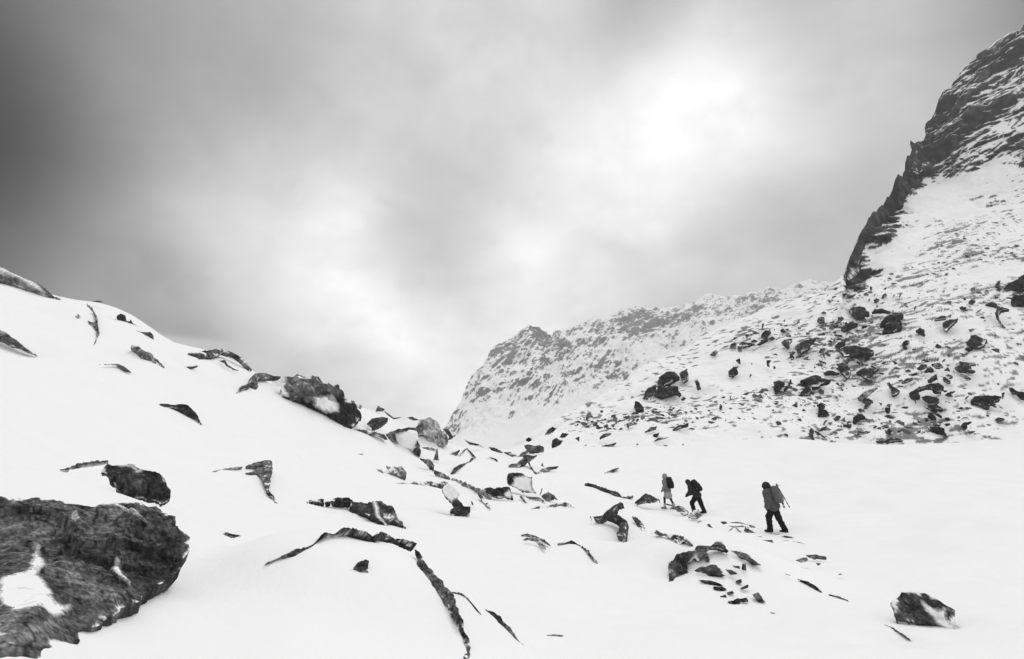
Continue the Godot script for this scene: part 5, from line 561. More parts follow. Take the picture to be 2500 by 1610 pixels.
func make_materials():
	var snow_bumps := noise_picture(31, 0.02, 5, 512)
	snow_bumps.convert(Image.FORMAT_RGBA8)
	snow_bumps.bump_map_to_normal_map(2.0)
	snow_mat = StandardMaterial3D.new()
	snow_mat.albedo_color = Color(0.86, 0.86, 0.86).linear_to_srgb()
	snow_mat.roughness = 0.85
	snow_mat.metallic_specular = 0.2
	snow_mat.normal_enabled = true
	snow_mat.normal_texture = ImageTexture.create_from_image(snow_bumps)
	snow_mat.normal_scale = 0.8
	snow_mat.uv1_triplanar = true
	snow_mat.uv1_world_triplanar = true
	snow_mat.uv1_scale = Vector3.ONE * 0.6
	# mottled stone: crystals, lichen, fine cracks
	var coarse := noise_picture(41, 0.012, 6, 512)
	var fine := noise_picture(42, 0.09, 3, 512)
	var stone := Image.create(512, 512, false, Image.FORMAT_RGB8)
	for y in 512:
		for x in 512:
			var a := coarse.get_pixel(x, y).r
			var b := fine.get_pixel(x, y).r
			var v := 0.82 + 0.3 * (a - 0.5) + 0.75 * (b - 0.5)
			v = clampf(v, 0.35, 1.0)
			stone.set_pixel(x, y, Color(v, v, v))
	var stone_tex := ImageTexture.create_from_image(stone)
	var stone_bumps: Image = noise_picture(43, 0.03, 6, 512)
	stone_bumps.convert(Image.FORMAT_RGBA8)
	stone_bumps.bump_map_to_normal_map(7.0)
	var bump_tex := ImageTexture.create_from_image(stone_bumps)
	for kind in [["near", 0.7], ["mid", 0.4], ["far", 0.14]]:
		var m := StandardMaterial3D.new()
		m.vertex_color_use_as_albedo = true
		m.albedo_texture = stone_tex
		m.roughness = 0.92
		m.metallic_specular = 0.25
		m.normal_enabled = true
		m.normal_texture = bump_tex
		m.normal_scale = 1.4
		m.uv1_triplanar = true
		m.uv1_world_triplanar = true
		m.uv1_scale = Vector3.ONE * float(kind[1])
		rock_mats[kind[0]] = m
	terrain_mat = StandardMaterial3D.new()
	terrain_mat.vertex_color_use_as_albedo = true
	terrain_mat.roughness = 0.9
	terrain_mat.metallic_specular = 0.2
	far_mat = terrain_mat

# ------------------------------------------------------------------ naming
func numbered(called: String) -> String:
	var n: int = taken.get(called, 0)
	taken[called] = n + 1
	return called if n == 0 else "%s_%03d" % [called, n]

func tag(o: Node, label: String, category: String, group := ""):
	o.set_meta("label", label)
	o.set_meta("category", category)
	if group:
		o.set_meta("group", group)

func part(called: String, mesh: Mesh, mat: Material, parent: Node) -> MeshInstance3D:
	var o := MeshInstance3D.new()
	o.name = called
	o.mesh = mesh
	o.material_override = mat
	parent.add_child(o, true)
	return o

func setting(called: String, mesh: Mesh, mat: Material) -> MeshInstance3D:
	var o := part(called, mesh, mat, self)
	o.set_meta("kind", "structure")
	return o

# ------------------------------------------------------------------ surfaces
# a sheet of nj x ni points, with normals turned towards `side`
func sheet(pos: PackedVector3Array, nj: int, ni: int, side: Vector3, cols := PackedColorArray(), nors := PackedVector3Array()) -> ArrayMesh:
	if nors.is_empty():
		nors = sheet_normals(pos, nj, ni, side)
	var mid := (nj / 2) * ni + ni / 2
	var flip := (pos[mid + ni] - pos[mid]).cross(pos[mid + 1] - pos[mid]).dot(nors[mid]) < 0.0
	var idx := PackedInt32Array()
	idx.resize((nj - 1) * (ni - 1) * 6)
	var k := 0
	for j in nj - 1:
		for i in ni - 1:
			var a := j * ni + i
			var b := a + ni
			if flip:
				idx[k] = a; idx[k + 1] = b; idx[k + 2] = a + 1
				idx[k + 3] = b; idx[k + 4] = b + 1; idx[k + 5] = a + 1
			else:
				idx[k] = a; idx[k + 1] = a + 1; idx[k + 2] = b
				idx[k + 3] = b; idx[k + 4] = a + 1; idx[k + 5] = b + 1
			k += 6
	return mesh_of(pos, nors, idx, cols)

func mesh_of(pos: PackedVector3Array, nors: PackedVector3Array, idx: PackedInt32Array, cols := PackedColorArray()) -> ArrayMesh:
	var arr := []
	arr.resize(Mesh.ARRAY_MAX)
	arr[Mesh.ARRAY_VERTEX] = pos
	arr[Mesh.ARRAY_NORMAL] = nors
	arr[Mesh.ARRAY_INDEX] = idx
	if cols.size():
		arr[Mesh.ARRAY_COLOR] = cols
	var m := ArrayMesh.new()
	m.add_surface_from_arrays(Mesh.PRIMITIVE_TRIANGLES, arr)
	return m

func sheet_normals(pos: PackedVector3Array, nj: int, ni: int, side: Vector3) -> PackedVector3Array:
	var nors := PackedVector3Array()
	nors.resize(nj * ni)
	var mid := (nj / 2) * ni + ni / 2
	var sgn := 1.0 if (pos[mid + ni] - pos[mid]).cross(pos[mid + 1] - pos[mid]).dot(side) > 0.0 else -1.0
	for j in nj:
		var ja := maxi(j - 1, 0) * ni
		var jb := mini(j + 1, nj - 1) * ni
		for i in ni:
			var a := pos[jb + i] - pos[ja + i]
			var b := pos[j * ni + mini(i + 1, ni - 1)] - pos[j * ni + maxi(i - 1, 0)]
			nors[j * ni + i] = a.cross(b).normalized() * sgn
	return nors

# height of the snow: hill, hollow and snowfield from the survey points, then drifts and wind ripples
func ground_y(x: float, z: float) -> float:
	var r := maxf(sqrt(x * x + z * z), 0.5)
	var qx := atan2(x, -z) * 3.0
	var qy := log(r)
	var t: float = GROUND_PLANE[0] + GROUND_PLANE[1] * qx + GROUND_PLANE[2] * qy
	for i in g_x.size():
		var dx := qx - g_x[i]
		var dy := qy - g_y[i]
		t += g_w[i] * sqrt(dx * dx + dy * dy + 0.0144)
	var y := EYE.y + r * t
	var up := 0.0
	var down := 0.0
	for b in d_x.size():
		var dx := x - d_x[b]
		var dz := z - d_z[b]
		var rr := d_r[b]
		var d2 := (dx * dx + dz * dz) / (rr * rr)
		if d2 < 4.0:
			var h := d_h[b] * exp(-d2 * sqrt(d2) * 0.9)
			if h > 0.0:
				up += h * h
			else:
				down += h
	y += sqrt(up) + down
	var amp := clampf(r / 24.0, 0.3, 1.0)
	y += swell.get_noise_2d(x, z) * 0.3 * amp * clampf(40.0 / r, 0.0, 1.0)
	y += ripple.get_noise_2d(x * 0.32 + z * 0.1, z * 0.75) * 0.075 * clampf(r / 10.0, 0.6, 1.0) * clampf(14.0 / r, 0.0, 1.0)
	return y

var g_x := PackedFloat32Array()
var g_y := PackedFloat32Array()
var g_w := PackedFloat32Array()
var d_x := PackedFloat32Array()
var d_z := PackedFloat32Array()
var d_r := PackedFloat32Array()
var d_h := PackedFloat32Array()

func build_ground():
	for g in GROUND:
		g_x.append(g[0])
		g_y.append(g[1])
		g_w.append(g[2])
	for d in DRIFTS:
		d_x.append(d[0])
		d_z.append(d[1])
		d_r.append(d[2])
		d_h.append(d[3])
	var azs := PackedFloat32Array()
	for k in 26:
		azs.append(lerpf(-PI, deg_to_rad(-62), k / 26.0))
	for k in 460:
		azs.append(deg_to_rad(lerpf(-62, 62, k / 460.0)))
	for k in 27:
		azs.append(lerpf(deg_to_rad(62), PI, k / 26.0))
	var nj := azs.size()
	var ni := 300
	var pos := PackedVector3Array()
	pos.resize(nj * ni)
	for j in nj:
		for i in ni:
			var r := exp(lerpf(log(0.25), log(105.0), pow(i / float(ni - 1), 0.72)))
			var x := r * sin(azs[j])
			var z := -r * cos(azs[j])
			pos[j * ni + i] = Vector3(x, ground_y(x, z), z)
	var g := setting("snow_ground", sheet(pos, nj, ni, Vector3.UP), snow_mat)
	g.set_meta("label", "smooth wind-packed snow covering the hill, hollow and open snowfield")

func spline(p: Array, t: float) -> Vector3:
	var n := p.size() - 1
	var s := clampf(t, 0, n)
	var i := mini(int(s), n - 1)
	var f := s - i
	var a: Vector3 = p[maxi(i - 1, 0)]
	var b: Vector3 = p[i]
	var c: Vector3 = p[i + 1]
	var d: Vector3 = p[mini(i + 2, n)]
	return 0.5 * (2.0 * b + (c - a) * f + (2.0 * a - 5.0 * b + 4.0 * c - d) * f * f + (3.0 * b - a - 3.0 * c + d) * f * f * f)

# a patch through the control columns; js and iis are the places along it
func patch(grid: Array, js: PackedFloat32Array, iis: PackedFloat32Array) -> PackedVector3Array:
	var rows: int = grid[0].size()
	var pos := PackedVector3Array()
	pos.resize(js.size() * iis.size())
	for j in js.size():
		var col := []
		for r in rows:
			var line := []
			for c in grid.size():
				line.append(grid[c][r])
			col.append(spline(line, js[j]))
		for i in iis.size():
			pos[j * iis.size() + i] = spline(col, iis[i])
	return pos

func along(stops: Array) -> PackedFloat32Array:
	# stops: [from, to, samples] ...
	var a := PackedFloat32Array()
	for s in stops:
		for k in int(s[2]):
			a.append(lerpf(s[0], s[1], k / float(s[2])))
	a.append(stops[-1][1])
	return a

# how much rubble shows at a place on the slope: least on the spur and below the cliff, most low in the middle
func rubble(j: float, i: float) -> float:
	return -0.45 + 0.2 * smoothstep(1.6, 2.6, j) + 0.33 * smoothstep(3.0, 4.6, j) - 0.4 * smoothstep(2.5, 3.3, i) * smoothstep(5.0, 6.0, j)

const SNOW := Color(0.86, 0.86, 0.86)

func build_right_slope():
	var js := along([[0, 10.6, 660], [10.6, 12, 20]])
	var iis := along([[0, 1, 6], [1, 4, 300], [4, 6.06, 240], [6.06, 9, 18]])
	var nj := js.size()
	var ni := iis.size()
	var base := patch(RIGHT_SLOPE, js, iis)
	var nor := sheet_normals(base, nj, ni, Vector3(-0.5, 0.6, 0.6))
	var pos := PackedVector3Array()
	pos.resize(nj * ni)
	var cliffs := PackedFloat32Array()
	cliffs.resize(nj * ni)
	var cells := PackedFloat32Array()
	cells.resize(nj * ni)
	var strata := Vector3(0.82, 0.5, 0.28).normalized()
	for j in nj:
		for i in ni:
			var k := j * ni + i
			var p := base[k]
			var jj := js[j]
			var ii := iis[i]
			var edge := patchy.get_noise_3d(p.x * 0.03, p.y * 0.03, p.z * 0.03) + 0.6 * grain.get_noise_3d(p.x * 0.12, p.y * 0.12, p.z * 0.12)
			var c := smoothstep(5.0, 6.0, jj + edge * 0.4) * smoothstep(0.0, 1.1, ii + edge * 1.1 - 3.6 + 1.0 * (1.0 - smoothstep(6.2, 8.2, jj)))
			cliffs[k] = c
			var q := p - strata * (p.dot(strata) * 0.62)
			var d := 0.0
			var shove := Vector3.ZERO
			if c > 0.01:
				var big := grain.get_noise_3d(q.x * 0.05, q.y * 0.075, q.z * 0.05)
				var wx := q.x + 6.0 * swell.get_noise_3d(q.x * 0.4, q.y * 0.4, q.z * 0.4)
				var wy := q.y + 5.0 * swell.get_noise_3d(q.x * 0.4 + 70.0, q.y * 0.4, q.z * 0.4)
				var mid := blocks.get_noise_3d(wx * 0.12, wy * 0.17, q.z * 0.12)
				var small := blocks.get_noise_3d(wx * 0.33, wy * 0.45, q.z * 0.33 + 30.0)
				var stiff := lerpf(0.3, 1.0, smoothstep(5.2, 7.0, jj))
				d += stiff * c * (big * 6.5 + mid * 0.9 + small * 0.4)
				shove = c * Vector3(-1.0, 0.35, 0.1) * (grain.get_noise_3d(q.x * 0.07 + 50.0, q.y * 0.1, q.z * 0.07) * 4.0 + mid * 0.2)
				cells[k] = 0.6 * mid + 0.4 * small
			var lump := grain.get_noise_3d(p.x * 0.07, p.y * 0.07, p.z * 0.07)
			d += (1.0 - c) * (lump * 1.1 + ripple.get_noise_3d(q.x * 0.3, q.y * 0.3, q.z * 0.3) * 0.28)
			d *= smoothstep(0.9, 1.25, ii)
			pos[k] = p + nor[k].lerp(Vector3(-0.5, 0.3, 0.8), c) * d + shove * smoothstep(3.9, 4.6, ii) * smoothstep(6.8, 8.2, jj)
	nor = sheet_normals(pos, nj, ni, Vector3(-0.5, 0.6, 0.6))
	var cols := PackedColorArray()
	cols.resize(nj * ni)
	for j in nj:
		for i in ni:
			var k := j * ni + i
			var p := pos[k]
			var c := cliffs[k]
			var q := p - strata * (p.dot(strata) * 0.72)
			var fleck := grain.get_noise_3d(q.x * 0.75, q.y * 1.1, q.z * 0.75)
			var tone := 0.5 + 0.5 * grain.get_noise_3d(p.x * 0.35 + 9.0, p.y * 0.35, p.z * 0.35)
			var bare := 0.0
			if c > 0.12:
				var s2 := p - strata * (p.dot(strata) * 0.86)
				var ledge := patchy.get_noise_3d(s2.x * 0.16, s2.y * 0.26, s2.z * 0.16) + 0.55 * fleck
				var cover := 0.16 * patchy.get_noise_3d(p.x * 0.04, p.y * 0.05, p.z * 0.04) + 0.31 * smoothstep(0.12, 0.75, c) - 0.03
				cover += 0.40 * c * (1.0 - smoothstep(6.6, 8.6, js[j]))
				bare = smoothstep(-0.05, 0.05, cover - nor[k].y * 0.62 - ledge * 0.55)
			else:
				# wind-scoured rubble: bands of thin crust where stones show through
				var scour := patchy.get_noise_3d(q.x * 0.05 + 3.0, q.y * 0.09, q.z * 0.05)
				scour += rubble(js[j], iis[i])
				scour += 0.4 * smoothstep(1.4, 2.1, js[j]) * (1.0 - smoothstep(3.2, 4.0, js[j])) * smoothstep(4.6, 5.6, iis[i])
				bare = smoothstep(-0.09, 0.09, fleck - 0.30 + 0.30 * smoothstep(-0.05, 0.4, scour) - 0.5 * smoothstep(-0.15, -0.45, scour))
			var g := clampf(0.034 * exp(0.9 * cells[k] + 3.2 * (tone - 0.5)), 0.012, 0.26) if c > 0.12 else lerpf(0.08, 0.34, tone)
			cols[k] = SNOW.lerp(Color(g, g, g), bare)
	var o := setting("mountain", sheet(pos, nj, ni, Vector3(-0.5, 0.6, 0.6), cols, nor), terrain_mat)
	o.set_meta("label", "talus slope and dark rock cliff with snow ledges")
	slope_pos = pos
	slope_nor = nor
	slope_ni = ni
	slope_js = js
	slope_is = iis
	# loose small stones lying on the talus, too many to count
	var rng := RandomNumberGenerator.new()
	rng.seed = 77
	var spots := [[], [], []]
	var shades := [[], [], []]
	for tries in 20000:
		var j := rng.randi_range(8, 655)
		var i := rng.randi_range(16, 420)
		var k := j * ni + i
		var p := pos[k]
		var q := p - strata * (p.dot(strata) * 0.72)
		if cliffs[k] > 0.4:
			continue
		var scour := patchy.get_noise_3d(q.x * 0.05 + 3.0, q.y * 0.09, q.z * 0.05)
		scour += rubble(js[j], iis[i])
		if rng.randf() > smoothstep(-0.25, 0.4, scour) * 0.55:
			continue
		var s := 0.1 + 0.7 * pow(rng.randf(), 5.0)
		var b := Basis(Vector3(rng.randf() - 0.5, 1, rng.randf() - 0.5).normalized(), rng.randf() * TAU) * Basis(Vector3.RIGHT, rng.randf_range(-0.5, 0.5))
		b = b.scaled_local(Vector3(s * rng.randf_range(0.8, 1.9), s * rng.randf_range(0.5, 1.1), s))
		var kind := rng.randi_range(0, 2)
		spots[kind].append(Transform3D(b, p - Vector3.UP * s * 0.25))
		var g := rng.randf_range(0.03, 0.16)
		shades[kind].append(Color(g, g, g))
	for kind in 3:
		var mm := MultiMesh.new()
		mm.transform_format = MultiMesh.TRANSFORM_3D
		mm.use_colors = true
		mm.mesh = pebble_mesh(4 + kind * 9)
		mm.instance_count = spots[kind].size()
		for k in spots[kind].size():
			mm.set_instance_transform(k, spots[kind][k])
			mm.set_instance_color(k, shades[kind][k])
		var loose := MultiMeshInstance3D.new()
		loose.name = numbered(["loose_stones", "loose_slabs", "loose_chips"][kind])
		loose.multimesh = mm
		loose.material_override = terrain_mat
		loose.set_meta("kind", "stuff")
		tag(loose, ["countless small loose stones showing through the talus snow", "countless small loose slabs strewn over the talus snow", "countless small stone chips strewn over the talus snow"][kind], "stones", "loose rubble on the talus")
		add_child(loose, true)

var slope_pos: PackedVector3Array
var slope_nor: PackedVector3Array
var slope_js: PackedFloat32Array
var slope_is: PackedFloat32Array
var slope_ni := 0

func pebble_mesh(seed_: int) -> ArrayMesh:
	var rng := RandomNumberGenerator.new()
	rng.seed = seed_
	var st := SurfaceTool.new()
	st.begin(Mesh.PRIMITIVE_TRIANGLES)
	st.set_smooth_group(-1)
	var rings := [[-0.5, 0.45], [0.15, 0.62], [0.5, 0.3]]
	var pts := []
	for r in rings:
		var ring := []
		for k in 6:
			var a: float = TAU * k / 6.0 + rng.randf_range(-0.45, 0.45)
			var w: float = r[1] * rng.randf_range(0.55, 1.3)
			ring.append(Vector3(cos(a) * w, r[0] + rng.randf_range(-0.22, 0.22), sin(a) * w))
		pts.append(ring)
	for l in 2:
		for k in 6:
			var a: Vector3 = pts[l][k]
			var b: Vector3 = pts[l][(k + 1) % 6]
			var c: Vector3 = pts[l + 1][k]
			var d: Vector3 = pts[l + 1][(k + 1) % 6]
			for v in [a, c, b, b, c, d]:
				st.add_vertex(v)
	for k in range(1, 5):
		for v in [pts[2][0], pts[2][k + 1], pts[2][k]]:
			st.add_vertex(v)
	st.generate_normals()
	return st.commit()

func build_far_mountain():
	var js := along([[0, 13, 620]])
	var iis := along([[0, 1, 6], [1, 4.06, 280], [4.06, 6, 16]])
	var nj := js.size()
	var ni := iis.size()
	var base := patch(FAR_MOUNTAIN, js, iis)
	var side := Vector3(-0.2, 0.6, 0.7)
	var nor := sheet_normals(base, nj, ni, side)
	var pos := PackedVector3Array()
	pos.resize(nj * ni)
	var crag := FastNoiseLite.new()
	crag.seed = 9
	crag.noise_type = FastNoiseLite.TYPE_SIMPLEX_SMOOTH
	crag.fractal_type = FastNoiseLite.FRACTAL_RIDGED
	crag.fractal_octaves = 5
	crag.frequency = 0.011
	for j in nj:
		for i in ni:
			var k := j * ni + i
			var p := base[k]
			var jj := js[j]
			var ii := iis[i]
			# ribs run down the face, leaning to the right
			var q := Vector3(p.x - p.y * 0.55, p.y * 0.45, p.z * 0.5)
			var w := smoothstep(1.0, 2.2, ii + 0.35 * patchy.get_noise_2d(p.x * 0.01, p.z * 0.01))
			var d := (crag.get_noise_3d(q.x, q.y, q.z) - 0.25) * 13.0
			d += grain.get_noise_3d(q.x * 0.035, q.y * 0.05, q.z * 0.035) * 7.0
			d += grain.get_noise_3d(q.x * 0.16, q.y * 0.12, q.z * 0.12) * 1.6
			d *= w
			pos[k] = p + nor[k] * d
	nor = sheet_normals(pos, nj, ni, side)
	var cols := PackedColorArray()
	cols.resize(nj * ni)
	for j in nj:
		for i in ni:
			var k := j * ni + i
			var p := pos[k]
			var q := Vector3(p.x - p.y * 0.55, p.y * 0.3, p.z * 0.35)
			var fleck := grain.get_noise_3d(q.x * 0.16, q.y * 0.16, q.z * 0.16) + 0.5 * grain.get_noise_3d(p.x * 0.3, p.y * 0.4, p.z * 0.3)
			var broad := patchy.get_noise_3d(p.x * 0.008 + 5.0, p.y * 0.012, p.z * 0.008)
			var bare := smoothstep(-0.045, 0.045, 0.49 + 0.42 * broad - nor[k].y - fleck * 0.38 + 0.1 * smoothstep(2.6, 3.6, iis[i]) - 0.12 * smoothstep(2.2, 1.2, iis[i]))
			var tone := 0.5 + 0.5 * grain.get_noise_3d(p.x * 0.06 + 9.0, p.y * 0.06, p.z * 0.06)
			var g := lerpf(0.08, 0.32, tone)  # rock kept pale: partly rime, partly distance haze put into the colour
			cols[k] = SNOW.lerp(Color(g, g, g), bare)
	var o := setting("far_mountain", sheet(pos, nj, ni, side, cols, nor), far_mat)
	o.set_meta("label", "craggy snow-covered mountain ridge fading into haze")

# ------------------------------------------------------------------ rocks
# a solid stone whose outline, seen along its facing, is the given ring: rounded and broken in front, deep behind
func stone_mesh(ring: PackedVector2Array, rise: PackedFloat32Array, bulge: float, back: float, far: float, kind: String, seed_: int, to_world: Basis, at: Vector3, regions: Array, mat: Material) -> ArrayMesh:
	var area := 0.0
	var per := 0.0
	var lo := ring[0]
	var hi := ring[0]
	for k in ring.size():
		var a := ring[k]
		var b := ring[(k + 1) % ring.size()]
		area += a.cross(b) * 0.5
		per += a.distance_to(b)
		lo = lo.min(a)
		hi = hi.max(a)
	area = absf(area)
	var thick := 2.0 * area / per
	var s := clampf(thick * 0.12, far * 0.0013, far * 0.0023)
	s = minf(s, thick * 0.45)
	s = maxf(s, sqrt(area / 60000.0))
	s = maxf(s, sqrt((hi.x - lo.x) * (hi.y - lo.y) / 160000.0))
	# ragged outline
	var edge := PackedVector2Array()
	var jag := minf(thick * 0.2, far * (0.004 if far < 9.0 else 0.008))
	var jf := 1.0 / maxf(far * 0.03, 0.02)
	if kind == "s":
		jag *= 0.6
	for k in ring.size():
		var a := ring[k]
		var b := ring[(k + 1) % ring.size()]
		var n := clampi(int(a.distance_to(b) / (s * 1.4)), 1, 60)
		var side := (b - a).orthogonal().normalized()
		for m in n:
			var p := a.lerp(b, m / float(n))
			edge.append(p + side * (grain.get_noise_3d(p.x * jf, p.y * jf, seed_ * 7.1) * jag * 2.2))
	for e in edge:
		lo = lo.min(e)
		hi = hi.max(e)
	lo -= Vector2.ONE * s * 1.5
	hi += Vector2.ONE * s * 1.5
	var nx := int((hi.x - lo.x) / s) + 2
	var ny := int((hi.y - lo.y) / s) + 2
	var inside := PackedByteArray()
	inside.resize(nx * ny)
	for y in ny:
		# scan line crossings
		var py := lo.y + y * s
		var cuts := []
		for k in edge.size():
			var a := edge[k]
			var b := edge[(k + 1) % edge.size()]
			if (a.y > py) != (b.y > py):
				cuts.append(a.x + (py - a.y) / (b.y - a.y) * (b.x - a.x))
		cuts.sort()
		for c in range(0, cuts.size() - 1, 2):
			for x in range(maxi(int(ceil((cuts[c] - lo.x) / s)), 0), mini(int(floor((cuts[c + 1] - lo.x) / s)), nx - 1) + 1):
				inside[y * nx + x] = 1
	# how far each point lies inside the outline, in steps of s
	var inner := PackedFloat32Array()
	inner.resize(nx * ny)
	for c in nx * ny:
		inner[c] = 1e6 if inside[c] else 0.0
	for y in range(1, ny - 1):
		for x in range(1, nx - 1):
			var c := y * nx + x
			if inside[c]:
				inner[c] = minf(minf(inner[c - 1], inner[c - nx]) + 1.0, minf(inner[c - nx - 1], inner[c - nx + 1]) + 1.414)
	for y in range(ny - 2, 0, -1):
		for x in range(nx - 2, 0, -1):
			var c := y * nx + x
			if inside[c]:
				inner[c] = minf(inner[c], minf(minf(inner[c + 1], inner[c + nx]) + 1.0, minf(inner[c + nx + 1], inner[c + nx - 1]) + 1.414))
	var ids := PackedInt32Array()
	ids.resize(nx * ny)
	ids.fill(-1)
	var flat := PackedVector2Array()
	var depth := PackedFloat32Array()
	var tris := PackedInt32Array()
	var most := 0.0
	for y in ny - 1:
		for x in nx - 1:
			var c := y * nx + x
			if inside[c] + inside[c + 1] + inside[c + nx] + inside[c + nx + 1] == 0:
				continue
			for v in [c, c + 1, c + nx, c + nx + 1]:
				if ids[v] < 0:
					ids[v] = flat.size()
					var p := lo + Vector2(v % nx, v / nx) * s
					if inside[v] == 0:
						var best := 1e9
						var near := p
						for k in edge.size():
							var e := edge[k]
							var f := edge[(k + 1) % edge.size()] - e
							var l2 := f.length_squared()
							var h := p - e
							if l2 > 1e-12:
								h -= f * clampf(h.dot(f) / l2, 0.0, 1.0)
							var d := h.length_squared()
							if d < best:
								best = d
								near = p - h
						p = near
					flat.append(p)
					depth.append(inner[v] * s)
					most = maxf(most, depth[-1])
			tris.append_array([ids[c], ids[c + nx], ids[c + 1], ids[c + 1], ids[c + nx], ids[c + nx + 1]])
	var n := flat.size()
	var pos := PackedVector3Array()
	pos.resize(n * 2)
	var f1 := 1.3 / maxf(sqrt(area), 0.05)
	var size := sqrt(area)
	var rng := RandomNumberGenerator.new()
	rng.seed = seed_ * 131 + 7
	# broken faces: the stone is cut by a few tilted planes
	var mid := (lo + hi) * 0.5
	var half := maxf((hi - lo).length() * 0.5, 0.01)
	var cut_h := PackedFloat32Array()
	var cut_g := PackedVector2Array()
	for c in 7:
		cut_h.append(bulge * rng.randf_range(0.75, 1.25))
		cut_g.append(Vector2.from_angle(rng.randf() * TAU) * rng.randf_range(0.2, 1.2) * bulge / half * (2.8 if kind == "t" else 1.8))
	var rim := bulge / maxf(most, 1e-4)
	var hold := PackedVector2Array()
	var hold_z := PackedFloat32Array()
	for k in ring.size():
		var j := (k + 1) % ring.size()
		for m in 3:
			hold.append(ring[k].lerp(ring[j], m / 3.0))
			hold_z.append(lerpf(rise[k], rise[j], m / 3.0))
	for k in n:
		var p := flat[k]
		var t := clampf(depth[k] / maxf(most * 0.5, 1e-4), 0.0, 1.0)
		var z := minf(depth[k] * maxf(rim * 2.0, 0.4), bulge * 1.3)
		var base_z := 0.0
		if rise.size():
			var all := 0.0
			for e in hold.size():
				var d2 := p.distance_squared_to(hold[e]) + thick * thick * 0.5
				var w := 1.0 / (d2 * d2)
				all += w
				base_z += w * hold_z[e]
			base_z /= all
		if kind != "s":
			for c in 7:
				z = minf(z, cut_h[c] + cut_g[c].dot(p - mid))
			z = maxf(z, depth[k] * 0.15)
			var u := p.x + 0.35 * p.y
			var brk := blocks.get_noise_3d(u * f1 * 2.6, p.y * f1 * 3.4, seed_ * 3.3)
			var brk2 := blocks.get_noise_3d(u * f1 * 7.0, p.y * f1 * 9.0, seed_ * 3.3 + 50.0)
			var soft := grain.get_noise_3d(p.x * f1 * 1.5, p.y * f1 * 1.5, seed_ * 1.7)
			z += t * bulge * (0.3 * brk + 0.2 * brk2 + (0.1 if kind == "t" else 0.25) * soft)
			var pf := 1.0 / (far * 0.02)
			z += minf(depth[k] / (far * 0.006), 1.0) * minf(far * 0.0035, thick * 0.12) * grain.get_noise_3d(p.x * pf, p.y * pf, seed_)
			if far < 15.0:
				z += minf(t * 3.0, 1.0) * (grain.get_noise_3d(p.x * 0.9, p.y * 1.5, seed_) * 0.12 + blocks.get_noise_3d(p.x * 1.7 + p.y * 0.8, p.y * 2.6, seed_) * 0.05 + blocks.get_noise_3d(p.x * 5.0, p.y * 7.0, seed_) * 0.02)
			for q in regions:
				if q[0] == "s" and Geometry2D.is_point_in_polygon(p, q[1]):
					z += 0.02 + bulge * 0.05
		else:
			z += t * bulge * 0.4 * swell.get_noise_3d(p.x * f1 * 5.0, p.y * f1 * 5.0, seed_)
		z += base_z
		if far < 45.0 and kind != "s":
			# nothing of the shown face lies under the snow
			var w := to_world * Vector3(p.x, p.y, z) + at
			var under := ground_y(w.x, w.z) + minf(depth[k] * 0.25, 0.05 + far * 0.002) - w.y
			if under > 0.0:
				var raise := to_world.inverse() * Vector3(0, minf(under, maxf(thick, 0.04)), 0)
				z += raise.z
				p += Vector2(raise.x, raise.y)
		pos[k] = Vector3(p.x, p.y, z)
		pos[n + k] = Vector3(p.x, p.y, base_z - back * pow(1.0 - (1.0 - t) * (1.0 - t), 0.5))
	var m := tris.size()
	var idx := PackedInt32Array()
	idx.resize(m * 2)
	for k in range(0, m, 3):
		idx[k] = tris[k]
		idx[k + 1] = tris[k + 1]
		idx[k + 2] = tris[k + 2]
		idx[m + k] = n + tris[k]
		idx[m + k + 1] = n + tris[k + 2]
		idx[m + k + 2] = n + tris[k + 1]
	var nors := PackedVector3Array()
	nors.resize(n * 2)
	for k in range(0, m * 2, 3):
		var a := idx[k]
		var b := idx[k + 1]
		var c := idx[k + 2]
		var v := (pos[c] - pos[a]).cross(pos[b] - pos[a])
		nors[a] += v
		nors[b] += v
		nors[c] += v
	for k in n * 2:
		nors[k] = nors[k].normalized() if nors[k].length_squared() > 1e-20 else Vector3.BACK
	var cols := PackedColorArray()
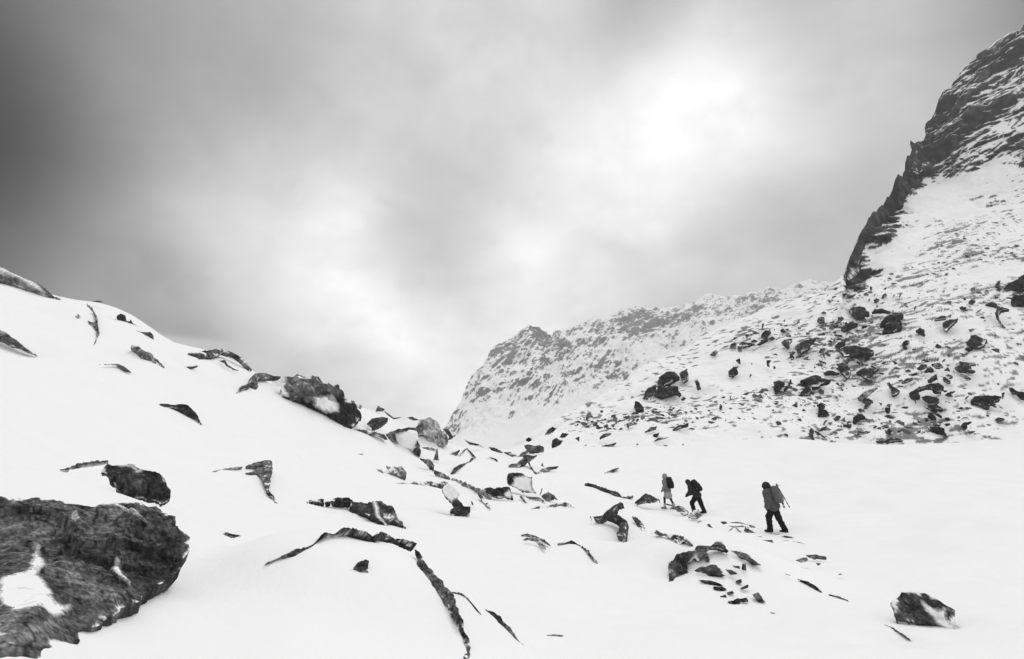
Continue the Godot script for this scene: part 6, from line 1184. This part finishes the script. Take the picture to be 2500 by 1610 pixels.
	if kind != "s":
		cols.resize(n * 2)
		var deep := PackedByteArray()
		deep.resize(n * 2)
		var tone: float = {"f": 0.12, "d": 0.075, "m": 0.15, "t": 0.06, "l": 0.4, "r": 0.2}[kind]
		var rime: float = {"f": 0.8, "d": 0.62, "m": 0.52, "t": 0.42, "l": 0.7, "r": 0.02}[kind]
		var fq := 1.0 / maxf(far * 0.03, 0.05)
		for k in n * 2:
			var w := to_world * pos[k] + at
			var up := (to_world * nors[k]).y
			var fl := grain.get_noise_3d(w.x * fq, w.y * fq * 1.6, w.z * fq)
			var br := grain.get_noise_3d(w.x * fq * 0.16, w.y * fq * 0.2, w.z * fq * 0.16)
			var fine := grain.get_noise_3d(w.x * fq * 4.3, w.y * fq * 5.0, w.z * fq * 4.3)
			var g := tone * clampf(exp(1.5 * br + 1.3 * fl + 1.5 * fine), 0.2, 3.4)
			var crack := absf(patchy.get_noise_3d(w.x * fq * 0.22 + 7.0, w.y * fq * 0.3, w.z * fq * 0.22))
			if crack < 0.035:
				g *= 0.35
			# snow caught on the roughness, and drifted raggedly over the rim
			var lim := rime
			var cover := 0.0
			if k < n:
				for q in regions:
					if q[0] == "r" and Geometry2D.is_point_in_polygon(flat[k], q[1]):
						lim = 0.3
						g *= 2.4
				cover = smoothstep(-0.25, 0.25, minf(far * 0.006, thick * 0.22) * (2.6 * fl - 0.1) / s - depth[k] / s)
				for q in regions:
					if q[0] == "s":
						var e := Vector2(br, -br) * far * 0.012 + Vector2(fl, -fl) * far * 0.004
						var hits := 0.0
						for o in [Vector2.ZERO, Vector2(0.6, 0.3), Vector2(-0.6, -0.3), Vector2(0.3, -0.6), Vector2(-0.3, 0.6)]:
							if Geometry2D.is_point_in_polygon(flat[k] + e + o * s * 1.2, q[1]):
								hits += 0.2
						cover = maxf(cover, hits)
			cover = maxf(cover, smoothstep(-0.05, 0.05, 0.8 * fl + 0.45 * br + 0.35 * fine + 0.5 * (up - 0.72) - lim))
			g = lerpf(g, 1.0, cover)
			cols[k] = Color(g, g, g)
			deep[k] = 1 if cover > 0.8 else 0
		# where the snow lies deep enough to hide the stone it is snow through and through
		var bare := PackedInt32Array()
		var covered := PackedInt32Array()
		for k in range(0, idx.size(), 3):
			if deep[idx[k]] + deep[idx[k + 1]] + deep[idx[k + 2]] == 3:
				covered.append_array([idx[k], idx[k + 1], idx[k + 2]])
			else:
				bare.append_array([idx[k], idx[k + 1], idx[k + 2]])
		if bare.is_empty() or covered.is_empty():
			var whole := mesh_of(pos, nors, idx, cols)
			whole.surface_set_material(0, mat)
			return whole
		var both := mesh_of(pos, nors, bare, cols)
		both.surface_set_material(0, mat)
		var arr := []
		arr.resize(Mesh.ARRAY_MAX)
		arr[Mesh.ARRAY_VERTEX] = pos
		arr[Mesh.ARRAY_NORMAL] = nors
		arr[Mesh.ARRAY_INDEX] = covered
		both.add_surface_from_arrays(Mesh.PRIMITIVE_TRIANGLES, arr)
		both.surface_set_material(1, snow_mat)
		return both
	return mesh_of(pos, nors, idx, cols)

func build_rocks():
	var seed_ := 0
	for r in ROCKS:
		var pieces: Array = r[4]
		var root: Node3D = null
		var origin := Vector3(pieces[0][1], pieces[0][2], pieces[0][3])
		if pieces.size() > 1:
			root = Node3D.new()
			root.name = numbered(r[0])
			root.position = origin
			add_child(root)
		for p in pieces:
			seed_ += 1
			var b := Basis(Vector3.UP, deg_to_rad(p[4])) * Basis(Vector3.RIGHT, -deg_to_rad(p[5]))
			var at := Vector3(p[1], p[2], p[3])
			var ring := PackedVector2Array()
			var o: Array = p[9]
			for k in range(0, o.size(), 2):
				ring.append(Vector2(o[k], o[k + 1]))
			var kind: String = p[0]
			var far: float = p[8]
			var regions := []
			if p.size() > 11:
				for q in p[11]:
					var shape := PackedVector2Array()
					for k in range(0, q[1].size(), 2):
						shape.append(Vector2(q[1][k], q[1][k + 1]))
					regions.append([q[0], shape])
			var rise := PackedFloat32Array()
			if p.size() > 10:
				for v in p[10]:
					rise.append(v)
			else:
				rise.resize(ring.size())
			var mat: Material = snow_mat if kind == "s" else rock_mats["near" if far < 9.0 else "mid" if far < 45.0 else "far"]
			var mesh := stone_mesh(ring, rise, p[6], p[7], far, kind, seed_, b, at, regions, mat)
			if kind != "s":
				mat = null
			var node: MeshInstance3D
			if root:
				node = part("snow_cover" if kind == "s" else "rock_face", mesh, mat, root)
				node.transform = Transform3D(b, at - origin)
			else:
				node = part(numbered(r[0]), mesh, mat, self)
				node.transform = Transform3D(b, at)
				root = null
				tag(node, r[1], r[2], r[3])
		if root:
			tag(root, r[1], r[2], r[3])

# ------------------------------------------------------------------ walkers
# local axes of a walker: x to the walker's right, y up, -z ahead
func at3(side: float, up: float, ahead: float) -> Vector3:
	return Vector3(side, up, -ahead)

# one skin over tapered limbs [from, to, radius, radius] and padded boxes [centre, half size, Basis, rounding], blended by k
func skin(shapes: Array, cell: float, k: float, folds := 0.0) -> ArrayMesh:
	var lo := Vector3.ONE * 1e9
	var hi := -lo
	for s in shapes:
		var pad: float
		if s[2] is Basis:
			pad = s[1].length() + s[3] + k
			lo = lo.min(s[0] - Vector3.ONE * pad)
			hi = hi.max(s[0] + Vector3.ONE * pad)
		else:
			pad = maxf(s[2], s[3]) + k
			lo = lo.min(s[0].min(s[1]) - Vector3.ONE * pad)
			hi = hi.max(s[0].max(s[1]) + Vector3.ONE * pad)
	lo -= Vector3.ONE * cell * 2.0
	hi += Vector3.ONE * cell * 2.0
	var nx := int((hi.x - lo.x) / cell) + 2
	var ny := int((hi.y - lo.y) / cell) + 2
	var nz := int((hi.z - lo.z) / cell) + 2
	var f := PackedFloat32Array()
	f.resize(nx * ny * nz)
	f.fill(1.0)
	for s in shapes:
		var boxed: bool = s[2] is Basis
		var a: Vector3 = s[0]
		var b: Vector3 = s[1]
		var pad := cell * 2.0 + k
		var l: Vector3
		var h: Vector3
		var inv := Basis()
		var ba := b - a
		var len2 := maxf(ba.length_squared(), 1e-9)
		var ra := 0.0
		var rb: float = s[3]
		if boxed:
			inv = s[2].inverse()
			var e := Vector3.ONE * (b.length() + rb + pad)
			l = a - e
			h = a + e
		else:
			ra = s[2]
			var e := Vector3.ONE * (maxf(ra, rb) + pad)
			l = a.min(b) - e
			h = a.max(b) + e
		var i0 := maxi(int((l.x - lo.x) / cell), 0)
		var i1 := mini(int((h.x - lo.x) / cell) + 1, nx - 1)
		var j0 := maxi(int((l.y - lo.y) / cell), 0)
		var j1 := mini(int((h.y - lo.y) / cell) + 1, ny - 1)
		var k0 := maxi(int((l.z - lo.z) / cell), 0)
		var k1 := mini(int((h.z - lo.z) / cell) + 1, nz - 1)
		for z in range(k0, k1 + 1):
			for y in range(j0, j1 + 1):
				var row := (z * ny + y) * nx
				for x in range(i0, i1 + 1):
					var p := lo + Vector3(x, y, z) * cell - a
					var d: float
					if boxed:
						var q := (inv * p).abs() - b
						d = q.max(Vector3.ZERO).length() + minf(maxf(q.x, maxf(q.y, q.z)), 0.0) - rb
					else:
						var t := clampf(p.dot(ba) / len2, 0.0, 1.0)
						d = (p - ba * t).length() - lerpf(ra, rb, t)
					var o := f[row + x]
					var m := maxf(k - absf(o - d), 0.0) / k
					f[row + x] = minf(o, d) - m * m * k * 0.25
	var ids := PackedInt32Array()
	ids.resize(nx * ny * nz)
	ids.fill(-1)
	var pos := PackedVector3Array()
	var idx := PackedInt32Array()
	var step := [1, nx, nx * ny]
	for z in nz - 1:
		for y in ny - 1:
			for x in nx - 1:
				var c := (z * ny + y) * nx + x
				var neg := 0
				for n in 8:
					if f[c + (n & 1) + ((n >> 1) & 1) * nx + (n >> 2) * nx * ny] < 0.0:
						neg += 1
				if neg == 0 or neg == 8:
					continue
				var sum := Vector3.ZERO
				var cnt := 0
				for n in 8:
					var vn := f[c + (n & 1) + ((n >> 1) & 1) * nx + (n >> 2) * nx * ny]
					var pn := Vector3(n & 1, (n >> 1) & 1, n >> 2)
					for ax in 3:
						if n & (1 << ax):
							continue
						var m: int = n | (1 << ax)
						var vm := f[c + (m & 1) + ((m >> 1) & 1) * nx + (m >> 2) * nx * ny]
						if (vn < 0.0) != (vm < 0.0):
							var q := pn
							q[ax] += vn / (vn - vm)
							sum += q
							cnt += 1
				ids[c] = pos.size()
				pos.append(lo + (Vector3(x, y, z) + sum / cnt) * cell)
	for z in range(1, nz - 1):
		for y in range(1, ny - 1):
			for x in range(1, nx - 1):
				var c := (z * ny + y) * nx + x
				var v0 := f[c]
				for ax in 3:
					var v1 := f[c + step[ax]]
					if (v0 < 0.0) == (v1 < 0.0):
						continue
					var u: int = step[(ax + 1) % 3]
					var w: int = step[(ax + 2) % 3]
					var a := ids[c - u - w]
					var b := ids[c - w]
					var d := ids[c]
					var e := ids[c - u]
					if mini(mini(a, b), mini(d, e)) < 0:
						continue
					if v0 < 0.0:
						idx.append_array([a, d, b, a, e, d])
					else:
						idx.append_array([a, b, d, a, d, e])
	var nors := PackedVector3Array()
	nors.resize(pos.size())
	for t in range(0, idx.size(), 3):
		var n := (pos[idx[t + 2]] - pos[idx[t]]).cross(pos[idx[t + 1]] - pos[idx[t]])
		for m in 3:
			nors[idx[t + m]] += n
	for n in nors.size():
		nors[n] = nors[n].normalized() if nors[n].length_squared() > 1e-20 else Vector3.UP
	if folds > 0.0:
		# creases pulled across the cloth
		for n in pos.size():
			var q := pos[n]
			pos[n] += nors[n] * folds * (grain.get_noise_3d(q.x * 5.0, q.y * 13.0, q.z * 5.0) + 0.6 * absf(patchy.get_noise_3d(q.x * 9.0 + q.y * 5.0, q.y * 17.0, q.z * 9.0)))
		nors.fill(Vector3.ZERO)
		for t in range(0, idx.size(), 3):
			var n := (pos[idx[t + 2]] - pos[idx[t]]).cross(pos[idx[t + 1]] - pos[idx[t]])
			for m in 3:
				nors[idx[t + m]] += n
		for n in nors.size():
			nors[n] = nors[n].normalized() if nors[n].length_squared() > 1e-20 else Vector3.UP
	return mesh_of(pos, nors, idx)

var cloth_bumps: ImageTexture

func cloth(g: float, rough := 0.9) -> StandardMaterial3D:
	if cloth_bumps == null:
		var im := noise_picture(61, 0.012, 5, 256)
		im.convert(Image.FORMAT_RGBA8)
		im.bump_map_to_normal_map(9.0)
		cloth_bumps = ImageTexture.create_from_image(im)
	var m := StandardMaterial3D.new()
	m.albedo_color = Color(g, g, g).linear_to_srgb()
	m.roughness = rough
	m.metallic_specular = 0.3
	m.normal_enabled = true
	m.normal_texture = cloth_bumps
	m.normal_scale = 0.7
	m.uv1_triplanar = true
	m.uv1_scale = Vector3.ONE * 2.2
	return m

# palm, four unequal bent fingers and a thumb, at the wrist, pointing along `down`
func hand_shapes(wrist: Vector3, down: Vector3, ahead: Vector3, side: float, swell_by: float) -> Array:
	var across := down.cross(ahead).normalized() * side
	var palm := wrist + down * 0.085
	var out := [[wrist, palm, 0.028 + swell_by, 0.033 + swell_by], [palm - ahead * 0.025, palm + ahead * 0.025, 0.02 + swell_by, 0.02 + swell_by]]
	var lengths := [0.062, 0.072, 0.068, 0.052]
	for n in 4:
		var root := palm + ahead * (0.03 - 0.02 * n)
		var knuckle: Vector3 = root + down * lengths[n] * 0.55
		var tip: Vector3 = knuckle + (down * 0.8 - across * 0.6).normalized() * lengths[n] * 0.55
		out.append([root, knuckle, 0.0095 + swell_by, 0.009 + swell_by])
		out.append([knuckle, tip, 0.009 + swell_by, 0.0075 + swell_by])
	var th := wrist + down * 0.035 + ahead * 0.028
	var tk := th + (down * 0.7 + ahead * 0.6).normalized() * 0.035
	out.append([th, tk, 0.012 + swell_by, 0.0105 + swell_by])
	out.append([tk, tk + down * 0.03, 0.0105 + swell_by, 0.0085 + swell_by])
	return out

func walker(where: Vector2, heading: float, size: float, h: Dictionary):
	var root := Node3D.new()
	root.name = numbered("person")
	add_child(root)
	var base := ground_y(where.x, where.y)
	root.position = Vector3(where.x, base, where.y)
	root.rotation.y = deg_to_rad(heading)
	root.scale = Vector3.ONE * size
	tag(root, h.label, "person", "walkers crossing the snow")
	var feet := []
	for s in 2:
		var a: Vector3 = h.ankle[s]
		var w := root.to_global(Vector3(a.x, 0, a.z))
		feet.append(a + Vector3.UP * ((ground_y(w.x, w.z) - base) / size - 0.015))
	var lean: float = deg_to_rad(h.lean)
	var up := at3(0, cos(lean), sin(lean))
	var out := at3(0, -sin(lean), cos(lean))
	var hip: Vector3 = h.hip
	var waist := hip + up * 0.16
	var chest := hip + up * 0.36
	var neck := hip + up * 0.53
	var nod: float = deg_to_rad(h.nod)
	var head_up := at3(0, cos(nod), sin(nod))
	var head_out := at3(0, -sin(nod), cos(nod))
	var head := neck + head_up * 0.15 + head_out * 0.015
	var skin_mat := cloth(0.3, 0.7)
	# the body: head with brow, nose, lips and chin, neck, trunk and limbs in one skin
	var b := [[head + head_up * 0.03, head - head_up * 0.02, 0.094, 0.088], [head + head_out * 0.035, head - head_up * 0.075 + head_out * 0.05, 0.06, 0.04], [head + head_out * 0.09 + head_up * 0.02, head + head_out * 0.115 - head_up * 0.025, 0.012, 0.017],
		[head + head_out * 0.085 - head_up * 0.06, head + head_out * 0.092 - head_up * 0.06, 0.022, 0.02], [neck, head, 0.055, 0.055], [waist, chest, 0.11, 0.13], [hip, waist, 0.12, 0.11],
		[neck - up * 0.05 + Vector3(-0.15, 0, 0), neck - up * 0.05 + Vector3(0.15, 0, 0), 0.06, 0.06]]
	for s in 2:
		var sgn := -1.0 if s == 0 else 1.0
		var sh := neck - up * 0.05 + Vector3(sgn * 0.185, 0, 0)
		b.append([head + Vector3(sgn * 0.088, 0, 0), head + Vector3(sgn * 0.092, -0.03, 0), 0.018, 0.012])
		b.append([sh, h.elbow[s], 0.05, 0.04])
		b.append([h.elbow[s], h.wrist[s], 0.04, 0.03])
		b.append([hip + Vector3(sgn * 0.09, -0.02, 0), h.knee[s], 0.075, 0.048])
		b.append([h.knee[s], feet[s], 0.046, 0.036])
		b.append([feet[s] + at3(0, -0.045, -0.05), feet[s] + at3(0, -0.055, 0.14), 0.036, 0.032])
	part("body", skin(b, 0.014, 0.03), skin_mat, root)
	for sgn in [-1.0, 1.0]:
		var eye := SphereMesh.new()
		eye.radius = 0.011
		eye.height = 0.022
		eye.radial_segments = 10
		eye.rings = 6
		part("eye", eye, cloth(0.02, 0.3), root).position = head + head_out * 0.086 + Vector3(sgn * 0.034, 0, 0) + head_up * 0.005
	# jacket
	var bulk: float = h.bulk
	var j := [[hip + up * 0.02 + Vector3(-0.06, 0, 0), chest + Vector3(-0.07, 0, 0), 0.135 + bulk, 0.125 + bulk], [hip + up * 0.02 + Vector3(0.06, 0, 0), chest + Vector3(0.07, 0, 0), 0.135 + bulk, 0.125 + bulk],
		[neck - up * 0.07 + Vector3(-0.14, 0, 0), neck - up * 0.07 + Vector3(0.14, 0, 0), 0.085 + bulk, 0.085 + bulk], [neck - up * 0.03, neck + head_up * 0.045, 0.1, 0.088]]
	for s in 2:
		var sgn := -1.0 if s == 0 else 1.0
		var sh := neck - up * 0.065 + Vector3(sgn * 0.19, 0, 0)
		var low: Vector3 = h.wrist[s]
		j.append([sh, h.elbow[s], 0.082 + bulk, 0.068 + bulk])
		j.append([h.elbow[s], low, 0.066 + bulk, 0.05 + bulk])
	var jm := part("jacket", skin(j, 0.014, 0.05, 0.03), cloth(h.jacket), root)
	# hem and cuffs
	var hem := [[hip + Vector3(-0.07, -0.01, 0), hip + Vector3(0.07, -0.01, 0), 0.15 + bulk, 0.15 + bulk]]
	part("hem", skin(hem, 0.015, 0.03, 0.02), cloth(h.jacket * 0.85), jm)
	if h.has("skirt"):
		part("tunic", skin([[hip + Vector3(-0.06, 0.0, 0), hip + Vector3(-0.09, -0.26, 0.02), 0.14, 0.15], [hip + Vector3(0.06, 0.0, 0), hip + Vector3(0.09, -0.26, 0.03), 0.14, 0.15], [hip + Vector3(0, -0.22, 0.06), hip + Vector3(0, -0.26, 0.1), 0.13, 0.14]], 0.016, 0.06), cloth(h.skirt), root)
	# hood or hat
	var hd := [[head + head_up * 0.035 - head_out * 0.035, head - head_up * 0.02 - head_out * 0.03, 0.118 + h.hat, 0.115 + h.hat], [head - head_up * 0.02 - head_out * 0.03, neck - head_out * 0.02, 0.105, 0.085]]
	if h.has("brim"):
		hd.append([head + head_up * 0.03 + head_out * 0.05 + Vector3(-0.07, 0, 0), head + head_up * 0.03 + head_out * 0.05 + Vector3(0.07, 0, 0), 0.055, 0.055])
		hd.append([head - head_up * 0.06 + head_out * 0.03 + Vector3(-0.08, 0, 0), head - head_up * 0.06 + Vector3(-0.08, 0, 0), 0.05, 0.045])
	part("hood", skin(hd, 0.013, 0.04, 0.016), cloth(h.hood), root)
	if h.has("collar"):
		part("collar", skin([[neck - up * 0.02 - out * 0.07 + Vector3(-0.09, 0, 0), neck - up * 0.0 - out * 0.09 + Vector3(0.09, 0, 0), 0.085, 0.085], [neck + Vector3(-0.07, 0.02, 0), neck + Vector3(0.07, 0.02, 0), 0.085, 0.085]], 0.014, 0.05), cloth(h.jacket * 0.9), root)
	# trousers
	var wide: float = h.wide
	var t := [[hip + Vector3(-0.06, -0.0, 0), hip + Vector3(0.06, -0.0, 0), 0.135, 0.135]]
	for s in 2:
		var sgn := -1.0 if s == 0 else 1.0
		var cuff: Vector3 = feet[s] + Vector3(0, h.cuff, 0)
		t.append([hip + Vector3(sgn * 0.085, -0.03, 0), h.knee[s], 0.105 + wide, 0.07 + wide])
		t.append([h.knee[s], cuff, 0.068 + wide, 0.056 + wide * 1.25])
	part("trousers", skin(t, 0.014, 0.035, 0.026), cloth(h.trousers), root)
	for s in 2:
		var f: Vector3 = feet[s]
		var toe := at3(0, 0, 1)
		var boot := part("boot", skin([[f + Vector3(0, 0.1, 0), f + Vector3(0, -0.04, 0), 0.058, 0.056], [f - toe * 0.055 + Vector3(0, -0.048, 0), f + toe * 0.1 + Vector3(0, -0.05, 0), 0.05, 0.05], [f + toe * 0.1 + Vector3(0, -0.05, 0), f + toe * 0.17 + Vector3(0, -0.055, 0), 0.05, 0.042]], 0.012, 0.03), cloth(h.boots, 0.6), root)
		part("sole", skin([[f - toe * 0.06 + Vector3(0, -0.082, 0), f + toe * 0.17 + Vector3(0, -0.082, 0), 0.03, 0.03]], 0.012, 0.01), cloth(0.02, 0.7), boot)
		if h.has("gaiter"):
			part("gaiter", skin([[f + Vector3(0, 0.14, 0), f + Vector3(0, 0.06, 0), 0.066, 0.066]], 0.012, 0.01), cloth(h.gaiter), root)
		part("glove", skin(hand_shapes(h.wrist[s], (h.wrist[s] - h.elbow[s]).normalized(), at3(0, 0.2, 1).normalized(), -1.0 if s == 0 else 1.0, 0.005), 0.006, 0.01), cloth(h.glove), root)
	# the pack on the back, a thing of its own
	var pack := Node3D.new()
	pack.name = numbered("backpack")
	add_child(pack)
	pack.transform = root.transform
	tag(pack, h.pack_label, "backpack", "packs on the walkers' backs")
	var frame := Basis(Vector3.RIGHT, -lean)
	var pm := cloth(h.pack, 0.7)
	var mid := chest - up * 0.02 - out * (0.205 + bulk)
	var tall: float = h.pack_tall
	part("pack_body", skin([[mid, Vector3(0.075, tall * 0.5 - 0.1, 0.03), frame, 0.085], [mid - up * tall * 0.22 - out * 0.03, Vector3(0.085, tall * 0.16, 0.035), frame, 0.08]], 0.014, 0.05, 0.018), pm, pack)
	part("lid", skin([[mid + up * (tall * 0.5 - 0.02), Vector3(0.07, 0.015, 0.045), frame, 0.05]], 0.013, 0.02, 0.014), pm, pack)
	part("front_pocket", skin([[mid - up * tall * 0.12 - out * 0.12, Vector3(0.07, tall * 0.22, 0.012), frame, 0.035]], 0.012, 0.02), cloth(h.pack * 1.3, 0.7), pack)
	var loop := []
	var ring := []
	for n in 7:
		var an := PI * n / 6.0
		ring.append(mid + up * (tall * 0.5 + 0.02 + 0.05 * sin(an)) + out * 0.05 + Vector3(cos(an) * 0.04, 0, 0))
	for n in 6:
		loop.append([ring[n], ring[n + 1], 0.007, 0.007])
	part("haul_loop", skin(loop, 0.006, 0.004), pm, pack)
	for sgn in [-1.0, 1.0]:
		var top := mid + up * tall * 0.36 + out * 0.1 + Vector3(sgn * 0.09, 0, 0)
		var over := neck - up * 0.0 + Vector3(sgn * 0.1, 0.02, 0)
		var front := chest + out * (0.15 + bulk) + Vector3(sgn * 0.1, 0, 0)
		var under := chest - up * 0.16 + Vector3(sgn * (0.205 + bulk), 0, 0)
		var last := mid - up * tall * 0.34 + out * 0.07 + Vector3(sgn * 0.12, 0, 0)
		part("strap", skin([[top, over, 0.024, 0.024], [over, front, 0.024, 0.022], [front, under, 0.02, 0.012], [under, last, 0.012, 0.012]], 0.011, 0.02), pm, pack)
	if h.has("patch"):
		part("badge", skin([[mid - out * 0.185 + up * 0.03 + Vector3(-0.03, 0, 0), mid - out * 0.185 + up * 0.03 + Vector3(0.03, 0, 0), 0.012, 0.012], [mid - out * 0.185 + up * 0.03, mid - out * 0.18 + up * 0.075, 0.012, 0.006]], 0.006, 0.01), cloth(0.5), pack)
		part("side_pocket", skin([[mid - up * 0.16 + Vector3(-0.15, 0, 0), mid - up * 0.05 + Vector3(-0.155, 0, 0), 0.035, 0.02]], 0.01, 0.01), cloth(0.1), pack)
	if h.has("tripod"):
		var tri := Node3D.new()
		tri.name = numbered("tripod")
		add_child(tri)
		tri.transform = root.transform
		tag(tri, "black folded camera tripod strapped to the last walker's backpack", "tripod")
		var tm := cloth(0.015, 0.5)
		var crown := mid + up * (tall * 0.46) + Vector3(0.19, 0, 0) - out * 0.03
		part("head", skin([[crown + up * 0.02, crown + up * 0.1, 0.03, 0.026], [crown + up * 0.12 + Vector3(-0.05, 0, 0), crown + up * 0.12 + Vector3(0.05, 0, 0), 0.012, 0.012], [crown + up * 0.06, crown + up * 0.06 - out * 0.09, 0.01, 0.01]], 0.008, 0.012), tm, tri)
		part("hub", skin([[crown - up * 0.06, crown + up * 0.02, 0.038, 0.034]], 0.009, 0.012), tm, tri)
		for n in 3:
			var tilt := [Vector3(-0.02, 0, 0.02), Vector3(0.035, 0, 0.045), Vector3(0.0, 0, -0.01)]
			var a: Vector3 = crown - up * 0.04 + tilt[n] * 0.6
			var e: Vector3 = a - up * 0.66 + tilt[n] * 1.6 - out * (0.06 if n == 1 else 0.0)
			var leg := part("leg", skin([[a, a.lerp(e, 0.5), 0.017, 0.016], [a.lerp(e, 0.5), a.lerp(e, 0.97), 0.012, 0.011]], 0.007, 0.006), tm, tri)
			part("leg_lock", skin([[a.lerp(e, 0.48), a.lerp(e, 0.54), 0.022, 0.022], [a.lerp(e, 0.76), a.lerp(e, 0.81), 0.019, 0.019]], 0.007, 0.004), tm, leg)
			part("foot", skin([[a.lerp(e, 0.96), e, 0.018, 0.016]], 0.007, 0.004), tm, leg)

func build_walkers():
	walker(Vector2(7.95, -27.35), 50, 1.0, {"label": "hooded walker in pale grey jacket and dark leggings, first in line, standing upright", "pack_label": "plain black backpack on the first walker in the grey jacket",
		"lean": 7.0, "nod": 14.0, "hip": at3(0, 0.9, 0), "knee": [at3(-0.09, 0.5, 0.13), at3(0.09, 0.5, -0.1)], "ankle": [at3(-0.09, 0.1, 0.14), at3(0.09, 0.1, -0.27)], "elbow": [at3(-0.27, 1.12, 0.0), at3(0.26, 1.12, 0.02)], "wrist": [at3(-0.22, 0.93, 0.14), at3(0.21, 0.95, 0.16)],
		"bulk": 0.01, "hat": 0.0, "wide": -0.012, "cuff": 0.12, "jacket": 0.17, "hood": 0.24, "skirt": 0.3, "trousers": 0.022, "boots": 0.14, "gaiter": 0.42, "glove": 0.04, "pack": 0.012, "pack_tall": 0.5})
	walker(Vector2(8.8, -25.5), 48, 1.0, {"label": "stooping walker all in black with raised hood, second in line", "pack_label": "black backpack with haul loop and pale badge on the stooping walker",
		"lean": 33.0, "nod": 48.0, "hip": at3(0, 0.88, -0.02), "knee": [at3(-0.1, 0.5, 0.22), at3(0.1, 0.5, -0.13)], "ankle": [at3(-0.1, 0.1, 0.12), at3(0.1, 0.1, -0.27)], "elbow": [at3(-0.3, 1.02, 0.18), at3(0.3, 1.02, 0.2)], "wrist": [at3(-0.24, 0.86, 0.36), at3(0.22, 0.88, 0.38)],
		"bulk": 0.022, "hat": 0.0, "wide": 0.028, "cuff": 0.0, "jacket": 0.028, "hood": 0.028, "trousers": 0.011, "boots": 0.014, "glove": 0.015, "pack": 0.011, "pack_tall": 0.54, "patch": true})
	walker(Vector2(8.93, -18.38), 38, 0.94, {"label": "largest walker in mid grey jacket, dark fur-edged hood and black trousers, last in line", "pack_label": "mid grey backpack of the last walker with a tripod on its side",
		"lean": 13.0, "nod": 24.0, "hip": at3(0, 0.9, 0), "knee": [at3(-0.1, 0.5, 0.15), at3(0.1, 0.49, -0.1)], "ankle": [at3(-0.1, 0.1, 0.15), at3(0.11, 0.1, -0.29)], "elbow": [at3(-0.29, 1.14, 0.03), at3(0.29, 1.14, 0.03)], "wrist": [at3(-0.27, 0.88, 0.08), at3(0.27, 0.9, 0.1)],
		"bulk": 0.045, "hat": 0.018, "brim": true, "collar": true, "wide": 0.03, "cuff": 0.0, "jacket": 0.085, "hood": 0.026, "trousers": 0.011, "boots": 0.03, "glove": 0.013, "pack": 0.1, "pack_tall": 0.54, "tripod": true})
